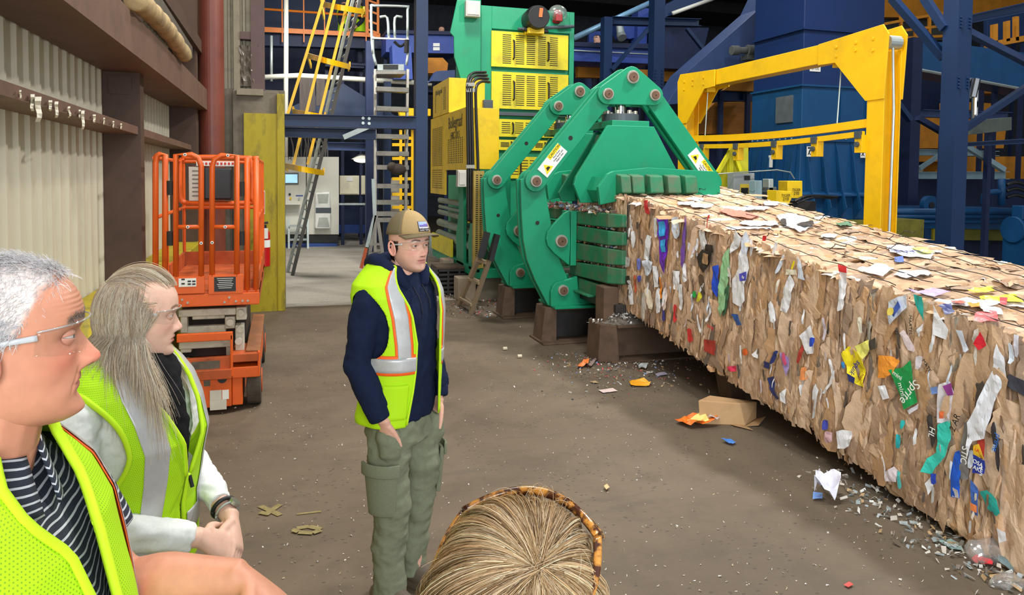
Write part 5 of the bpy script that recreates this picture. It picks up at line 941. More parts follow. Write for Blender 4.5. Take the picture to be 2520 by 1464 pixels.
# ---- right-hand steelwork
column(2338, 2371, -80, 640, 7.3, BLUE, 'large blue column on the right, between gantry and picture edge', bolts=(40, 190))
column(2234, 2258, 90, 505, 11.0, BLUEN, 'thin navy column right of the yellow gantry post')
cn = one('belt_conveyor', [(2180, 90), (2330, 105), (2540, 132), (2540, 226), (2330, 186), (2180, 158)], 11.5, .6, TEAL, 'long teal blue conveyor running right behind the large column', 'conveyor'); m = MB(); m.tube([atY(2190, 158, 11.4), atY(2530, 222, 11.4)], .03, 6); tag(m.build('conveyor_pipe', GALV), 'galvanised pipe under the teal conveyor', 'pipe')
brace((2195, -5), (2323, 142), 8.2, .1, BLUE, 'upper blue diagonal from the hopper to the large column', Y2=7.6); brace((2275, -5), (2325, 70), 7.8, .1, BLUE, 'short blue diagonal at the top of the large column', Y2=7.5); brace((2362, 68), (2530, 155), 8.0, .11, BLUEG, 'grey blue diagonal falling right from the large column'); brace((2362, 325), (2530, 212), 8.2, .1, BLUE, 'blue diagonal rising right from the large column'); brace((2185, 222), (2240, 296), 10.5, .1, BLUE, 'navy diagonal right of the gantry post'); brace((2375, 358), (2470, 418), 9.5, .08, PALEST, 'pale diagonal right of the large column'); brace((2258, 290), (2320, 326), 9.5, .09, BLUEN, 'short navy diagonal left of the large column'); brace((2262, 415), (2330, 370), 12.5, .07, PALEST, 'pale diagonal left of the large column'); brace((2196, 452), (2240, 400), 11.5, .06, BLK, 'black diagonal bar beside the pale panel')
beam([(2345, 46), (2540, 2), (2540, 28), (2345, 66)], 7.6, .2, BLUE, 'blue beam running right from the large column near the top'); beam([(2350, 352), (2540, 340), (2540, 352), (2350, 362)], 7.8, .15, BLUE, 'thin blue beam running right from the large column at mid height'); beam([(2262, 270), (2480, 277), (2480, 294), (2262, 288)], 11.3, .2, BLUEG, 'blue beam across the amber machine'); beam([(2180, 365), (2450, 372), (2450, 384), (2180, 382)], 13.0, .2, PALEST, 'pale beam behind the two right columns'); beam([(2255, 423), (2475, 422), (2475, 441), (2255, 440)], 12.5, .2, PALEST, 'pale green beam low behind the large column')
for px, lab in (([(2200, 285), (2480, 290), (2470, 365), (2190, 365), (2180, 350)], 'big amber machine body behind the right columns'), ([(2372, 212), (2490, 222), (2470, 230), (2372, 230)], 'upper amber cover under the teal conveyor'), ([(2355, 250), (2460, 255), (2440, 272), (2355, 270)], 'amber cover above the blue beam'), ([(2186, 382), (2330, 384), (2330, 398), (2186, 398)], 'narrow amber strip under the pale beam'), ([(2330, 385), (2540, 385), (2540, 450), (2300, 450)], 'low amber machine body behind the large column')):
    o = one('amber_machine' if lab[0] == 'b' else 'machine_cover', px, 14.0, .5, AMBER, lab, 'machine')
    if lab[0] == 'b': am = o
    else: join(o, am)
one('pale_board', [(2186, 402), (2290, 408), (2290, 455), (2240, 458), (2186, 440)], 14.5, .1, OFFW, 'pale panel between the gantry post and the large column', 'panel'); one('grey_trough', [(2360, 300), (2490, 288), (2490, 320), (2365, 334)], 9.0, .3, M('dull_grey', (84, 92, 86), .7, var=.15), 'grey trough beside the large column', 'trough')
one('dark_bulk', [(2180, 440), (2540, 440), (2540, 512), (2180, 512)], 13.0, 1.0, BLUEN, 'dark navy conveyor bed low on the right', 'conveyor'); one('dark_hopper', [(2185, 180), (2330, 190), (2330, 260), (2250, 340), (2185, 360)], 15.0, .6, BLUEN, 'dark sloping hopper right of the gantry post', 'hopper')
m = MB(); a, b = atY(2400, 232, 8.6), atY(2398, 300, 8.6); m.cyl(a+[0, 0, .15], b, .05, n=14); m.cyl(atY(2402, 195, 8.6), atY(2392, 240, 8.6), .06, n=14); tag(m.build('hydraulic_ram', CHROME), 'chrome hydraulic ram under the teal conveyor', 'cylinder')
for y, r, lab in ((520, .06, 'upper teal pipe along the machine bed'), (532, .045, 'middle teal pipe along the machine bed'), (545, .03, 'lower teal pipe along the machine bed')): m = MB(); m.tube([atY(2150, y, 10.5), atY(2520, y+2, 10.5)], r, 10); tag(m.build('bed_pipe', TEAL, smooth=True), lab, 'pipe')
bd = thing('machine_bed', 'teal machine bed with yellow guard panels low on the right', 'machine', (9.0, 9.2, 0)); m = MB(); slab(m, rect(2140, 508, 2540, 560, 6), 10.8, 1.2); m.build('top_rail', TEAL, bd); m = MB(); slab(m, rect(2140, 548, 2300, 625), 10.9, .3); m.build('lower_panel', TEAL, bd)
for x in (2190, 2232, 2275): m = MB(); slab(m, rect(x, 548, x+8, 625), 10.82, .1); m.build('rib', TEAL, bd)
m = MB(); slab(m, rect(2296, 540, 2540, 590, 3), 10.9, .05); m.build('guard_mesh', M('olive_mesh', (110, 106, 30), .7, var=.2), bd)
for x in (2296, 2350, 2422): m = MB(); slab(m, rect(x, 540, x+6, 592), 10.86, .05); m.build('guard_post', M('dull_yellow', (170, 156, 30), .6), bd)
m = MB(); slab(m, rect(2140, 592, 2540, 660), 11.2, .5); m.build('dark_base', BLUEN, bd)
m = MB(); p = atY(2292, 505, 10.7); m.cyl(p, p+[0, .1, 0], .17, n=24); m.cyl(p-[0, .02, 0], p, .06, n=14, mi=1); m.build('bearing', [TEAL, BLK], bd)
pu = thing('electric_motor', 'teal electric motor standing at the right edge', 'motor', atY(2510, 640, 9.5)); p = atY(2490, 565, 9.5)
m = MB(); m.cyl(p, p+[.06, 0, 0], .22, n=24); m.cyl(p+[.06, 0, 0], p+[.6, 0, 0], .18, n=24); m.build('motor_body', TEAL, pu, bevel=.01); m = MB(); m.bx(p[0]+.1, p[0]+.5, 9.4, 9.6, p[2]+.17, p[2]+.4); m.build('terminal_box', TEAL, pu, bevel=.01); m = MB(); m.bx(p[0]+.05, p[0]+.6, 9.3, 9.7, 0, p[2]-.16); m.build('stand', TEAL, pu)
m = MB(); m.tube([atY(2420, 505, 10), atY(2424, 478, 10), atY(2450, 472, 10), atY(2470, 472, 10)], .05, 10, smooth=4); m.tube([atY(2465, 505, 10), atY(2465, 440, 10)], .06, 10); tag(m.build('elbow_pipe', TEAL, smooth=True), 'teal elbow pipe on the machine bed', 'pipe')
for i, y in enumerate((455, 470, 486)): m = MB(); m.tube([atY(2478, y, 10), atY(2500, y-6, 10), atY(2530, y+2, 10)], .03, 8, smooth=4); tag(m.build('black_hose', BLK, smooth=True), ('top', 'middle', 'bottom')[i]+' black hose of three at the right edge', 'hose')
# upper right walkway railing
wr = thing('walkway_railing', 'amber walkway railing above the teal conveyor, left of the large column', 'railing', atY(2250, 95, 14)); YW = 14.5
for a, b in (((2170, 60), (2330, 30)), ((2170, 82), (2330, 62)), ((2200, 95), (2335, 88))): m = MB(); m.bar(atY(*a, YW), atY(*b, YW), .04, .06); m.build('rail', AMBER, wr)
for x in (2217, 2252, 2287): m = MB(); m.bar(atY(x, 40, YW), atY(x, 98, YW), .06, .06, (0, 1, 0)); m.build('post', AMBER, wr)
one('amber_gantry_wall', [(2160, -30), (2540, -30), (2540, 30), (2340, 44), (2160, 42)], 16.5, .2, AMBER, 'amber sheet wall at the top right', 'panel'); wl = thing('window_frame_stand', 'amber framed platform guard at the upper right edge', 'railing', atY(2480, 100, 12))
for px in ([(2445, 60), (2456, 58), (2456, 108), (2445, 108)], [(2477, 52), (2486, 50), (2486, 100), (2477, 102)], [(2500, 40), (2508, 40), (2508, 100), (2500, 100)], [(2430, 104), (2540, 84), (2540, 98), (2430, 118)]): m = MB(); slab(m, px, 12.0, .08); m.build('frame_bar', AMBER, wl)
one('blue_back_board', [(2430, 40), (2540, 20), (2540, 90), (2430, 108)], 13.0, .1, BLUE, 'blue panel behind the amber platform guard', 'panel'); one('dark_sheet', [(2170, 40), (2330, 30), (2330, 100), (2170, 92)], 17.0, .1, M('dim_grey_wall', (70, 72, 66), .8), 'dim grey sheet behind the walkway railing', 'panel')
# ================================================================== LIFT, WALL FITTINGS, FLOOR ITEMS
LORG = M('lift_orange_paint', (226, 96, 28), 0.42, var=0.08, scale=5, dirt=(150, 66, 26), da=0.5, ds=4, dp=(.55, .75)); LORGD = M('dirty_orange_steel', (186, 84, 34), 0.6, var=.15, scale=6, dirt=(92, 56, 36), da=.7, ds=5)
LCREAM = M('cream_scissor_arm', (206, 200, 182), .5, var=.1, dirt=(110, 100, 86), da=.6, ds=8); RUB = M('black_rubber', (40, 38, 36), .8, var=.2)
YL_ = 6.30; SCL = 2.153
def LP(cx, cy, Y=YL_): return atY(360+cx/SCL, 360+cy/SCL, Y)
lift = thing('scissor_lift', 'orange scissor lift with folded platform gates beside the wall', 'scissor lift', (-.5, 7.1, 0)); lb_ = lambda m, n, mt=LORG, b=.006, par=None, **k: m.build(n, mt, par or lift, bevel=b, **k)
zf = LP(300, 845)[2]; zd = LP(300, 775)[2]; xl, xr = LP(40, 500)[0], LP(597, 500)[0]; zt_ = LP(300, 45)[2]; Yb_ = 8.1
m = MB(); m.bx(LP(125, 800)[0]-.1, xr, YL_-.02, Yb_, zf, zd+.01); m.bx(xl+.03, xr, YL_, Yb_, zd-.03, zd+.02); lb_(m, 'platform_deck', LORGD)
m = MB(); m.bx(LP(125, 800)[0]-.05, xr, YL_-.035, YL_-.02, zf, LP(0, 790)[2]); lb_(m, 'fascia')
def tubeP(pts, r=.0165, Y=YL_, nm='rail_tube', par=None, sm=0): m = MB(); m.tube([LP(x, y, Y) for x, y in pts], r, 8, smooth=sm); return m.build(nm, LORG, par or lift, smooth=True)
for pts in (((49, 780), (49, 90), (56, 50), (70, 43), (100, 44), (100, 780)), ((534, 780), (534, 60)), ((582, 830), (582, 60))): tubeP(pts, .022)
tubeP(((560, 62), (597, 62)), .016)
for side in (0, 1):
    g = tubeP(((157, 690), (157, 44), (240, 44), (275, 60), (291, 105), (291, 690)) if not side else ((349, 690), (349, 110), (362, 68), (400, 48), (480, 48), (480, 690)), .021, YL_-.02, 'gate')
    tubeP(((160, 427), (290, 427)) if not side else ((350, 427), (480, 427)), .0165, YL_-.02, 'gate_rail', g)
    m = MB(); a, b = (LP(125, 690), LP(312, 775)) if not side else (LP(330, 680), LP(515, 775)); m.bx(a[0], b[0], YL_-.04, YL_-.01, b[2], a[2]); lb_(m, 'gate_plate', LORG, .004, g)
    m = MB(); a, b = (LP(175, 697), LP(268, 738)) if not side else (LP(362, 690), LP(476, 762)); m.bx(a[0], b[0], YL_-.044, YL_-.04, b[2], a[2]); st = lb_(m, 'instruction_label', WHITEST if not side else BLK, 0, g)
    if not side:
        m = MB()
        for (x, y) in ((195, 705), (195, 728), (228, 715), (252, 715), (228, 730), (252, 730)): c = LP(x, y, YL_-.045); m.obox(c, (.012, 0, 0), (0, .001, 0), (0, 0, .006))
        m.build('pictogram', BLK, st)
    else:
        m = MB()
        for k in range(6): c = LP(418, 700+k*10, YL_-.045); m.obox(c, (.06-.006*(k % 3), 0, 0), (0, .001, 0), (0, 0, .0018))
        m.build('printed_lines', WHITEST, st)
    for (x, y) in ((220, 427), (205, 44), (291, 513)) if not side else ((418, 427), (432, 48), (349, 510)): m = MB(); c = LP(x, y, YL_-.038); m.cyl(c-[0, .006, 0], c, .012, n=10, mi=0); m.cyl(c-[0, .008, 0], c-[0, .005, 0], .006, n=8, mi=1); m.build('bolt', [WHITEST, BLK], g)
for (x0, y0, x1, y1) in ((105, 182, 147, 258), (105, 450, 147, 525), (487, 188, 523, 265), (487, 450, 523, 523)): m = MB(); a, b = LP(x0, y0), LP(x1, y1); m.cyl(((a[0]+b[0])/2, YL_, b[2]), ((a[0]+b[0])/2, YL_, a[2]), (b[0]-a[0])/2, n=14); m.build('foam_grip', RUB, lift)
# side and rear rails
for x in (xl+.01, xr-.012):
    for z in (zt_-.03, (zt_+zd)/2+.05): m = MB(); m.cyl((x, YL_, z), (x, Yb_, z), .016, n=8); m.build('side_rail', LORG, lift)
    for y in (6.9, 7.5, Yb_): m = MB(); m.cyl((x, y, zd), (x, y, zt_-.03), .016, n=8); m.build('rail_post', LORG, lift)
m = MB(); m.bx(xl+.0, xl+.02, YL_, Yb_, zd, zd+.15); m.bx(xr-.02, xr, YL_, Yb_, zd, zd+.15); m.bx(xl, xr, Yb_-.02, Yb_, zd, zd+.15); lb_(m, 'toe_board', LORGD)
for z in (zt_-.03, (zt_+zd)/2+.05): m = MB(); m.cyl((xl, Yb_, z), (xr, Yb_, z), .016, n=8); m.build('rear_rail', LORG, lift)
m = MB(); YR = 7.75; pp = [LP(x, y, YR) for x, y in ((210, 300), (180, 270), (178, 95), (195, 68), (225, 58), (530, 62), (556, 90), (558, 270), (530, 300), (210, 300))]; m.tube(pp, .024, 8, smooth=3); m.build('rear_control_frame', LORG, lift, smooth=True)
m = MB(); a, b = LP(305, 113, YR), LP(458, 283, YR); m.bx(a[0], b[0], YR-.1, YR+.02, b[2], a[2]); lb_(m, 'control_box', BLK, .02)
m = MB(); a, b = LP(226, 108, YR), LP(300, 288, YR); m.bx(a[0], b[0], YR-.02, YR, b[2], a[2]); mn = lb_(m, 'manual_sheet', M('grubby_paper', (206, 200, 186), .7, var=.1), 0); m = MB()
for k in range(7): c = LP(262, 130+k*22, YR-.022); m.obox(c, (.03, 0, 0), (0, .001, 0), (0, 0, .006))
m.build('printed_lines', M('grey_print', (120, 116, 108), .7), mn)
m = MB(); a, b = LP(265, 78, YR-.03), LP(495, 106, YR-.03); m.bx(a[0], b[0], YR-.03, YR-.02, b[2], a[2]); wl_ = lb_(m, 'warning_strip', WHITEST, 0); m = MB()
for k in range(11): c = LP(278+k*20, 92, YR-.033); m.obox(c, (.010, 0, 0), (0, .001, 0), (0, 0, .012))
m.build('warning_marks', M('red_mark', (200, 60, 40), .6), wl_)
# scissor stack and chassis
Ys = 6.42
for (x0, y0, x1, y1, mt, dy, t) in ((170, 868, 475, 893, LCREAM, 0, .05), (240, 893, 415, 916, LCREAM, .03, .05), (180, 905, 218, 990, LCREAM, 0, .1), (416, 905, 470, 965, LCREAM, 0, .1), (476, 850, 532, 915, LCREAM, -.03, .12), (472, 945, 520, 1085, LCREAM, -.03, .12), (180, 962, 420, 990, LCREAM, .04, .06), (170, 1020, 455, 1065, LCREAM, .02, .05), (175, 1062, 235, 1100, LCREAM, .05, .08), (420, 1060, 455, 1115, LCREAM, .05, .08)):
    m = MB(); a, b = LP(x0, y0, Ys), LP(x1, y1, Ys); m.bx(a[0], b[0], Ys+dy, Ys+dy+t, b[2], a[2]); m.build('scissor_arm', mt, lift, bevel=.008)
m = MB(); a, b = LP(190, 850, 6.9), LP(530, 1100, 6.9); m.bx(a[0], b[0], 6.9, 7.9, b[2], a[2]); lb_(m, 'scissor_stack', BLACKST)
for (cx, cy) in ((500, 880), (498, 965), (490, 1030), (445, 930)): m = MB(); c = LP(cx, cy, Ys-.04); m.cyl(c-[0, .03, 0], c, .028, n=14); m.build('pivot', LCREAM, lift)
for (x0, y0, x1, y1, mt, dy, t, nm) in ((165, 990, 460, 1018, LORG, -.06, .04, 'frame_bar'), (446, 990, 462, 1210, LORG, -.06, .04, 'frame_bar'), (160, 1185, 455, 1218, LORGD, -.08, .2, 'frame_bar'), (170, 1125, 450, 1190, LORGD, -.03, .05, 'frame_bar'), (200, 1215, 455, 1398, LORG, -.05, .9, 'chassis'), (455, 1180, 512, 1385, LORG, -.03, .8, 'chassis'), (455, 1095, 600, 1130, LORGD, -.05, .4, 'step_tray'), (455, 1165, 600, 1212, LORG, -.05, .5, 'step_tray'), (590, 1080, 604, 1210, LORG, -.05, 1.2, 'step_tray')):
    m = MB(); a, b = LP(x0, y0), LP(x1, y1); m.bx(a[0], b[0], YL_+dy, YL_+dy+t, max(b[2], .06), a[2]); lb_(m, nm, mt)
m = MB(); a, b = LP(540, 900, 7.2), LP(604, 1090); m.hexa([LP(527, 1090), LP(604, 1090), LP(604, 1090)+[0, 1.6, 0], LP(527, 1090)+[0, 1.6, 0], LP(527, 1090)+[0, 0, .02], LP(604, 1090)+[0, 0, .02], LP(604, 1090)+[0, 1.6, .02], LP(527, 1090)+[0, 1.6, .02]]); lb_(m, 'side_tray', M('rusty_tray', (150, 96, 58), .7, var=.2, dirt=(90, 60, 44)))
for x0, y0, x1, y1, mt, nm in ((242, 1138, 392, 1172, M('grimy_plate', (92, 84, 72), .6, var=.3, scale=20), 'control_plate'), (340, 1285, 402, 1330, M('grubby_paper'), 'rating_plate'), (405, 1282, 440, 1328, WHITEST, 'rating_plate'), (340, 1335, 428, 1382, M('grubby_paper'), 'rating_plate'), (308, 1230, 342, 1260, M('grimy_plate'), 'rating_plate')): m = MB(); a, b = LP(x0, y0), LP(x1, y1); yy = YL_-.054 if y0 > 1200 else YL_-.034; m.bx(a[0], b[0], yy, yy+.004, b[2], a[2]); lb_(m, nm, mt, 0)
m = MB(); c = LP(403, 1228, YL_-.05); m.cyl(c-[0, .02, 0], c, .035, n=16); lb_(m, 'socket', BLK, 0)
for (x, y) in ((190, 812), (220, 828), (440, 800), (475, 820), (415, 825), (510, 818), (538, 818)): m = MB(); c = LP(x, y, YL_-.037); m.cyl(c-[0, .008, 0], c, .009, n=8); m.build('bolt', PIN, lift)
for yy in (YL_+.02, 7.75):
    for xa in (LP(530, 1300)[0], LP(170, 1300)[0]-.08): m = MB(); m.cyl((xa, yy+.19, .19), (xa+.11, yy+.19, .19), .19, n=32, mi=0); m.cyl((xa+.105, yy+.19, .19), (xa+.118, yy+.19, .19), .10, n=20, mi=1); m.build('wheel', [M('dirty_tyre', (84, 76, 66), .85, var=.2, scale=12), LORGD], lift, bevel=.012)
# ---- fittings on the wall: red pipe, insulated duct, conduit, extinguisher
m = MB(); a, b = atY(517, -60, 10.55), atY(517, 700, 10.55); m.cyl((a[0], 10.6, 0), (a[0], 10.6, 6.4), .158, n=32); tag(m.build('drain_pipe', REDBR, smooth=False), 'thick red brown vertical pipe in the corner behind the lift', 'pipe')
for f in m.f: pass
m = MB(); pts = [atX(332, -4, -.87), atX(362, 22, -.87), atX(394, 54, -.87), atX(424, 92, -.87), atX(454, 136, -.87)]; pts = smooth_path(pts, 8); rr = .07+.006*np.sin(np.arange(len(pts))*1.3); m.tube(pts, list(rr), 16); tag(m.build('insulated_duct', M('torn_tan_insulation', (186, 160, 116), .85, var=.2, scale=8, dirt=(110, 100, 80), da=.7, ds=6, bump=.6, bs=20), smooth=True), 'tan wrapped insulated duct hanging under the eave', 'duct')
m = MB(); a, b = atX(372, -10, -.95), atX(468, 130, -1.0); m.bar(a, b, .05, .14); tag(m.build('eave_rail', M('grey_brown_board', (92, 84, 74), .7, var=.2)), 'grey brown board above the insulated duct', 'rail')
m = MB(); m.tube([atY(466, 60, 10.9), atY(468, 370, 10.9)], .03, 8); m.tube([atY(471, 70, 10.9), atY(472, 120, 10.88)], .045, 8); tag(m.build('conduit_pipe', M('grey_green_pipe', (128, 134, 122), .6), smooth=True), 'grey green conduit in the corner left of the red brown pipe', 'pipe')
bmp = []; m = MB(); g = [[atY(588+48*u/8, 112+100*v/8, 10.93)+np.array([0, -.05*math.sin(u*1.7+v)*math.cos(v*1.3), 0]) for v in range(9)] for u in range(9)]; m.rings(g, cap=False, closed=False); tag(m.build('plastic_sheet', M('crinkled_dusty_plastic', (120, 112, 100), .3, var=.35, scale=6), solid=.002), 'crumpled dusty plastic sheet stuffed in the wall opening above the yellow wall', 'plastic sheet')
ex = thing('fire_extinguisher', 'red fire extinguisher on the yellow wall beside the lift', 'fire extinguisher', atY(651, 655, 10.7)); c = atY(651, 655, 10.7); h = atY(651, 575, 10.7)[2]
m = MB(); m.cyl(c, [c[0], c[1], h], .075, n=24); m.ball([c[0], c[1], h], (.075, .075, .06), 24); m.build('cylinder', M('extinguisher_red', (190, 24, 26), .3, var=.05), ex, bevel=.01); m = MB(); m.cyl([c[0], c[1], h+.05], [c[0], c[1], h+.12], .03, n=12); m.bar([c[0]-.09, c[1], h+.13], [c[0]+.05, c[1], h+.15], .03, .03); m.build('valve', BLK, ex); m = MB(); m.cyl([c[0], c[1], c[2]+.26], [c[0], c[1], c[2]+.36], .0765, n=24); m.build('label_band', WHITEST, ex); m = MB(); m.tube([[c[0]-.03, c[1]-.02, h+.1], [c[0]-.11, c[1]-.03, h], [c[0]-.10, c[1]-.03, c[2]+.25]], .014, 8, smooth=4); m.build('hose', BLK, ex, smooth=True); m = MB(); m.bx(c[0]-.01, c[0]+.05, c[1]-.09, c[1]-.085, h-.06, h+.08); m.build('inspection_tag', WHITEST, ex)
sg = thing('extinguisher_sign', 'small red and white sign above the fire extinguisher', 'sign', atY(645, 526, 10.78)); m = MB(); slab(m, rect(637, 469, 652, 527), 10.78, .01); m.build('plate', WHITEST, sg); m = MB(); slab(m, rect(647, 472, 651, 524), 10.775, .008); slab(m, rect(638, 472, 645, 476), 10.775, .008); m.build('red_print', M('red_mark'), sg)
# ---- things by the opening: rake, crate, old stepladder, concrete blocks
rk = thing('leaf_rake', 'grey leaf rake leaning by the blue column', 'rake', atY(1075, 640, 16.2)); T0 = atY(1058, 575, 16.2)
for k in range(14): m = MB(); e = atY(1056+k*2.9, 634-abs(k-7)*.6+k*.6, 16.15); m.tube([T0, T0*.4+e*.6+[0, -.03, 0], e, e+[0, .05, -.02]], .009, 5); m.build('tine', GALV, rk)
m = MB(); m.bar(atY(1050, 604, 16.17), atY(1080, 606, 16.17), .01, .02); m.build('spreader', GALV, rk); m = MB(); m.tube([T0, T0+[-.3, .1, 1.1]], .014, 6); m.build('handle', M('weathered_wood', (150, 132, 106), .8, var=.2, scale=20, stretch=(8, 8, .6)), rk)
cr = thing('slotted_crate', 'black slotted metal crate with dirt on top, beside the wooden stepladder', 'crate', (2.75, 11.2, 0)); a = atz(1075, 728); x0, y0 = a[0], a[1]; x1 = atY(1185, 690, y0)[0]; hh = .42
m = MB(); m.bx(x0, x0+.03, y0, y0+.5, 0, hh); m.bx(x1-.03, x1, y0, y0+.5, 0, hh); m.bx(x0, x1, y0+.47, y0+.5, 0, hh)
for k in range(6): m.bx(x0, x1, y0, y0+.02, .04+k*.068, .075+k*.068)
for k in range(5): xx = x0+(x1-x0)*k/4; m.bx(xx-.015, xx+.015, y0-.005, y0+.03, 0, hh)
m.build('slatted_body', BLACKST, cr); m = MB(); m.bx(x0, x1, y0, y0+.5, hh, hh+.03); m.build('lid', M('dirt_crust', (84, 70, 56), .95, var=.3, scale=12, bump=.5), cr)
sl = thing('wooden_stepladder', 'old wooden folding ladder leaning against the rear clamp frame', 'ladder', atz(1150, 770)); WOOD = M('weathered_wood'); fa, fb = atz(1128, 752), atz(1158, 773); ta, tb = atY(1188, 612, 9.55), atY(1212, 618, 9.45)
for a, b in ((fa, ta), (fb, tb)): m = MB(); m.bar(a, b, .05, .085, (0, 1, 0)); m.build('rail', WOOD, sl, bevel=.004)
for f in (.15, .50, .82): m = MB(); m.bar(fa*(1-f)+ta*f, fb*(1-f)+tb*f, .09, .035); m.build('rung', WOOD, sl)
for a in (ta, tb): m = MB(); m.bar(a+[-.03, 0, -.12], a+[.06, 0, .22], .06, .12, (0, 1, 0)); m.build('black_joint', BLK, sl)
for x, y, w, h, lab in ((1150, 655, .28, .35, 'pale concrete block under the dusty mesh guard'), (1104, 652, .18, .5, 'tall concrete foot under the green ram frame')): p = atz(x, y+40 if x > 1120 else y) if False else atY(x, y, 11.0 if x > 1120 else 12.2); m = MB(); m.bx(p[0]-w/2, p[0]+w/2, p[1], p[1]+.3, 0, h); tag(m.build('concrete_block', M('pale_concrete', (164, 146, 126), .9, var=.15), bevel=.015), lab, 'block')
m = MB(); a = atz(1050, 705); m.tube([a+[.0, .0, .02], a+[.3, .3, .02], a+[.6, .2, .02]], .02, 6, smooth=4); tag(m.build('red_strap', M('red_webbing', (150, 40, 36), .8)), 'dull red strap lying on the floor behind the crate', 'strap')
# ---- floor litter seen one by one
box_ = thing('cardboard_box', 'crushed cardboard box lying on the floor by the chute leg', 'box', atz(1790, 1040)); p0, p1, p2, p3 = atz(1722, 1044), atz(1835, 1048), atz(1862, 1030), atz(1745, 1024); hz_ = np.array([0, 0, .17])
m = MB(); m.hexa([p0, p1, p2, p3, p0+hz_+[.0, .03, .01], p1+hz_*.95+[-.02, .05, 0], p2+hz_*.8, p3+hz_]); CARDB = M('plain_cardboard', (186, 150, 108), .8, var=.1, scale=5, dirt=(120, 90, 60), da=.4, bump=.3, bs=12); m.build('carton', CARDB, box_, bevel=.008); m = MB(); m.add([p1, p1+[.08, -.05, .015], p2+[.06, -.03, .02], p2], [(0, 1, 2, 3)]); m.add([p0+[.2, 0, .0], p1, p1+[-.02, -.12, .01], p0+[.22, -.12, .012]], [(0, 1, 2, 3)]); m.build('flap', CARDB, box_, solid=.004)
def litter(nm, px, c, label, cat='paper scrap', z=.012, cr=.02, group=None, rough=.5, cur=0.0):
    bm = bmesh.new(); vs = [bm.verts.new(atz(x, y, z)) for x, y in px]; bm.faces.new(vs); bmesh.ops.triangulate(bm, faces=bm.faces[:])
    for _ in range(2): bmesh.ops.subdivide_edges(bm, edges=bm.edges[:], cuts=1, use_grid_fill=True); bmesh.ops.triangulate(bm, faces=bm.faces[:])
    bm.verts.index_update(); A = np.array([v.co[:] for v in bm.verts]); A[:, 2] += abs(fbm(A, 9, 2, int(px[0][0]) % 50))*cr; Fc = [tuple(v.index for v in f.verts) for f in bm.faces]; bm.free()
    m = MB(); m.add(A, Fc); return tag(m.build(nm, scrap_mat(c, rough), solid=.0012), label, cat, group)
sb = litter('snack_bag', [(1660, 1036), (1690, 1024), (1750, 1018), (1772, 1030), (1758, 1046), (1700, 1050)], (246, 120, 30), 'orange snack bag lying against the crushed cardboard box', 'bag', .02, .07)
for px, c in (([(1690, 1036), (1730, 1026), (1745, 1040), (1710, 1044)], (236, 210, 120)), ([(1740, 1036), (1766, 1022), (1796, 1008), (1790, 1018), (1764, 1040)], (206, 196, 196))): m = litter('print_patch', px, c, None, None, .035, .07); m.parent = sb; m.location = Vector(m.location)-Vector(sb.location)
ob = litter('orange_wrapper', [(1548, 944), (1556, 936), (1578, 934), (1604, 944), (1596, 950), (1552, 950)], (244, 170, 30), 'flat orange and yellow wrapper on the floor near the rusty pedestal', 'wrapper', .01, .03)
litter('white_card', [(1472, 960), (1508, 955), (1520, 962), (1484, 967)], (236, 214, 210), 'pinkish white card lying flat left of the orange wrapper', 'card', .008, .004)
litter('torn_wrapper', [(1416, 904), (1436, 892), (1450, 890), (1446, 900), (1428, 906)], (240, 130, 60), 'small orange torn wrapper at the foot of the rusty pedestal', 'wrapper', .01, .05); litter('grey_paper', [(1440, 902), (1466, 884), (1470, 888), (1452, 904)], (150, 130, 124), 'grey folded paper next to the small torn wrapper', 'paper', .012, .06)
litter('brown_card', [(1452, 940), (1464, 937), (1474, 942), (1460, 944)], (190, 160, 120), 'small brown card above the pinkish white card', 'card', .006, .01); litter('lilac_card', [(1612, 920), (1636, 915), (1644, 922), (1618, 926)], (190, 184, 206), 'lilac card on the dark floor under the bale', 'card', .008, .01); cp_ = litter('paper_plate', [(1570, 900), (1584, 896), (1594, 902), (1588, 908), (1574, 909)], (200, 206, 206), 'crumpled pale dish on the floor beside the lilac card', 'dish', .02, .05); litter('white_chip', [(1590, 914), (1606, 913), (1606, 918), (1592, 919)], (214, 214, 210), 'white chip between the pale dish and the lilac card', 'scrap', .006, .01)
litter('crumpled_paper', [(2002, 1226), (2010, 1190), (2022, 1180), (2034, 1200), (2068, 1216), (2068, 1226), (2054, 1232)], (226, 226, 240), 'large crumpled white paper on the floor beside the front bale', 'paper', .03, .16); litter('blue_paper', [(2001, 1212), (2024, 1214), (2024, 1228), (2000, 1228)], (120, 160, 226), 'light blue paper under the large crumpled white paper', 'paper', .012, .01)
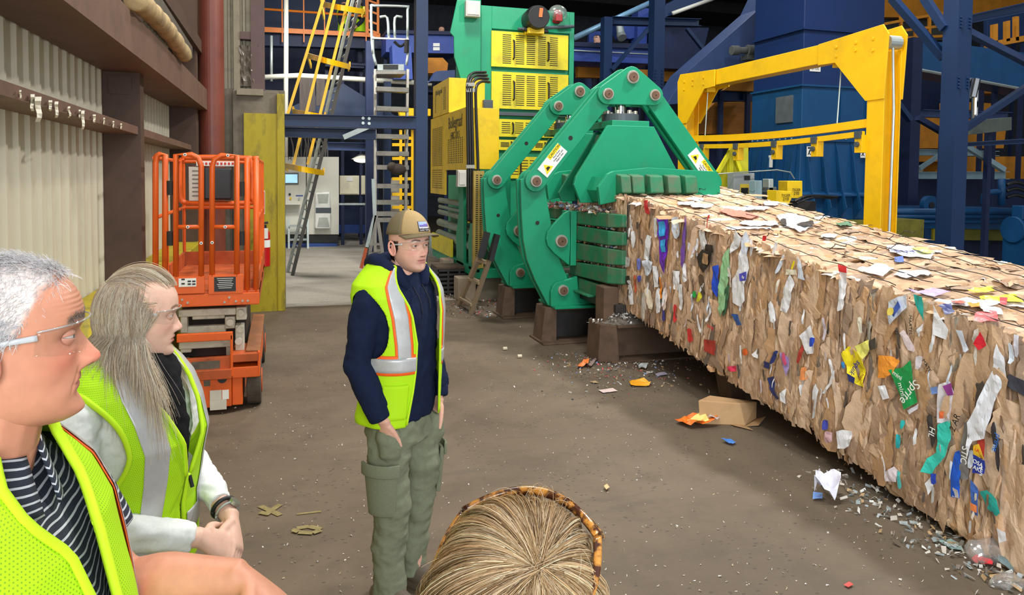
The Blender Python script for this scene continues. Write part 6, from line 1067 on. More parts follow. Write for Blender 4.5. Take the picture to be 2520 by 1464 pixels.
litter('blue_wrapper', [(1774, 1086), (1794, 1080), (1812, 1090), (1800, 1094)], (70, 130, 210), 'small blue wrapper on the floor in front of the cardboard box', 'wrapper', .01, .05); litter('red_scrap', [(2076, 1440), (2090, 1434), (2100, 1440), (2088, 1446)], (230, 60, 50), 'small red scrap at the bottom of the picture', 'scrap', .006, .01); litter('green_foil', [(2308, 1332), (2340, 1326), (2364, 1340), (2372, 1356), (2340, 1352)], (140, 170, 170), 'pale green flat foil on the floor at the front bale', 'foil', .008, .01); litter('red_tray', [(2390, 1374), (2402, 1366), (2444, 1386), (2440, 1394), (2400, 1386)], (220, 50, 60), 'red carton piece under the clear plastic bag', 'scrap', .01, .03); litter('white_slip', [(2360, 1300), (2380, 1298), (2384, 1304), (2364, 1306)], (220, 220, 216), 'white slip on the floor left of the green foil', 'scrap', .006, .01); litter('tan_strip', [(2434, 1414), (2474, 1410), (2476, 1420), (2436, 1422)], (206, 176, 130), 'tan strip on the floor at the lower right', 'scrap', .006, .004); litter('dark_tray', [(2452, 1372), (2500, 1400), (2490, 1408), (2456, 1390)], (100, 120, 124), 'dark grey tray piece at the lower right under the bale', 'scrap', .012, .04); litter('beige_scrap', [(1486, 1200), (1494, 1194), (1500, 1202), (1492, 1208)], (212, 176, 130), 'lone tan scrap on the open floor', 'scrap', .008, .02); litter('white_scrap', [(1004, 1250), (1020, 1244), (1028, 1252), (1010, 1260)], (224, 220, 214), 'white scrap on the floor beside the grey-green trousers', 'scrap', .006, .01)
m = MB(); p = atz(2420, 1380); m.ball(p+[0, 0, .05], (.10, .07, .06), 14, m=10); m.v[0] = m.v[0]+(fbm(m.v[0], 25, 2, 3)*.02)[:, None]; tag(m.build('plastic_bag', clear_mat('crinkled_film'), smooth=True), 'clear crumpled plastic bag on the floor at the front bale', 'plastic bag')
m = MB(); p = atz(2480, 1440); m.ball(p+[0, 0, .02], (.10, .06, .025), 14, m=10); m.v[0] = m.v[0]+(fbm(m.v[0], 25, 2, 5)*.02)[:, None]; tag(m.build('plastic_film', clear_mat('crinkled_film'), smooth=True), 'flat clear plastic film at the bottom right corner', 'plastic film')
for x, y, lab in ((1242, 862, 'pale plug on the floor in front of the front clamp frame'), (1278, 881, 'white plug on the floor, right of the pale plug')): m = MB(); p = atz(x, y); m.cyl(p+[-.02, 0, .02], p+[.025, 0, .02], .018, n=12); tag(m.build('plug', M('plug_cream', (206, 196, 170), .6)), lab, 'plug')
shreds('floor_shreds', 900, lambda r: (lambda a: np.array([a[0], a[1], r.uniform(.002, .012)]))(atz(r.normal(1520, 90), 870+abs(r.normal(0, 38)))), 'white shreds scattered round the rusty pedestal', RNG, SHC, (.004, .016)); shreds('floor_scraps', 320, lambda r: (lambda f: (lambda a: np.array([a[0], a[1], r.uniform(.002, .02)]))(atz(2080+430*f+r.normal(-25, 40), 1165+265*f+r.normal(10, 22))))(r.random()), 'mixed scraps along the foot of the front bale', RNG, [(206, 200, 190), (150, 160, 160), (96, 90, 80), (230, 230, 226), (180, 150, 110), (120, 110, 100), (190, 182, 170), (160, 168, 170)], (.006, .026)); shreds('crate_debris', 500, lambda r: np.array([r.uniform(2.2, 3.5), r.uniform(9.6, 11.6), r.uniform(.002, .02)]), 'dirt and shreds on the floor round the wooden ladder and crate', RNG, SHC, (.005, .022))
flk = shreds('floor_flecks', 700, lambda r: (lambda a: np.array([a[0], a[1], r.uniform(.001, .006)]))(atz(r.uniform(520, 2350), r.uniform(800, 1460))), 'tiny pale paper flecks scattered over the open floor', RNG, [(222, 214, 196), (230, 226, 220), (190, 170, 140), (206, 200, 190)], (.002, .008))
# worn yellow floor marks
m = MB()
def mark(pts, w=.035):
    P = [atz(x, y, .003) for x, y in pts]
    for a, b in zip(P[:-1], P[1:]): mark.n = getattr(mark, 'n', 0)+1; m.bar(a+[0, 0, .0013*(mark.n % 5)], b+[0, 0, .0013*(mark.n % 5)], w, .001)
mark([(640, 1245), (690, 1268)]); mark([(690, 1242), (650, 1268)]); mark([(640, 1262), (665, 1266)]); mark([(735, 1310), (722, 1306), (730, 1300), (760, 1296), (790, 1303)]); mark([(735, 1311), (770, 1313), (790, 1306)]); mark([(730, 1265), (790, 1258)], .02)
tag(m.build('floor_marking', M('faded_yellow_line', (136, 122, 78), .8, var=.25, scale=25)), 'faded yellow painted marks on the floor in front of the lift', 'marking', None, 'structure')
# ================================================================== PEOPLE
def blend(mb, voxel=0.006, it=6, fac=0.5):       # one continuous surface out of overlapping closed shapes
    me = bpy.data.meshes.new('t'); me.from_pydata(np.vstack(mb.v).tolist(), [], mb.f); o = bpy.data.objects.new('t', me); COL.objects.link(o)
    md = o.modifiers.new('r', 'REMESH'); md.mode = 'VOXEL'; md.voxel_size = voxel
    if it: md = o.modifiers.new('s', 'SMOOTH'); md.iterations = it; md.factor = fac
    bpy.context.view_layer.update(); ev = o.evaluated_get(bpy.context.evaluated_depsgraph_get()); m2 = ev.to_mesh()
    V = np.zeros(len(m2.vertices)*3); m2.vertices.foreach_get('co', V); V = V.reshape(-1, 3); N = np.zeros_like(V).ravel(); m2.vertices.foreach_get('normal', N)
    Fc = [tuple(p.vertices) for p in m2.polygons]; ev.to_mesh_clear(); bpy.data.objects.remove(o); bpy.data.meshes.remove(me)
    return V, N.reshape(-1, 3), Fc
def g1(x, m, s): return np.exp(-((x-m)/s)**2)
HZ = [0, .006, .014, .026, .036, .046, .058, .070, .085, .100, .118, .132, .150, .170, .190, .206, .218, .227, .232]
HF = [.062, .078, .084, .083, .080, .082, .085, .085, .084, .084, .085, .092, .093, .090, .081, .067, .050, .027, .004]
HB = [.020, .004, -.010, -.030, -.044, -.055, -.066, -.076, -.084, -.090, -.096, -.099, -.101, -.099, -.091, -.078, -.060, -.036, -.014]
HWd = [.014, .030, .042, .052, .057, .061, .064, .067, .069, .071, .073, .075, .0765, .0755, .070, .060, .047, .028, .006]
def head_grid(skin, lip, brow, female=0, jaw=1.0, brow_on=True, nose=1.0, flush=None, stubble=None, crown=1.0, lips=1.0, age=0.0, crop=None):
    zz = np.linspace(0, .232, 132); th = np.linspace(-math.pi, math.pi, 193)[:-1]; th = th-0.42*np.sin(th)   # dense at the front
    Z, TH = np.meshgrid(zz, th, indexing='ij'); kr = np.exp(-(np.arange(-9, 10)/4.2)**2); kr /= kr.sum()
    def sm(T): q_ = np.interp(zz, HZ, T); return np.interp(Z, zz, np.convolve(np.concatenate([2*q_[0]-q_[9:0:-1], q_, 2*q_[-1]-q_[-2:-11:-1]]), kr, 'valid'))
    YF, YBk, Wd = sm(HF), sm(HB), np.maximum(sm(HWd), .002)*np.where(Z < .08, jaw+(1-jaw)*Z/.08, 1.0); yc = 0.0
    c, s = np.cos(TH), np.sin(TH)
    X = Wd*np.sign(s)*abs(s)**.92; Y = np.where(c > 0, yc+(YF-yc)*abs(c)**.82, yc+(YBk-yc)*abs(c)**.9)
    fr = np.clip((Y-.02)/.04, 0, 1); ax = abs(X)
    D = np.interp(Z, [.064, .0675, .071, .075, .080, .086, .092, .102, .112, .121], [0, .005, .0135, .0205, .0235, .0225, .0180, .0115, .0055, 0])*nose*np.exp(-(X/np.interp(Z, [.07, .082, .10, .12], [.0125, .0105, .0075, .008]))**2)
    D += .0065*nose*g1(ax, .0130, .0055)*g1(Z, .0770, .0070)-.003*g1(ax, .007, .004)*g1(Z, .0685, .003)
    D += -.0125*g1(ax, .031, .0165)*g1(Z, .1175, .0095)+.004*g1(Z, .1335, .006)*g1(ax, .028, .022)+.0045*g1(ax, .046, .016)*g1(Z, .094, .014)-.004*g1(ax, .046, .014)*g1(Z, .062, .014)
    mo = g1(ax, 0, .019); D += mo*(.0034*lips*g1(Z, .0575, .0042)+.0040*lips*g1(Z, .0455, .0048)-.0042*g1(Z, .0515, .0020)-.003*g1(Z, .0365, .005))+.005*g1(Z, .014, .010)*g1(X, 0, .018)-.0015*g1(X, 0, .003)*g1(Z, .0635, .004)
    fold_ = np.exp(-((ax-np.interp(Z, [.04, .052, .066, .080], [.031, .028, .0215, .0165]))/.0028)**2)*np.clip((Z-.038)/.01, 0, 1)*np.clip((.082-Z)/.008, 0, 1); D += -age*.0022*fold_-age*.0009*np.sin(Z*900)*g1(Z, .165, .02)*g1(ax, 0, .05)-age*.0014*np.exp(-((Z-.1035+.1*(ax-.03)**2*60)/.0025)**2)*g1(ax, .032, .016)+age*.004*g1(ax, .050, .016)*g1(Z, .038, .014)
    Y = Y+D*fr
    C4 = np.ones(Z.shape+(4,)); C4[..., :3] = np.array(lin(skin))
    def tint(w, col): C4[..., :3] = C4[..., :3]*(1-w[..., None])+np.array(lin(col))*w[..., None]
    if flush: tint(np.clip(.55*g1(ax, .045, .02)*g1(Z, .088, .02)*fr+.5*g1(X, 0, .013)*g1(Z, .08, .012)*fr, 0, 1), flush)
    if stubble: tint(.35*np.clip((.075-Z)/.02, 0, 1)*np.clip((Y+.01)/.03, 0, 1), stubble)
    tint(np.clip(1.3*g1(ax, .0085, .0042)*g1(Z, .0705, .0022), 0, .75)*fr, (96, 50, 44)); lw = np.clip((.45+.65*lips)*np.exp(-(ax/.0215)**4)*np.where(Z > .0515, g1(Z, .0555, .0052), g1(Z, .0465, .006)), 0, 1)*fr; tint(lw, lip)  # darkness inside the nostrils is painted into the skin colour
    tint(np.clip(1.3*np.exp(-(ax/.022)**6)*g1(Z, .0515, .0016), 0, 1)*fr*.8, (110, 60, 54))
    if brow_on: bz = .1395+.004*g1(ax, .034, .012)-.0035*(ax > .045)*(ax-.045)/.01; tint(np.clip(1.6*g1(Z, bz, .0035)*np.clip((ax-.011)/.004, 0, 1)*np.clip((.053-ax)/.006, 0, 1), 0, 1)*fr*.85, brow)
    tint(np.clip(1.2*g1(ax, .031, .0135)*g1(Z, .119, .0035), 0, .5)*fr, (110, 70, 60))
    if crop: A_ = abs(np.arctan2(X/.079, (Y+.004)/.099)); E2 = np.arctan2((Z-.120)/.110, np.hypot(X/.079, (Y+.004)/.099)); tint(np.clip((E2-crop[1](A_))/.10+.35*fbm(np.stack([X, Y, Z], -1), 130, 2, 3), 0, 1)*.92, crop[0])
    nz, nt = Z.shape; P = np.stack([X, Y, np.where(Z > .14, .14+(Z-.14)*crown, Z)-.115], -1)
    Fc = [(i*nt+j, i*nt+(j+1) % nt, (i+1)*nt+(j+1) % nt, (i+1)*nt+j) for i in range(nz-1) for j in range(nt)]+[tuple(range(nt))[::-1], tuple((nz-1)*nt+j for j in range(nt))]
    return P.reshape(-1, 3), Fc, np.minimum(C4.reshape(-1, 4), .9999)
def ear(side, skin):
    m = MB(); c = np.array([side*.0765, -.012, -.006]); t = np.linspace(0, 2*math.pi, 20)
    rim = [c+np.array([side*(.008+.004*math.cos(a)), -.004-.016*math.cos(a)-.005*math.sin(a), .030*math.sin(a)+.003*math.cos(a)]) for a in t]
    m.tube(rim, .0048, 8); m.ball(c+[side*.002, -.004, -.002], (.007, .013, .025), 12, m=10); m.ball(c+[side*.005, .004, -.027], (.005, .007, .008), 10); m.ball(c+[side*.005, .010, 0], (.004, .005, .008), 8)
    V, N, Fc = blend(m, .0018, 3); return V, Fc
class Pose:                      # rotation about z then tilt, then translation: head space -> person's local space
    def __init__(s, pos, yaw=0, pitch=0, roll=0): s.R = np.array(Euler((R(pitch), R(roll), R(yaw)), 'XYZ').to_matrix()); s.t = np.asarray(pos, float)
    def __call__(s, P): return np.asarray(P, float)@s.R.T+s.t
def addcol(mb, V, Fc, col): C4 = np.minimum(np.tile(col4(col), (len(V), 1)), .9999) if np.ndim(col) == 1 else col; mb.add(V, Fc, 0, C4)
def eyes(pose, parent, iris, skin, lid=.35, lash=None):
    for s in (-1, 1):
        c = np.array([s*.031, .0690, .003]); m = MB(); E_ = 20
        def sph(r, a0, a1, n=14): # band of the eyeball, polar angle from +y axis
            rings = [[c+r*np.array([math.sin(a)*math.cos(t), math.cos(a), math.sin(a)*math.sin(t)]) for t in np.linspace(0, 2*math.pi, n, endpoint=False)] for a in (a0, (a0+a1)/2, a1)]
            return rings
        m.rings([pose(r) for r in sph(.0120, .54, 1.7)], 0, False); m.rings([pose(r) for r in sph(.0122, .24, .55)], 1, False); m.rings([pose(r) for r in sph(.0123, .0001, .25)], 2, False)
        m.build('eye', [M('eye_white', (200, 190, 184), .25, var=.02), M('iris_%d_%d' % iris[:2], iris, .2, var=.2, scale=300), M('pupil_black', (12, 10, 10), .15, var=0)], parent, smooth=True, local=True)
        for up in (1, 0):
            a = np.linspace(-1.9, 1.9, 25); rr = .0131; ed, top = (lid, 1.5) if up else (-.26, -1.5)
            rings = [pose([c+rr*np.array([math.sin(x)*math.cos(y), math.cos(x)*math.cos(y), math.sin(y)]) for x in a for y in [(ed*(1-(x/1.75)**2))*(1-q_)+top*q_]]) for q_ in np.linspace(0, 1, 9)]
            m = MB(); m.rings(rings, cap=False, closed=False); m.build('eyelid', skin, parent, smooth=True, local=True, solid=.0012)
def glasses(pose, parent, temple_col=(232, 236, 240), wrap=1.08, w=.072):
    g = MB(); A = np.linspace(-wrap, wrap, 29); rows = []
    for k, z in enumerate(np.linspace(0, 1, 7)):
        row = []
        for a in A:
            x = .074*math.sin(a)/math.sin(wrap); y = .099-.058*(abs(a)/wrap)**2.0
            zt, zb_ = .0235-.004*abs(a)/wrap, -.020+.014*math.exp(-(x/.013)**2)+.010*(abs(a)/wrap)**3
            row.append(pose([x, y-.004*(1-z), zb_+(zt-zb_)*z]))
        rows.append(row)
    g.rings(rows, cap=False, closed=False); root = g.build('safety_glasses', clear_mat('clear_lens', (.985, .99, .99), .03, .02, .0, fz=.10), parent, smooth=True, local=True, solid=.0014)
    m = MB(); m.tube([pose([.074*math.sin(a)/math.sin(wrap), .1-.058*(abs(a)/wrap)**2, .0232-.004*abs(a)/wrap]) for a in A], .0012, 6); m.build('brow_edge', clear_mat('clear_frame', (.95, .97, .98), .3, .05, .22), root, smooth=True, local=True)
    for s in (-1, 1):
        m = MB(); m.tube([pose(p) for p in ([s*.0735, .042, .012], [s*.0785, .015, .011], [s*.081, -.015, .010], [s*.080, -.035, .004], [s*.078, -.052, -.012])], [.0042, .0036, .0032, .003, .0026], 8, smooth=4, flat=.45, up=(1, 0, 0)); m.build('temple_arm', clear_mat('clear_temple', (.9, .93, .95), .25, .1, .5, temple_col), root, smooth=True, local=True)
    return root
def hair_mat(rough):
    n_ = 'hair_strand_%d' % int(rough*100)
    if n_ in _M: return _M[n_]
    t = NT(n_); c = t.n('ShaderNodeVertexColor', layer_name='Col').outputs[0]; t.l(c, t.b.inputs['Base Color']); t.b.inputs['Roughness'].default_value = rough; tr = t.n('ShaderNodeBsdfTranslucent'); t.l(c, tr.inputs[0]); mx = t.n('ShaderNodeMixShader', i_0=.48); t.l(t.b.outputs[0], mx.inputs[1]); t.l(tr.outputs[0], mx.inputs[2]); t.l(mx.outputs[0], t.o.inputs[0]); _M[n_] = t.m; return t.m
def strands(name, paths, radii, cols, parent, rough=.42, K=None):
    # paths (N,K,3), radii (N,), cols (N,3 linear) -> one mesh of three-sided hairs
    P = np.asarray(paths, float); N, K = P.shape[:2]; T = np.gradient(P, axis=1); T /= np.linalg.norm(T, axis=2, keepdims=True)+1e-9
    ref = np.tile(np.array([.31, .52, .79]), (N, K, 1)); A = np.cross(T, ref); A /= np.linalg.norm(A, axis=2, keepdims=True)+1e-9; B_ = np.cross(T, A)
    tp = np.linspace(1, .35, K)[None, :, None]; r = np.asarray(radii)[:, None, None]*tp
    V = np.stack([P+r*(math.cos(a)*A+math.sin(a)*B_) for a in (0, 2.094, 4.189)], 2)   # N,K,3,3
    idx = np.arange(N*K*3).reshape(N, K, 3); Fs = []
    for j in range(3): Fs.append(np.stack([idx[:, :-1, j], idx[:, :-1, (j+1) % 3], idx[:, 1:, (j+1) % 3], idx[:, 1:, j]], -1).reshape(-1, 4))
    Fs = np.vstack(Fs); me = bpy.data.meshes.new(name); nv = N*K*3
    me.vertices.add(nv); me.vertices.foreach_set('co', V.reshape(-1)); me.loops.add(Fs.size); me.loops.foreach_set('vertex_index', Fs.reshape(-1).astype(np.int32)); me.polygons.add(len(Fs)); me.polygons.foreach_set('loop_start', np.arange(0, Fs.size, 4, dtype=np.int32)); me.polygons.foreach_set('use_smooth', np.ones(len(Fs), bool))
    ca = me.color_attributes.new('Col', 'FLOAT_COLOR', 'POINT'); C4 = np.ones((N, K*3, 4)); C4[..., :3] = np.asarray(cols)[:, None, :]; ca.data.foreach_set('color', C4.reshape(-1))
    me.update(); me.validate(); me.materials.append(hair_mat(rough)); o = bpy.data.objects.new(name, me); COL.objects.link(o); o.parent = parent; ORG[o.name] = (0, 0, 0); return o
def pick(cols, n, rng, jit=.12): c = np.array([lin(x) for x in cols])[rng.integers(len(cols), size=n)]; return np.clip(c*(1+rng.normal(0, jit, (n, 1))), 0, 1)
EC, ER = np.array([0, -.004, .005]), np.array([.079, .099, .114])     # scalp ellipsoid in head space
def scalp(az, el, k=1.0):      # az from the front (+ towards +x), el elevation
    az, el = np.asarray(az), np.asarray(el); d = np.stack([np.sin(az)*np.cos(el), np.cos(az)*np.cos(el), np.sin(el)], -1); d[..., 1] *= 1+.15*np.clip(np.cos(az), 0, 1)*np.clip(np.sin(2*el), 0, 1); return EC+d*ER*(k if np.ndim(k) == 0 else np.asarray(k)[..., None])
# ---- torso as a function of angle and height: rows z, half width, depth front, depth back, y centre
class Torso:
    def __init__(s, rows): s.r = np.array(rows)
    def at(s, u, z, off=0.0):
        u, z = np.broadcast_arrays(np.asarray(u, float), np.asarray(z, float)); a, bf, bb, cy = (np.interp(z, s.r[:, 0], s.r[:, k]) for k in (1, 2, 3, 4))
        c, sn = np.cos(u), np.sin(u); x = (a+off)*np.sign(sn)*abs(sn)**.85; y = cy+np.where(c > 0, (bf+off)*abs(c)**.85, -(bb+off)*abs(c)**.85); return np.stack([x, y, z], -1)
    def push(s, P, off):           # move points outside the torso
        a, bf, bb, cy = (np.interp(P[..., 2], s.r[:, 0], s.r[:, k]) for k in (1, 2, 3, 4)); y = P[..., 1]-cy; b = np.where(y > 0, bf, bb)+off; q_ = np.sqrt((P[..., 0]/(a+off))**2+(y/b)**2)+1e-6
        f = np.where((q_ < 1) & (P[..., 2] < s.r[-1, 0]), 1/q_, 1.0); P = P.copy(); P[..., 0] *= f; P[..., 1] = cy+y*f; return P
    def solid(s, mb, z0, z1, n=40, k=40, off=0):
        mb.rings([s.at(np.linspace(0, 2*math.pi, k, endpoint=False), z, off) for z in np.linspace(z0, z1, n)])
def fold(V, N, amp, s, seed, sq=(1, 1, 1)): return V+N*(amp*fbm(V*np.array(sq), s, 3, seed))[:, None]
def cloth_obj(name, mb, mat, parent, voxel=.009, it=8, folds=((.006, 9, (1, 1, .6)),), cut=None, solid=0, uv=None):
    V, N, Fc = blend(mb, voxel, it)
    for i, (a, s_, sq) in enumerate(folds): V = fold(V, N, a, s_, 11*i+len(name), sq)
    if cut is not None: keep = cut(V); Fc = [f for f in Fc if all(keep[i] for i in f)]
    m = MB(); m.add(V, Fc); return m.build(name, mat, parent, smooth=True, local=True, solid=solid)
def sheet_on(T_, name, g, u0, u1, z0, z1, off, mat, parent, nu=220, nz=150, solid=.003, wav=.004, seed=1, uvm=True, sag=None, nob=False):
    # garment panel: grid on the torso, kept where g(u,z)>0 with its edge drawn onto g=0
    U, Z = np.meshgrid(np.linspace(u0, u1, nu), np.linspace(z0, z1, nz), indexing='ij'); e = 1e-4; du, dz = (u1-u0)/nu, (z1-z0)/nz
    Gv = g(U, Z); keep = Gv > 0
    for _ in range(4):
        G0 = g(U, Z); gu = (g(U+e, Z)-G0)/e; gz = (g(U, Z+e)-G0)/e; n2 = (gu*du)**2+(gz*dz)**2+1e-12; near = abs(G0)/np.sqrt(n2) < 1.0
        st = np.where(near, -G0/n2, 0); U = U+np.clip(st*gu*du*du, -du, du)*(abs(Gv)/np.sqrt(n2) < 1.0); Z = Z+np.clip(st*gz*dz*dz, -dz, dz)*(abs(Gv)/np.sqrt(n2) < 1.0)
    P = T_.at(U, Z, off)
    w = wav*fbm(P*np.array([1, 1, .55]), 8, 3, seed); r_ = np.stack([np.sin(U), np.cos(U), 0*U], -1); P = P+r_*w[..., None]
    if sag is not None: P = sag(P, U, Z)
    nearest = keep | (abs(Gv)/np.sqrt(n2) < 1.0); idx = np.arange(nu*nz).reshape(nu, nz)
    kf = (keep[:-1, :-1].astype(int)+keep[1:, :-1]+keep[1:, 1:]+keep[:-1, 1:]) >= 2; kf &= nearest[:-1, :-1] & nearest[1:, :-1] & nearest[1:, 1:] & nearest[:-1, 1:]
    q_ = np.stack([idx[:-1, :-1], idx[1:, :-1], idx[1:, 1:], idx[:-1, 1:]], -1)[kf]
    m = MB(); m.add(P.reshape(-1, 3), q_.tolist()); o = m.build(name, mat, parent, smooth=True, local=True, solid=solid)
    at = o.data.attributes.new('uvm', 'FLOAT_VECTOR', 'POINT'); arc = U*.17; at.data.foreach_set('vector', np.stack([arc, Z, 0*U], -1).reshape(-1)); return o
def vest_mat(name, c, mesh=0.0, k=140.0):
    if name in _M: return _M[name]
    t = NT(name); b = t.n('ShaderNodeRGB').outputs[0]; b.default_value = rgba(c)
    if mesh:
        a = t.n('ShaderNodeAttribute', attribute_name='uvm').outputs['Vector']; sp = t.n('ShaderNodeSeparateXYZ', i_0=a)
        row = t.math('FLOOR', t.math('MULTIPLY', sp.outputs[1], k)); fx = t.math('SUBTRACT', t.math('FRACT', t.math('ADD', t.math('MULTIPLY', sp.outputs[0], k), t.math('MULTIPLY', row, .5))), .5); fy = t.math('SUBTRACT', t.math('FRACT', t.math('MULTIPLY', sp.outputs[1], k)), .5)
        d = t.math('ADD', t.math('MULTIPLY', fx, fx), t.math('MULTIPLY', fy, fy)); b = t.mix(t.math('MULTIPLY', t.math('LESS_THAN', d, .05), mesh), b, rgba((110, 150, 40)))
    t.l(b, t.b.inputs['Base Color']); t.b.inputs['Roughness'].default_value = .65; t.b.inputs['Specular IOR Level'].default_value = .2
    t.l(b, t.b.inputs['Emission Color']); t.b.inputs['Emission Strength'].default_value = 0.0
    _M[name] = t.m; return t.m
LIME = (184, 234, 28); VLIME = vest_mat('lime_vest_cloth', LIME); VMESH = vest_mat('lime_mesh_cloth', LIME, .75, 215.0); SILV = M('silver_reflective_tape', (196, 196, 196), .35, .25, var=.05, scale=60); VOR = M('vest_orange_trim', (255, 104, 30), .6, var=.03); VEDGE = vest_mat('lime_binding', (198, 240, 40))
def hand(mb, wrist, d, nrm, side, curls, spread=.12, size=1.0, thumb=(.9, .35)):
    # palm + five bent fingers: d finger direction, nrm = out of the back of the hand, side = direction from little finger to thumb
    d, nrm = norm(d), norm(nrm); nrm = norm(nrm-(nrm@d)*d); s = norm(np.asarray(side, float)-(np.asarray(side)@d)*d-(np.asarray(side)@nrm)*nrm); w = np.asarray(wrist, float); L = size
    rows = []
    for f, hw, ht in ((-.02, .026, .019), (.0, .027, .018), (.03, .034, .017), (.06, .040, .0155), (.085, .040, .013), (.095, .035, .009)):
        t = np.linspace(0, 2*math.pi, 18, endpoint=False); rows.append([w+d*f*L+s*hw*L*math.copysign(abs(math.cos(a))**.8, math.cos(a))+nrm*ht*L*math.copysign(abs(math.sin(a))**.9, math.sin(a)) for a in t])
    mb.rings(rows)
    for i, (o, ln, r0) in enumerate(((.030, .073, .0092), (.010, .081, .0095), (-.010, .075, .0090), (-.029, .058, .0080))):
        p = w+d*.082*L+s*o*L; dd = norm(d+s*spread*(o/.03)); pts = [p-dd*.015*L, p]; cu = curls[i]; ang = 0
        for k, (seg, c_) in enumerate(((.46, cu*.8), (.30, cu), (.24, cu*.7))): ang += c_; p = p+L*ln*seg*(dd*math.cos(ang)-nrm*math.sin(ang)); pts.append(p)
        mb.tube(smooth_path(pts, 4), [r0*L, r0*1.02*L, r0*.95*L, r0*.88*L, r0*.62*L], 9)
    p = w+d*.022*L+s*.026*L; q_ = norm(s*thumb[0]+d*.55-nrm*thumb[1]); pts = [p-q_*.01, p+q_*.03*L, p+q_*.055*L+d*.012*L, p+q_*.07*L+d*.032*L]; mb.tube(smooth_path(pts, 4), [.014*L, .0125*L, .0105*L, .0075*L], 9)
def person_root(name, label, loc, rz, mb, skinmat, group=None):
    o = mb.build(name, skinmat, None, smooth=True, local=True); o.location = loc; o.rotation_euler = (0, 0, rz); ORG[o.name] = (0, 0, 0); tag(o, label, 'person', group); return o
def heading(xc, dp): d = _r0*xc+np.array([_sy, _cy, 0])*dp; return math.atan2(-d[0], d[1])
def to_local(P, loc, rz): P = np.asarray(P, float)-np.asarray(loc); c, s = math.cos(-rz), math.sin(-rz); return np.stack([P[..., 0]*c-P[..., 1]*s, P[..., 0]*s+P[..., 1]*c, P[..., 2]], -1)
def limb(mb, pts, r, n=16): mb.tube(smooth_path(pts, 6), r, n)
SK = lambda n, sss=.12: M('skin_'+n, None, .5, attr=True, var=.055, scale=45, bump=.06, bs=420, spec=.35, sss=sss)
SKL = lambda n, c: M('lid_'+n, c, .5, var=.03, sss=.1)
MT = Torso([(0.78, 0.1575, 0.105, 0.125, -0.02), (0.86, 0.1638, 0.112, 0.125, -0.02), (0.98, 0.1548, 0.112, 0.105, -0.01), (1.08, 0.153, 0.115, 0.1, -0.005), (1.2, 0.1638, 0.122, 0.11, -0.01), (1.32, 0.18, 0.125, 0.12, -0.02), (1.4, 0.1908, 0.112, 0.118, -0.028), (1.45, 0.18, 0.092, 0.105, -0.035), (1.49, 0.135, 0.078, 0.088, -0.04), (1.52, 0.1, 0.068, 0.075, -0.04), (1.55, 0.075, 0.062, 0.068, -0.035), (1.58, 0.066, 0.058, 0.062, -0.03)])
# ---------------------------------------------------------------- man in the cap
rz = heading(math.sin(R(58)), -math.cos(R(58))); loc = atz(990, 1468)*[1, 1, 0]; loc[2] = .0
skin = (222, 172, 150); hp = Pose((0, .035, 1.612), yaw=-10, pitch=3)
mb = MB(); P, Fc, C4 = head_grid(skin, (190, 120, 112), (58, 44, 36), jaw=.96, flush=(226, 150, 136), stubble=(170, 130, 114), lips=.55); mb.add(hp(P), Fc, 0, C4)
for s in (-1, 1): V, Fe = ear(s, skin); addcol(mb, hp(V), Fe, (224, 160, 142))
b = MB(); limb(b, [(0, .02, 1.60), (0, .005, 1.54), (0, -.02, 1.46)], [.055, .056, .066]); MT.solid(b, .80, 1.50, off=-.02)
limb(b, [(.172, -.03, 1.40), (.215, -.06, 1.14), (.186, .058, .87)], [.042, .036, .027]); limb(b, [(-.172, -.03, 1.40), (-.215, -.06, 1.14), (-.186, .058, .87)], [.042, .036, .027])
for s in (-1, 1): hand(b, (s*.186, .058, .868), (-s*.30, -.05, -1), (s*1, .1, -.3), (0, 1, .1), (.3, .35, .4, .45), thumb=(.25, .1))
for s in (-1, 1): limb(b, [(s*.09, -.01, .86), (s*.10, .0, .48), (s*.10, -.01, .08)], [.075, .052, .035])
V, N, Fc = blend(b, .004, 4); addcol(mb, V, Fc, skin)
p1_ = person_root('person', 'person standing in tan cap, navy hoodie, lime vest and green cargo trousers', loc, rz, mb, SK('a'))
p1_.scale = (.985,)*3
eyes(hp, p1_, (70, 62, 54), SKL('a', (208, 156, 134)), .30)
glasses(hp, p1_)
NAVY = M('navy_hoodie_cloth', (25, 34, 60), .9, var=.10, scale=90, spec=.15, bump=.12, bs=260)
b = MB(); MT.solid(b, .84, 1.53, off=.012)
for s in (-1, 1): limb(b, [(s*.14, -.03, 1.43), (s*.185, -.035, 1.36), (s*.226, -.05, 1.14), (s*.230, -.03, 1.08), (s*.214, .034, .925)], [.064, .066, .060, .057, .050])
cloth_obj('hoodie', b, NAVY, p1_, .009, 5, ((.012, 7, (1, 1, .75)), (.005, 18, (1, 1, 1.2))))
b = MB()   # hood lying round the neck
for k in range(2): limb(b, [(.055, .075-.0*k, 1.43), (.095, .03, 1.50), (.10, -.05, 1.545), (.05, -.125, 1.53), (0, -.145, 1.50), (-.05, -.125, 1.53), (-.10, -.05, 1.545), (-.095, .03, 1.50), (-.055, .075, 1.43)], [.020, .030, .036, .046, .050, .046, .036, .030, .020])
b.ball((0, -.13, 1.45), (.12, .05, .09), 16, m=12); cloth_obj('hood', b, NAVY, p1_, .007, 5, ((.006, 14, (1, 1, 1)),))
for s in (-1, 1): m = MB(); m.tube([(s*.218, .028, .945), (s*.202, .048, .885)], [.051, .046], 18); m.build('cuff', NAVY, p1_, smooth=True, local=True, bevel=.01)
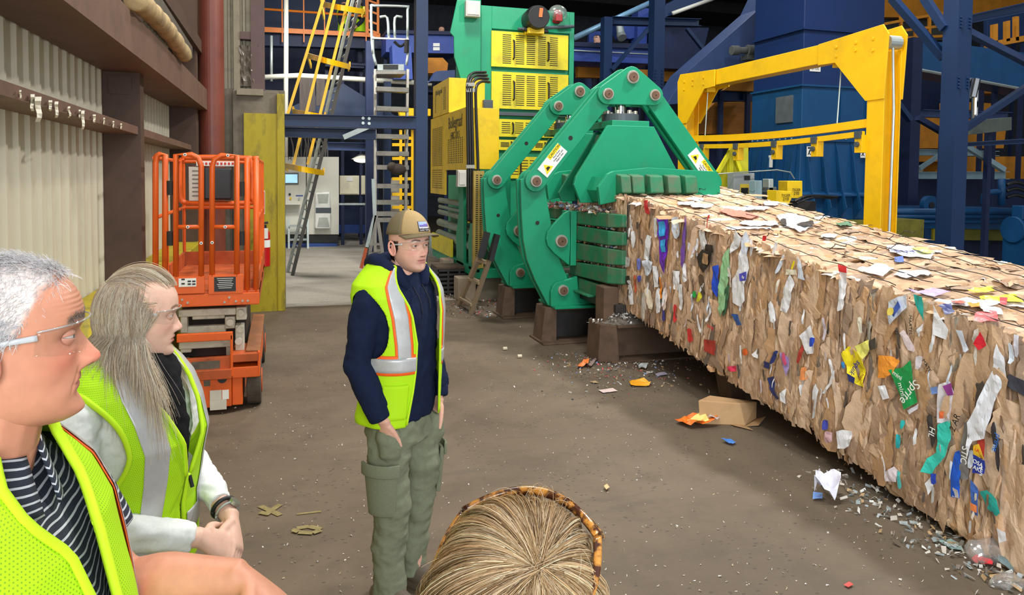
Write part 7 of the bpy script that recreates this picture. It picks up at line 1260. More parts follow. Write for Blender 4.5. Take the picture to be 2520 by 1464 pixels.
m = MB(); m.tube([(.035, .085, 1.44), (.032, .125, 1.38), (.028, .135, 1.32)], .003, 6, smooth=3); m.tube([(-.03, .085, 1.44), (-.03, .125, 1.38), (-.026, .135, 1.33)], .003, 6, smooth=3); m.build('drawstring', M('dark_cord', (18, 22, 40), .8), p1_, smooth=True, local=True)
def mkvest(T_, par, z0, gap, neck, mats, off, strip=True, nu=220, nz=150, orange=True, zband=(1.075, 1.135), arm=(1.31, .155, .62), seed=3, name='safety_vest', bandup=None):
    def arms(U, Z): a = (abs(np.mod(U+math.pi, 2*math.pi)-math.pi)-1.571)/arm[2]; b_ = (Z-arm[0])/arm[1]; return np.sqrt(a*a+b_*b_+1e-9)-1.0
    def front(U, Z): u = abs(np.mod(U+math.pi, 2*math.pi)-math.pi); return (u-np.interp(Z, gap[0], gap[1]))*1.2
    def g(U, Z): return np.minimum(np.minimum(arms(U, Z)*.6, front(U, Z)), np.minimum((Z-z0)*4, (neck-Z)*4))
    v = sheet_on(T_, name, g, .02, 2*math.pi-.02, z0-.02, neck+.01, off, mats[0], par, nu, nz, seed=seed)
    def strip_(nm, u0, u1, za, zb_, mat, o2, gg=None): 
        gs = lambda U, Z: np.minimum(np.minimum((U-u0)*.8, (u1-U)*.8), np.minimum(np.minimum((Z-za)*4, (zb_-Z)*4), g(U, Z)))
        return sheet_on(T_, nm, gs, u0-.05, u1+.05, za-.015, zb_+.015, off+o2, mat, v, max(24, int(60*(u1-u0))), max(14, int(110*(zb_-za))), seed=seed, solid=.0012)
    if strip:
        for s in (1, -1):
            u0, u1 = (.50, .84) if s > 0 else (2*math.pi-.84, 2*math.pi-.50)
            if orange: strip_('orange_trim', u0-.07, u1+.07, zband[1]-.005, neck-.01, VOR, .003)
            strip_('reflective_tape', u0, u1, zband[1]-.008, neck-.01, SILV, .0055)
        if orange: strip_('orange_trim', .05, 2*math.pi-.05, zband[0]-.013, zband[1]+.013, VOR, .0045)
        strip_('reflective_tape', .05, 2*math.pi-.05, zband[0], zband[1], SILV, .007)
    return v
v1 = mkvest(MT, p1_, .84, ([.84, 1.0, 1.2, 1.36, 1.46, 1.54], [.52, .42, .34, .42, .60, .80]), 1.535, (VLIME,), .042, seed=4, zband=(1.085, 1.145), arm=(1.285, .145, .56))
for s in (-1, 1): m = MB(); zz = np.linspace(.85, 1.53, 30); u = np.interp(zz, [.84, 1.0, 1.2, 1.36, 1.46, 1.54], [.52, .42, .34, .42, .60, .80])*s; m.tube(MT.at(u, zz, .044), .006, 6); m.build('binding', VEDGE, v1, smooth=True, local=True)
for s in (1,): sheet_on(MT, 'vest_pocket', lambda U, Z: np.minimum(np.minimum((U-.55)*.8, (1.25-U)*.8), np.minimum((Z-.88)*4, (1.03-Z)*4)), .5, 1.3, .86, 1.05, .050, VLIME, v1, 40, 30)
# trousers
OLIVE = M('olive_cargo_cloth', (122, 126, 104), .9, var=.07, scale=120, spec=.15, dirt=(96, 98, 80), da=.3, ds=6)
b = MB(); PT = Torso([(.76, .164, .112, .125, -.015), (.86, .164, .115, .125, -.015), (.97, .152, .105, .105, -.01)]); PT.solid(b, .74, .96, off=.008)
for s, fy in ((1, .03), (-1, -.03)): limb(b, [(s*.080, -.01, .84), (s*.10, .0, .70), (s*.108, .02+fy*.3, .48), (s*.108, -.01+fy*.6, .26), (s*.108, -.01+fy, .06)], [.098, .097, .080, .075, .074])
for s in (1, -1): b.tube(smooth_path([(s*.155, .05, .83), (s*.160, .058, .79), (s*.150, .055, .73), (s*.13, .04, .68)], 4), [.046, .052, .050, .03], 14)
cloth_obj('cargo_trousers', b, OLIVE, p1_, .008, 5, ((.013, 7, (1, 1, 1.1)), (.006, 20, (1, 1, 1.6))))
for s in (-1, 1):
    q0 = np.array([s*.112, .02, .60]); m = MB(); pk = []
    for zz in np.linspace(.455, .665, 8): pk.append([(s*.10+math.sin(a)*(.112-.02*(.665-zz)/.2), .012+math.cos(a)*(.110-.02*(.665-zz)/.2), zz) for a in (np.linspace(.55, 2.05, 14) if s > 0 else np.linspace(-2.05, -.55, 14))])
    m.rings(pk, cap=False, closed=False); pkt = m.build('cargo_pocket', OLIVE, p1_, smooth=True, local=True, solid=.022, bevel=.006)
    pk = [[(s*.10+math.sin(a)*.126, .012+math.cos(a)*.124, zz) for a in (np.linspace(.50, 2.1, 14) if s > 0 else np.linspace(-2.1, -.50, 14))] for zz in (.635, .66, .69)]; m = MB(); m.rings(pk, cap=False, closed=False); m.build('pocket_flap', OLIVE, pkt, smooth=True, local=True, solid=.012, bevel=.004)
m = MB(); m.tube([(.13, .10, .80), (.165, .06, .86), (.178, .02, .905)], .005, 6, smooth=4); m.build('pocket_edge', OLIVE, p1_, smooth=True, local=True)
for s, fy in ((1, .03), (-1, -.03)):
    b = MB(); b.tube(smooth_path([(s*.11, -.10+fy, .05), (s*.11, -.02+fy, .075), (s*.115, .07+fy, .055), (s*.12, .15+fy, .04), (s*.12, .18+fy, .035)], 5), [.036, .055, .05, .042, .025], 14); b.bx(s*.115-.045, s*.115+.045, -.13+fy, .17+fy, .0, .03); cloth_obj('work_shoe', b, M('brown_shoe_leather', (96, 84, 70), .7, var=.15), p1_, .006, 4, ())
# cap and hair
CAPT = M('tan_cap_cloth', (174, 148, 104), .85, var=.05, scale=150, spec=.15); CAPM = M('olive_cap_mesh', (116, 104, 80), .85, var=.12, scale=220, spec=.15)
m = MB(); els = np.linspace(.12, 1.5, 14); az = np.linspace(-math.pi, math.pi, 49); KC = 1.09
def capP(a, e): k = KC+.03*math.sin(e); z0 = -.13*0; return EC+np.array([math.sin(a)*math.cos(e), math.cos(a)*math.cos(e), 0])*ER*k+np.array([0, .004*math.cos(a), .019+ER[2]*k*(math.sin(e)*.92+.14)])
for (a0, a1, mi, nm) in ((-1.15, 1.15, CAPT, 'cap_front'), (1.15, 2*math.pi-1.15, CAPM, 'cap_mesh')):
    m = MB(); A = np.linspace(a0, a1, 30); m.rings([[hp(capP(a, e)) for a in A] for e in els], cap=False, closed=False)
    if nm == 'cap_front': cap_ = m.build('cap', mi, p1_, smooth=True, local=True, solid=.003)
    else: m.build(nm, mi, cap_, smooth=True, local=True, solid=.003)
m = MB(); rows = []
for t in np.linspace(0, 1, 7): rows.append([hp(np.array([.078*1.09*math.sin(a)*(1+.04*t), .102-.108*(1-math.cos(a))+(.066*t)*(math.cos(a*.82)**.6 if abs(a) < 1.5 else 0), .056-.006*t-.012*(abs(math.sin(a))**2)*(.6+.8*t)+.006*t*(1-t)])) for a in np.linspace(-1.25, 1.25, 25)])
m.rings(rows, cap=False, closed=False); m.build('cap_brim', CAPM, cap_, smooth=True, local=True, solid=.004)
m = MB(); c = capP(0, 1.55); m.ball(hp(c), .007, 10); m.build('cap_button', CAPT, cap_, local=True)
def cap_patch(u0, u1, e0, e1, k, nm, mt, par):
    global KC
    o_ = KC; KC = k; m = MB(); m.rings([[hp(capP(a, e)) for a in np.linspace(u0, u1, 10)] for e in np.linspace(e0, e1, 6)], cap=False, closed=False); KC = o_; return m.build(nm, mt, par, smooth=True, local=True, solid=.0015)
pt = cap_patch(-.34, .34, .20, .60, 1.115, 'cap_badge', M('badge_border', (40, 40, 60), .7), cap_); cap_patch(-.31, .31, .225, .575, 1.128, 'badge_field', M('badge_white', (226, 224, 226), .7), pt); cap_patch(-.30, .30, .38, .57, 1.135, 'badge_sky', M('badge_sky', (150, 170, 226), .7, var=.1, scale=90), pt); cap_patch(-.28, .02, .37, .47, 1.142, 'badge_peak', M('badge_purple', (110, 96, 170), .7), pt); cap_patch(-.05, .27, .37, .44, 1.142, 'badge_peak', M('badge_purple'), pt)
KC = 1.15; cc_ = hp(capP(0, .29)); rt = hp(capP(.1, .29))-hp(capP(-.1, .29)); upv = hp(capP(0, .34))-hp(capP(0, .24)); KC = 1.09
tx = text('patagonia', cc_, -rt, upv, .017, M('badge_print', (30, 30, 40), .7, var=0), pt)
rng = np.random.default_rng(5); n = 2600; az = np.where(rng.random(n) < .5, rng.uniform(1.35, math.pi, n), -rng.uniform(1.35, math.pi, n)); el = rng.uniform(-.55, .22, n); el = np.where(abs(az) < 1.75, rng.uniform(-.12, .2, n), el)
t = np.linspace(0, 1, 6)[None, :]; paths = hp(scalp(az[:, None]+np.sign(az)[:, None]*.10*t+0*t, el[:, None]-.20*t, 1.0+.03*t+0*az[:, None])); strands('hair', paths, np.full(n, .00055), pick([(44, 32, 26), (62, 46, 36), (36, 26, 22)], n, rng), p1_)
# ---------------------------------------------------------------- woman with long hair
WTt = Torso([(.80, .165, .11, .12, -.01), (.92, .170, .115, .12, -.01), (1.02, .150, .105, .10, 0), (1.12, .152, .125, .10, .0), (1.20, .165, .140, .105, 0), (1.28, .178, .125, .11, -.01), (1.34, .182, .10, .11, -.02), (1.38, .165, .08, .098, -.03), (1.42, .115, .062, .078, -.035), (1.45, .075, .052, .062, -.03), (1.48, .055, .048, .055, -.025), (1.52, .052, .046, .052, -.02)])
rz = heading(.97, -.10); D2 = 2.0; loc = atD(318, 780, D2); loc[2] = 0
skin = (228, 184, 162); hp = Pose((0, .03, 1.522), yaw=30, pitch=-3)
mb = MB(); P, Fc, C4 = head_grid(skin, (196, 112, 110), (110, 84, 62), female=1, jaw=.92, flush=(232, 168, 150), nose=.88); mb.add(hp(P)*[1, 1, 1], Fc, 0, C4)
b = MB(); limb(b, [(0, .015, 1.50), (0, 0, 1.45), (0, -.02, 1.37)], [.048, .048, .058]); WTt.solid(b, .8, 1.40, off=-.02)
eR, wR = np.array([.245, -.02, 1.06]), np.array([.075, .235, .965]); eL, wL = np.array([-.23, .02, 1.06]), np.array([-.06, .25, .955])
limb(b, [(.165, -.02, 1.33), eR, wR], [.04, .034, .024]); limb(b, [(-.165, -.02, 1.33), eL, wL], [.04, .034, .024])
hand(b, wR, (-.62, .38, -.52), (.35, .75, .55), (.3, .3, .9), (.45, .5, .55, .6), .05, .95, (.6, .5)); hand(b, wL+[.0, -.0, -.0], (.55, .45, -.70), (-.3, .8, .35), (-.1, .35, .9), (.35, .4, .45, .5), .05, .95, (.6, .5))
for s in (-1, 1): limb(b, [(s*.085, -.01, .84), (s*.09, .0, .46), (s*.09, -.02, .07)], [.072, .05, .034])
V, N, Fc = blend(b, .0035, 4); addcol(mb, V, Fc, skin)
p2_ = person_root('person', 'person with long light brown hair, white sleeves and lime vest, hands clasped, facing right', loc, rz, mb, SK('a'))
eyes(hp, p2_, (96, 92, 70), SKL('b', (214, 166, 146)), .30); glasses(hp, p2_)
WHC = M('white_knit_cloth', (232, 234, 230), .9, var=.05, scale=150, spec=.15)
b = MB(); WTt.solid(b, .86, 1.42, off=.006)
for s, e_, w_ in ((1, eR, wR), (-1, eL, wL)): limb(b, [(s*.14, -.02, 1.352), (s*.20, -.015, 1.295), (s*.236, -.005, 1.18), e_, e_*.5+w_*.5, (w_*.93+e_*.07) if s > 0 else (w_*.78+e_*.22)], [.052, .059, .057, .052, .044, .034])
cloth_obj('long_sleeve_top', b, WHC, p2_, .007, 5, ((.008, 8, (1, 1, 1.2)), (.0045, 26, (1, 1, 2))))
b = MB()
for k, (zz, r, rr) in enumerate(((1.425, .066, .024), (1.405, .076, .027), (1.385, .088, .028))): b.tube([(r*math.sin(a), .0+(r+.01)*math.cos(a), zz-.02*math.cos(a)) for a in np.linspace(0, 2*math.pi, 26)], rr, 10)
b.tube(smooth_path([(.02, .06, 1.41), (.01, .09, 1.33), (0, .118, 1.22), (0, .105, 1.08), (0, .08, 1.0)], 5), [.045, .05, .046, .036, .03], 12); cloth_obj('dark_scarf', b, M('black_scarf_cloth', (30, 30, 32), .95, var=.15, scale=60, spec=.1), p2_, .006, 4, ((.008, 22, (1, 1, 1)),))
v2 = mkvest(WTt, p2_, .84, ([.84, 1.1, 1.12, 1.25, 1.36, 1.43], [.03, .04, .06, .26, .44, .62]), 1.432, (VMESH,), .036, strip=False, nu=240, nz=170, arm=(1.235, .135, .62), seed=8)
def strip2(nm, u0, u1, za, zb_, mat, o2, par, T_, base, lean_=0.0, z1_=None):
    gs = lambda U, Z: np.minimum(np.minimum((U-u0-lean_*(Z-za))*.8, (u1+lean_*(Z-za)-U)*.8 if False else (u1-U+lean_*(Z-za))*.8), np.minimum((Z-za)*4, (zb_-Z)*4)); return sheet_on(T_, nm, gs, u0-.25, u1+.25, za-.015, zb_+.015, base+o2, mat, par, max(30, int(80*(u1-u0+.4))), max(16, int(140*(zb_-za))), seed=8, solid=.0012)
strip2('reflective_tape', .40, .78, .985, 1.425, SILV, .004, v2, WTt, .036); strip2('reflective_tape', 2*math.pi-.78, 2*math.pi-.40, .985, 1.425, SILV, .004, v2, WTt, .036); strip2('reflective_tape', .06, 2*math.pi-.06, .93, .985, SILV, .004, v2, WTt, .036)
m = MB(); zz = np.linspace(.86, 1.10, 20); m.tube(WTt.at(0*zz, zz, .040), .006, 8); m.build('zip', VEDGE, v2, smooth=True, local=True); m = MB(); p = WTt.at(0, 1.095, .044); m.bar(p, p+[.004, .01, -.03], .008, .006); m.build('zip_pull', BLK, v2, local=True)
for s in (-1, 1): m = MB(); zz = np.linspace(1.10, 1.43, 22); u = np.interp(zz, [1.1, 1.12, 1.25, 1.36, 1.43], [.04, .06, .26, .44, .62])*s; m.tube(WTt.at(u, zz, .039), .006, 6); m.build('binding', VEDGE, v2, smooth=True, local=True)
for s in (-1, 1): m = MB(); tt = np.linspace(0, 2*math.pi, 44); m.tube(WTt.at(s*1.571+.62*np.cos(tt), 1.235+.135*np.sin(tt), .040), .007, 6); m.build('armhole_binding', VEDGE, v2, smooth=True, local=True)
b = MB(); PT2 = Torso([(.74, .16, .11, .12, -.01), (.9, .165, .11, .12, -.01)]); PT2.solid(b, .74, .88, off=.006)
for s in (-1, 1): limb(b, [(s*.085, -.01, .82), (s*.09, .0, .46), (s*.09, -.02, .06)], [.09, .066, .055])
cloth_obj('dark_trousers', b, M('black_trouser_cloth', (30, 30, 34), .9, var=.1), p2_, .01, 5, ((.006, 9, (1, 1, 1)),))
for s in (-1, 1): b = MB(); b.tube(smooth_path([(s*.09, -.09, .045), (s*.09, 0, .06), (s*.09, .08, .04), (s*.09, .13, .03)], 5), [.03, .045, .04, .02], 12); cloth_obj('shoe', b, BLK, p2_, .007, 3, ())
ax_ = norm(wL-eL); wc = wL-ax_*.028; m = MB(); a_, b_, d_ = frame_of(ax_); m.tube([wc+(a_*math.cos(t)+b_*math.sin(t))*.030 for t in np.linspace(0, 2*math.pi, 26)], .006, 8, flat=.5); wt_ = m.build('wrist_watch', GALV, p2_, smooth=True, local=True); m = MB(); o_ = norm(np.array([.0, .8, .5])-ax_*(np.array([0, .8, .5])@ax_)); m.cyl(wc+o_*.028, wc+o_*.037, .016, n=20); m.build('watch_face', M('watch_case', (190, 190, 180), .25, .8, var=.05), wt_, local=True); m = MB(); wc2 = wL-ax_*.048; m.tube([wc2+(a_*math.cos(t)+b_*math.sin(t))*.031 for t in np.linspace(0, 2*math.pi, 26)], .006, 8); m.build('black_band', BLK, wt_, smooth=True, local=True)
# long hair: cap of strands drawn to the back, then a long fall over back and shoulder
rng = np.random.default_rng(12); HB_ = [(240, 224, 202), (248, 236, 218), (224, 204, 178), (252, 244, 230), (200, 176, 150), (242, 228, 206)]; K = 16
def under(name, col, cond, k=1.02, pose=None, par=None):
    A = np.linspace(-math.pi, math.pi, 65); E_ = np.linspace(-1.0, 1.56, 34); AA, EE = np.meshgrid(A, E_, indexing='ij'); P = scalp(AA, EE, k); keep = cond(AA, EE, P); idx = np.arange(AA.size).reshape(AA.shape); kf = keep[:-1, :-1] & keep[1:, :-1] & keep[1:, 1:] & keep[:-1, 1:]
    m = MB(); m.add(pose(P.reshape(-1, 3)), np.stack([idx[:-1, :-1], idx[1:, :-1], idx[1:, 1:], idx[:-1, 1:]], -1)[kf].tolist()); return m.build(name, M('scalp_'+name+'_%d' % col[0], col, .8, var=.1, scale=80), par, smooth=True, local=True)
hairline = lambda A, E_: E_ > np.interp(abs(A), [0, .5, .9, 1.15, 1.4, 1.7, math.pi], [.68, .66, .55, .25, -.15, -.5, -.75])
under('hair_base', (188, 162, 130), lambda A, E_, P: hairline(A, E_), 1.015, hp, p2_)
n = 3400; az = rng.uniform(-1.9, 1.9, n); el = rng.uniform(.0, 1.45, n); ok = hairline(az, el+.0); az, el = az[ok], el[ok]; n = len(az); t = np.linspace(0, 1, K)
S0 = scalp(az, el); d0 = (S0-EC)/ER; d1 = np.tile(norm([.0, -.80, .60]), (n, 1))+rng.normal(0, .09, (n, 3)); low = el < .35; d1[low] = np.stack([np.sign(az[low])*.35, -.85+0*az[low], -.1+0*az[low]], -1)+rng.normal(0, .12, (low.sum(), 3)); d1 /= np.linalg.norm(d1, axis=1, keepdims=True)
def slerp(a, b, t): om = np.arccos(np.clip((a*b).sum(1), -.999, .999))[:, None, None]; return (np.sin((1-t)[None, :, None]*om)*a[:, None]+np.sin(t[None, :, None]*om)*b[:, None])/np.sin(om)
lift_ = 1.02+.05*rng.random((n, 1, 1))+.03*np.sin(t*math.pi)[None, :, None]; paths = EC+slerp(d0, d1, t)*ER*lift_; strands('hair', hp(paths), rng.uniform(.0004, .0007, n), pick(HB_, n, rng), p2_)
n = 7500; a1 = np.where(rng.random(n) < .62, rng.uniform(1.38, 2.95, n), -rng.uniform(1.35, 3.1, n)); e0 = rng.uniform(-.15, .75, n)*np.where(abs(a1) > 1.6, 1, .3); a0 = a1+rng.normal(0, .15, n); K = 22; t = np.linspace(0, 1, K); paths = np.zeros((n, K, 3))
kk = 1.03+.07*rng.random(n); u_ = np.clip((abs(a1)-1.33)/1.6, 0, 1); sd = np.sign(a1)
EX = hp(scalp(a1, np.full(n, -.42), kk+.03)); EN = np.zeros((n, 3)); EN[:, 1] = (.165-.31*u_+rng.normal(0, .014, n))*np.where((sd < 0) & (u_ < .5), .6, 1); EN[:, 0] = sd*(.075+.075*g1(u_, .45, .35)+rng.normal(0, .018, n))*np.where(u_ > .85, .5, 1); over = g1(EN[:, 1], -.02, .085); EN[:, 2] = 1.235+.135*over+rng.uniform(-.07, .10, n)*(1-.7*over)
MD = np.stack([EX[:, 0]*.45+EN[:, 0]*.55+.018*sd, EX[:, 1]*.35+EN[:, 1]*.62, 1.432+rng.normal(0, .012, n)], -1)
for i in range(K):
    f = t[i]
    if f <= .4: s1 = f/.4; P = hp(scalp(a0+(a1-a0)*s1, e0+(-.42-e0)*s1, kk+.03*s1))
    else: g_ = (f-.4)/.6; P = (1-g_)**2*EX+2*g_*(1-g_)*MD+g_*g_*EN; P[:, 0] += .010*np.sin(g_*6+np.floor(a1*9)*2.1)*g_; P[:, 1] += .013*np.sin(g_*5.5+np.floor(a1*9)*1.7)*g_+.008*np.sin(np.floor(a1*14)*3.3)*g_
    paths[:, i] = P
strands('long_hair', paths+rng.normal(0, .0015, (n, 1, 3)), rng.uniform(.00035, .0007, n), pick(HB_, n, rng), p2_)
n = 160; az = rng.uniform(-2.6, 2.6, n); el = rng.uniform(.1, 1.4, n); ok = hairline(az, el); az, el = az[ok], el[ok]; n = len(az); t = np.linspace(0, 1, 8)[None, :]; paths = hp(scalp(az[:, None]+.5*t*np.sign(az)[:, None]+rng.normal(0, .2, (n, 1))*t, el[:, None]-.1*t, 1.03+.13*t*rng.random((n, 1)))); strands('flyaway_hair', paths, np.full(n, .00035), pick(HB_, n, rng), p2_)
# ---------------------------------------------------------------- white-haired man, close on the left
rz = heading(.965, .13); loc = atD(-78, 828, .96); loc[2] = 0
skin = (208, 144, 116); hp = Pose((0, .04, 1.682), yaw=22, pitch=2)
mb = MB(); P, Fc, C4 = head_grid(skin, (190, 106, 96), (176, 150, 130), jaw=1.06, flush=(214, 120, 100), nose=1.08, crown=.88, lips=.25, age=1.0, crop=((226, 214, 208), lambda A: np.interp(A, [0, .35, .7, 1.0, 1.15, 1.35, 1.6, 2.0, math.pi], [.86, .82, .68, .56, .36, .06, -.10, -.45, -.6]))); mb.add(hp(P), Fc, 0, C4)
for s in (-1, 1): V, Fe = ear(s, skin); addcol(mb, hp(V), Fe, (212, 138, 116))
OT = Torso([(.80, .18, .135, .125, 0), (.92, .185, .16, .125, .005), (1.08, .185, .170, .12, .005), (1.23, .192, .160, .12, 0), (1.35, .205, .142, .125, -.01), (1.45, .218, .122, .125, -.02), (1.51, .205, .10, .11, -.03), (1.55, .155, .085, .095, -.035), (1.58, .105, .078, .084, -.035), (1.61, .084, .072, .078, -.03), (1.65, .076, .066, .072, -.02)]); OT.r[OT.r[:, 0] > 1.2, 0] -= .035
b = MB(); limb(b, [(0, .030, 1.66), (0, .016, 1.60), (0, -.02, 1.50)], [.060, .070, .084]); OT.solid(b, .8, 1.53, off=-.02)
sh, el_, wr = np.array([-.20, 0, 1.415]), np.array([-.235, .08, 1.235]), np.array([-.20, .29, 1.245])
limb(b, [sh, el_, el_*.55+wr*.45, wr], [.052, .048, .043, .029]); hand(b, wr, (.15, .85, -.65), (-.15, .65, .8), (.85, -.25, 0), (.25, .35, .4, .45), .10, 1.05)
sh2, el2, wr2 = np.array([.21, -.02, 1.415]), np.array([.27, -.05, 1.15]), np.array([.24, .16, .98]); limb(b, [sh2, el2, wr2], [.052, .045, .030]); hand(b, wr2, (-.1, .6, -.8), (.9, .2, .1), (0, .6, .5), (.3, .35, .4, .45))
for s in (-1, 1): limb(b, [(s*.095, 0, .86), (s*.10, .0, .48), (s*.10, -.02, .08)], [.08, .055, .036])
V, N, Fc = blend(b, .0038, 4); addcol(mb, V, Fc, skin)
p3_ = person_root('person', 'white-haired person in profile with clear glasses, striped collar and lime vest, at the left edge', loc, rz, mb, SK('a'))
eyes(hp, p3_, (110, 120, 124), SKL('c', (204, 142, 118)), .16); glasses(hp, p3_)
def shirt_mat():
    t = NT('striped_shirt_cloth'); tc = t.n('ShaderNodeTexCoord').outputs['Object']; sp = t.n('ShaderNodeSeparateXYZ', i_0=tc)
    w = t.math('FRACT', t.math('MULTIPLY', t.math('ADD', sp.outputs[2], t.math('ADD', t.math('MULTIPLY', sp.outputs[1], .35), t.math('MULTIPLY', t.noise(tc, 6, 2), .03))), 105.0)); c = t.mix(t.math('GREATER_THAN', w, .74), rgba((36, 42, 56)), rgba((196, 200, 206))); t.l(c, t.b.inputs['Base Color']); t.b.inputs['Roughness'].default_value = .85; return t.m
STR = shirt_mat(); b = MB(); OT.solid(b, .86, 1.545, off=.010)
limb(b, [(-.16, -.02, 1.445), sh+[-.01, 0, -.02], sh*.35+el_*.65], [.075, .085, .075]); limb(b, [(.16, -.02, 1.445), sh2+[.01, 0, -.02], sh2*.35+el2*.65], [.075, .085, .078]); cloth_obj('striped_shirt', b, STR, p3_, .008, 5, ((.008, 9, (1, 1, 1)),))
for s in (-1, 1):
    m = MB(); rows = []
    for f in np.linspace(0, 1, 8): rows.append([(s*(.082+.022*f)*math.sin(a), .0+(.085+.024*f)*math.cos(a)-.01, 1.59-.055*f-.045*(math.cos(a)+.2)*(a < 2)-.025*f*math.cos(a)) for a in np.linspace(.22, 3.1, 26)])
    m.rings(rows, cap=False, closed=False); m.build('collar', STR, p3_, smooth=True, local=True, solid=.004)
v3 = mkvest(OT, p3_, .84, ([.84, 1.07, 1.27, 1.42, 1.50, 1.565], [.03, .03, .05, .13, .33, .56]), 1.56, (VMESH,), .032, strip=False, nu=260, nz=190, arm=(1.315, .165, .62), seed=21)
for s in (1, -1):
    u0, u1 = (.92, 1.12) if s > 0 else (2*math.pi-1.12, 2*math.pi-.92); strip2('orange_trim', u0-.05, u1+.05, .86, 1.555, VOR, .003, v3, OT, .032, -.35 if s > 0 else .35); strip2('reflective_tape', u0, u1, .86, 1.555, SILV, .006, v3, OT, .032, -.35 if s > 0 else .35)
for s in (-1, 1): m = MB(); zz = np.linspace(.85, 1.555, 40); u = np.interp(zz, [.84, 1.07, 1.27, 1.42, 1.50, 1.565], [.03, .03, .05, .13, .33, .56])*s; m.tube(OT.at(u, zz, .035), .007, 6); m.build('binding', VEDGE, v3, smooth=True, local=True)
b = MB(); PT3 = Torso([(.74, .175, .12, .13, 0), (.92, .18, .14, .125, 0)]); PT3.solid(b, .74, .9, off=.008)
for s in (-1, 1): limb(b, [(s*.095, 0, .84), (s*.10, .0, .48), (s*.10, -.02, .07)], [.1, .08, .07])
cloth_obj('trousers', b, M('grey_trouser_cloth', (62, 64, 70), .9, var=.1), p3_, .011, 5, ((.006, 9, (1, 1, 1)),))
for s in (-1, 1): b = MB(); b.tube(smooth_path([(s*.10, -.10, .05), (s*.10, 0, .07), (s*.10, .09, .045), (s*.10, .16, .03)], 5), [.035, .05, .045, .022], 12); cloth_obj('shoe', b, BLK, p3_, .007, 3, ())
ER_ = ER.copy(); ER[2] = .101; rng = np.random.default_rng(31); hl3 = lambda A, E_: E_ > np.interp(abs(A), [0, .35, .7, 1.0, 1.15, 1.35, 1.6, 2.0, math.pi], [.86, .82, .68, .56, .36, .06, -.10, -.45, -.6])
n = 19000; az = rng.uniform(-math.pi, math.pi, n); el = np.arcsin(rng.uniform(-.6, 1, n)); ok = hl3(az, el+rng.normal(0, .05, n)); az, el = az[ok], el[ok]; n = len(az); S0 = scalp(az, el, 1.03); nr = (S0-EC)/ER**2; nr /= np.linalg.norm(nr, axis=1, keepdims=True)
flow = np.stack([.35*np.sign(az), -.55-.2*np.cos(az), -.55+0*az], -1)+rng.normal(0, .35, (n, 3)); flow[el > .8] += np.array([.5, .5, .3]); flow -= (flow*nr).sum(1, keepdims=True)*nr; flow /= np.linalg.norm(flow, axis=1, keepdims=True); Ln = rng.uniform(.010, .021, n)*np.where(el > .5, 1.25, .8); t = np.linspace(0, 1, 6)
paths = S0[:, None]+nr[:, None]*(Ln[:, None]*(.55*t-.18*t*t))[..., None]+flow[:, None]*(Ln[:, None]*t**1.3)[..., None]-nr[:, None]*.003; strands('short_hair', hp(paths), rng.uniform(.0004, .0007, n), pick([(248, 247, 248), (240, 238, 240), (252, 251, 252), (224, 222, 222)], n, rng, .06), p3_, .5)
n = 500; az = rng.choice([-1, 1], n)*rng.uniform(.18, .62, n); z = .025+.004*g1(abs(az), .4, .15)+rng.normal(0, .002, n); P0 = np.stack([.053*np.sin(az)/.58, .094-.02*(abs(az)/.62)**2, z], -1); dirs = np.stack([np.sign(az)*1, .25+0*az, .2+rng.normal(0, .4, n)], -1); t = np.linspace(0, 1, 5); paths = P0[:, None]+dirs[:, None]*(.009*t)[None, :, None]; strands('eyebrow_hair', hp(paths), np.full(n, .00035), pick([(190, 170, 156), (214, 200, 190)], n, rng), p3_)
ER[:] = ER_
# ---------------------------------------------------------------- fair-haired woman seen from behind, bottom of the picture
rz = heading(math.sin(R(20)), math.cos(R(20))); loc = atD(1246, 1380, .725); loc[2] = 0; skin = (226, 180, 158); hp = Pose((0, .02, 1.432), yaw=0, pitch=-4)
mb = MB(); P, Fc, C4 = head_grid(skin, (196, 116, 112), (150, 120, 90), jaw=.94, nose=.9); mb.add(hp(P), Fc, 0, C4)
for s in (-1, 1): V, Fe = ear(s, skin); addcol(mb, hp(V), Fe, skin)
BT = Torso([(z_-.06, a_, f_, k_, c_) for z_, a_, f_, k_, c_ in WTt.r]); b = MB(); limb(b, [(0, .01, 1.43), (0, -.005, 1.38), (0, -.02, 1.3)], [.048, .048, .058]); BT.solid(b, .78, 1.33, off=-.02)
for s in (-1, 1): limb(b, [(s*.16, -.02, 1.27), (s*.22, -.03, 1.0), (s*.18, .10, .80)], [.04, .034, .024]); hand(b, (s*.18, .10, .80), (-s*.1, .5, -.8), (s*.9, .2, .1), (0, .6, .5), (.3, .35, .4, .45), size=.93); limb(b, [(s*.085, -.01, .82), (s*.09, .0, .44), (s*.09, -.02, .07)], [.072, .05, .034])
V, N, Fc = blend(b, .005, 4); addcol(mb, V, Fc, skin)
p4_ = person_root('person', 'fair-haired person seen from behind with tortoiseshell sunglasses on the head, at the bottom edge', loc, rz, mb, SK('a')); eyes(hp, p4_, (90, 110, 120), SKL('d', (214, 166, 146)))
b = MB(); BT.solid(b, .80, 1.35, off=.01)
for s in (-1, 1): limb(b, [(s*.13, -.02, 1.29), (s*.175, -.025, 1.23), (s*.225, -.03, 1.0), (s*.185, .09, .83)], [.058, .062, .05, .036])
cloth_obj('navy_top', b, M('navy_top_cloth', (50, 60, 86), .9, var=.08), p4_, .01, 5, ((.006, 9, (1, 1, 1)),)); v4 = mkvest(BT, p4_, .80, ([.78, 1.05, 1.06, 1.19, 1.30, 1.37], [.03, .04, .06, .26, .44, .62]), 1.372, (VMESH,), .030, strip=False, nu=120, nz=90, arm=(1.175, .135, .62), seed=9)
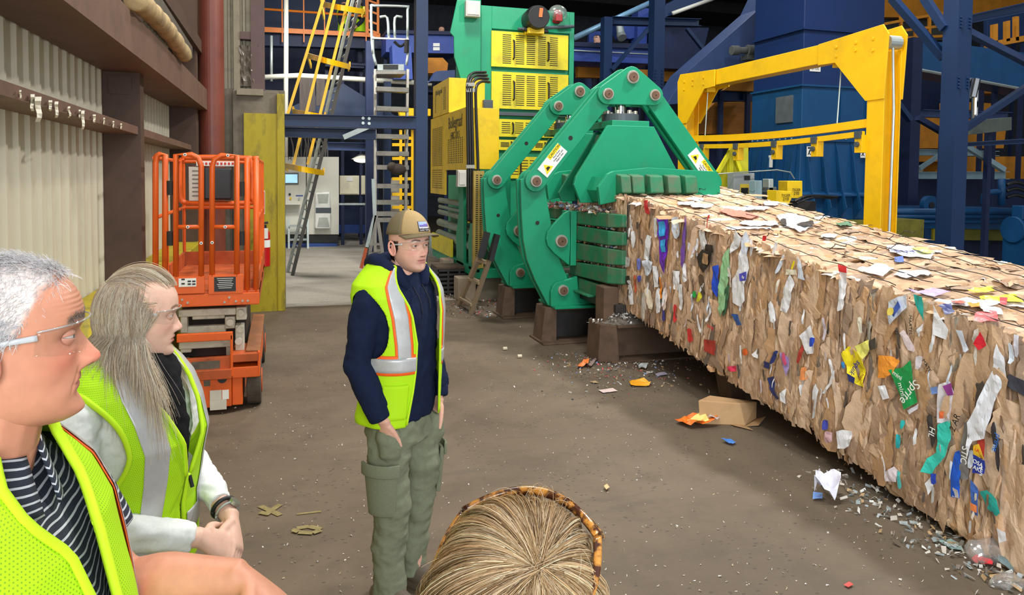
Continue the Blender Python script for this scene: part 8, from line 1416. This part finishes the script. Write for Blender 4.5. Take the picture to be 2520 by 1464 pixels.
b = MB(); PT2.solid(b, .74, .86, off=.006)
for s in (-1, 1): limb(b, [(s*.085, -.01, .80), (s*.09, .0, .44), (s*.09, -.02, .06)], [.09, .066, .055])
cloth_obj('jeans', b, M('denim_cloth', (54, 66, 96), .9, var=.1), p4_, .012, 5, ())
for s in (-1, 1): b = MB(); b.tube(smooth_path([(s*.09, -.09, .045), (s*.09, 0, .06), (s*.09, .08, .04), (s*.09, .13, .03)], 5), [.03, .045, .04, .02], 12); cloth_obj('shoe', b, BLK, p4_, .007, 3, ())
rng = np.random.default_rng(44); BL_ = [(214, 184, 140), (234, 208, 166), (190, 158, 116), (244, 224, 188), (168, 136, 98), (226, 196, 148), (228, 200, 160), (252, 238, 210)]
under('hair_base', (252, 234, 204), lambda A, E_, P: (E_ > np.interp(abs(A), [0, .6, 1.1, 1.5, math.pi], [.60, .55, .2, -.5, -.8])), 1.02, hp, p4_)
WH = norm([.45, -.45, .80])      # crown whorl
n = 14000; ang = rng.uniform(-math.pi, math.pi, n); a_, b_, _ = frame_of(WH, (0, 1, 0)); st_ = rng.uniform(.0, .55, n)**1.0; K = 14; t = np.linspace(0, 1, K); tot = rng.uniform(1.2, 1.75, n); kk = 1.06+.09*rng.random(n)**1.5
part = (abs(np.mod(ang-2.2, 2*math.pi)-math.pi) < .0)
paths = np.zeros((n, K, 3)); dirv = (np.cos(ang)[:, None]*a_+np.sin(ang)[:, None]*b_); L = rng.uniform(.10, .24, n); frontness = np.clip(dirv[:, 1]*1.2, 0, 1)
for i in range(K):
    ph = np.minimum(st_+(tot-st_)*t[i]*1.6, tot); d = np.cos(ph)[:, None]*WH+np.sin(ph)[:, None]*dirv; over = np.clip((st_+(tot-st_)*t[i]*1.6-tot), 0, None)
    drop = over[:, None]*np.array([0, 0, -1])*.24*(1-.6*frontness)[:, None]; d[:, 2] -= .0; P = EC+d*ER*(kk+.05*frontness+.02*np.sin(ang*5)+.05*np.sin(ph))[:, None]+drop+np.stack([.003*np.sin(ang*31+t[i]*4)+.004*t[i]*np.sin(np.floor(ang*28)*7.7), .003*np.cos(ang*23+t[i]*5)+.004*t[i]*np.cos(np.floor(ang*28)*5.3), .003*t[i]*np.sin(np.floor(ang*28)*3.1)], -1); paths[:, i] = P
paths = BT.push(hp(paths), .03); strands('blonde_hair', paths+rng.normal(0, .001, (n, 1, 3)), rng.uniform(.00028, .00052, n), pick(BL_, n, rng, .1), p4_, .36)
n = 130; ang = rng.uniform(-.6, 1.4, n); e = rng.uniform(.75, 1.3, n); t = np.linspace(0, 1, 12)[None, :]; paths = hp(scalp(ang[:, None]+rng.normal(0, .5, (n, 1))*t, e[:, None]+.15*t-.5*t*t*rng.random((n, 1)), 1.05+rng.uniform(.05, .32, (n, 1))*np.sin(t*1.9))); strands('flyaway_hair', paths, np.full(n, .0003), pick(BL_, n, rng), p4_)
n = 120; ang = rng.choice([-1, 1], n)*rng.uniform(1.3, 2.6, n); e = rng.uniform(-.2, .9, n); paths = hp(scalp(ang[:, None]+rng.normal(0, .25, (n, 1))*t, e[:, None]-.3*t, 1.08+rng.uniform(.04, .25, (n, 1))*t)); strands('flyaway_hair', paths, np.full(n, .0003), pick(BL_, n, rng), p4_)
def tort():
    t = NT('tortoiseshell'); tc = t.n('ShaderNodeTexCoord').outputs['Object']; f = t.noise(tc, 70, 3, .6); c = t.mix(t.ramp(f, .44, .56), rgba((70, 34, 18)), rgba((206, 140, 60))); t.l(c, t.b.inputs['Base Color']); t.b.inputs['Roughness'].default_value = .08; t.b.inputs['Coat Weight'].default_value = .6; return t.m
TOR = tort(); sgp = hp     # glasses pushed up on the head
A = np.linspace(-1, 1, 33); bar_ = lambda a: np.array([.074*a, .072-.034*a*a, .130-.022*a*a]); m = MB(); m.tube([hp(bar_(a)) for a in A], .0042, 10, flat=1.3); sun = m.build('sunglasses', TOR, p4_, smooth=True, local=True)
for s in (-1, 1):
    m = MB(); rim = [hp(bar_(s*(.53+.42*math.cos(q_)))+np.array([0, .030, -.016])*(1-math.sin(q_))) for q_ in np.linspace(0, 2*math.pi, 30)]; m.tube(rim, .003, 8); m.build('lens_rim', TOR, sun, smooth=True, local=True); m = MB(); c = np.mean(rim, axis=0); m.add(np.vstack([rim[:-1], [c]]), [(i, (i+1) % 29, 29) for i in range(29)]); m.build('dark_lens', M('brown_lens', (50, 34, 26), .05, var=0), sun, local=True, solid=.001)
    m = MB(); m.tube(smooth_path([hp(np.array(p)) for p in ([s*.074, .038, .108], [s*.081, .008, .088], [s*.080, -.02, .066], [s*.072, -.05, .04])], 5), [.0046, .004, .0036, .003], 8, flat=.6); m.build('temple_arm', TOR, sun, smooth=True, local=True)
# ---------------------------------------------------------------- far workers seen between the machines
def far_person(label, px, Y, face, vest, cap=None, hair=(60, 48, 40), bald=False, rzz=0.0):
    p = atY(px[0], px[1], Y); skin = (214, 168, 146); hp = Pose((0, .03, 1.60)); mb = MB(); P, Fc, C4 = head_grid(skin, (190, 120, 112), (70, 54, 44)); mb.add(hp(P), Fc, 0, C4)
    b = MB(); limb(b, [(0, .02, 1.6), (0, 0, 1.54), (0, -.02, 1.45)], [.055, .055, .065]); MT.solid(b, .8, 1.5, off=-.02, n=20, k=20)
    for s in (-1, 1): limb(b, [(s*.19, -.03, 1.4), (s*.25, -.04, 1.14), (s*.2, .10, .98)], [.045, .038, .028]); hand(b, (s*.2, .10, .98), (-s*.2, .7, -.5), (s*.8, .3, .3), (0, .4, .8), (.3, .35, .4, .45)); limb(b, [(s*.09, -.01, .86), (s*.10, 0, .48), (s*.10, -.01, .06)], [.08, .055, .04])
    pm = MB(); fz_ = p[2]-1.61; pm.bx(p[0]-.5, p[0]+.5, p[1]-.35, p[1]+.35, fz_-.06, fz_); pw = tag(pm.build('work_platform', BLUEN), 'navy platform under the '+label.split(',')[0], 'platform')
    for sx in (-.45, .45): lm = MB(); lm.bx(p[0]+sx-.04, p[0]+sx+.04, p[1]-.04, p[1]+.04, 0, fz_-.06); lm.build('leg', BLUEN, pw)
    V, N, Fc = blend(b, .009, 2); addcol(mb, V, Fc, skin); o = person_root('person', label, (p[0], p[1], p[2]-1.61), rzz, mb, SK('a'))
    b = MB(); MT.solid(b, .8, 1.5, off=.012, n=20, k=24)
    for s in (-1, 1): limb(b, [(s*.16, -.03, 1.42), (s*.22, -.03, 1.34), (s*.255, -.04, 1.14), (s*.21, .09, 1.0)], [.07, .07, .06, .05]); limb(b, [(s*.09, -.01, .84), (s*.10, 0, .48), (s*.10, -.01, .04)], [.1, .08, .07])
    cloth_obj('work_clothes', b, M('dark_work_cloth', (44, 50, 66), .9, var=.1), o, .014, 4, ())
    if vest: mkvest(MT, o, .86, ([.84, 1.2, 1.46, 1.54], [.1, .1, .4, .7]), 1.53, (VLIME,), .034, strip=False, nu=90, nz=60, seed=2)
    A = np.linspace(-math.pi, math.pi, 33)
    if cap: m = MB(); m.rings([[hp(scalp(np.array(a), np.array(e), 1.07)) for a in A] for e in np.linspace(.35, 1.55, 9)], cap=False); m.prism([hp(q_) for q_ in ((-.07, .08, .05), (.07, .08, .05), (.05, .17, .035), (-.05, .17, .035))], (0, 0, .006)); m.build('cap', M('dark_cap_cloth', (34, 34, 40), .9), o, smooth=True, local=True)
    elif not bald: m = MB(); m.rings([[hp(scalp(np.array(a), np.array(max(e, .62 if abs(a) < .9 else -.3)), 1.05)) for a in A] for e in np.linspace(-.4, 1.55, 12)], cap=False); m.build('hair', M('far_hair_%d' % hair[0], hair, .8), o, smooth=True, local=True)
    return o
far_person('far bald-headed person behind the bright blue conveyor', (1086, 76), 19.9, 0, False, bald=True, rzz=math.pi)
far_person('far person in dark cap right of the green baler', (1467, 97), 18.2, 0, False, cap=True, rzz=heading(1, -.3))
far_person('far person in lime vest behind the yellow ladder cage', (846, 14), 20.6, 0, True, rzz=heading(1, 0)); far_person('far person in lime vest beside the orange gate', (885, 10), 20.55, 0, True, rzz=heading(-1, -.3))
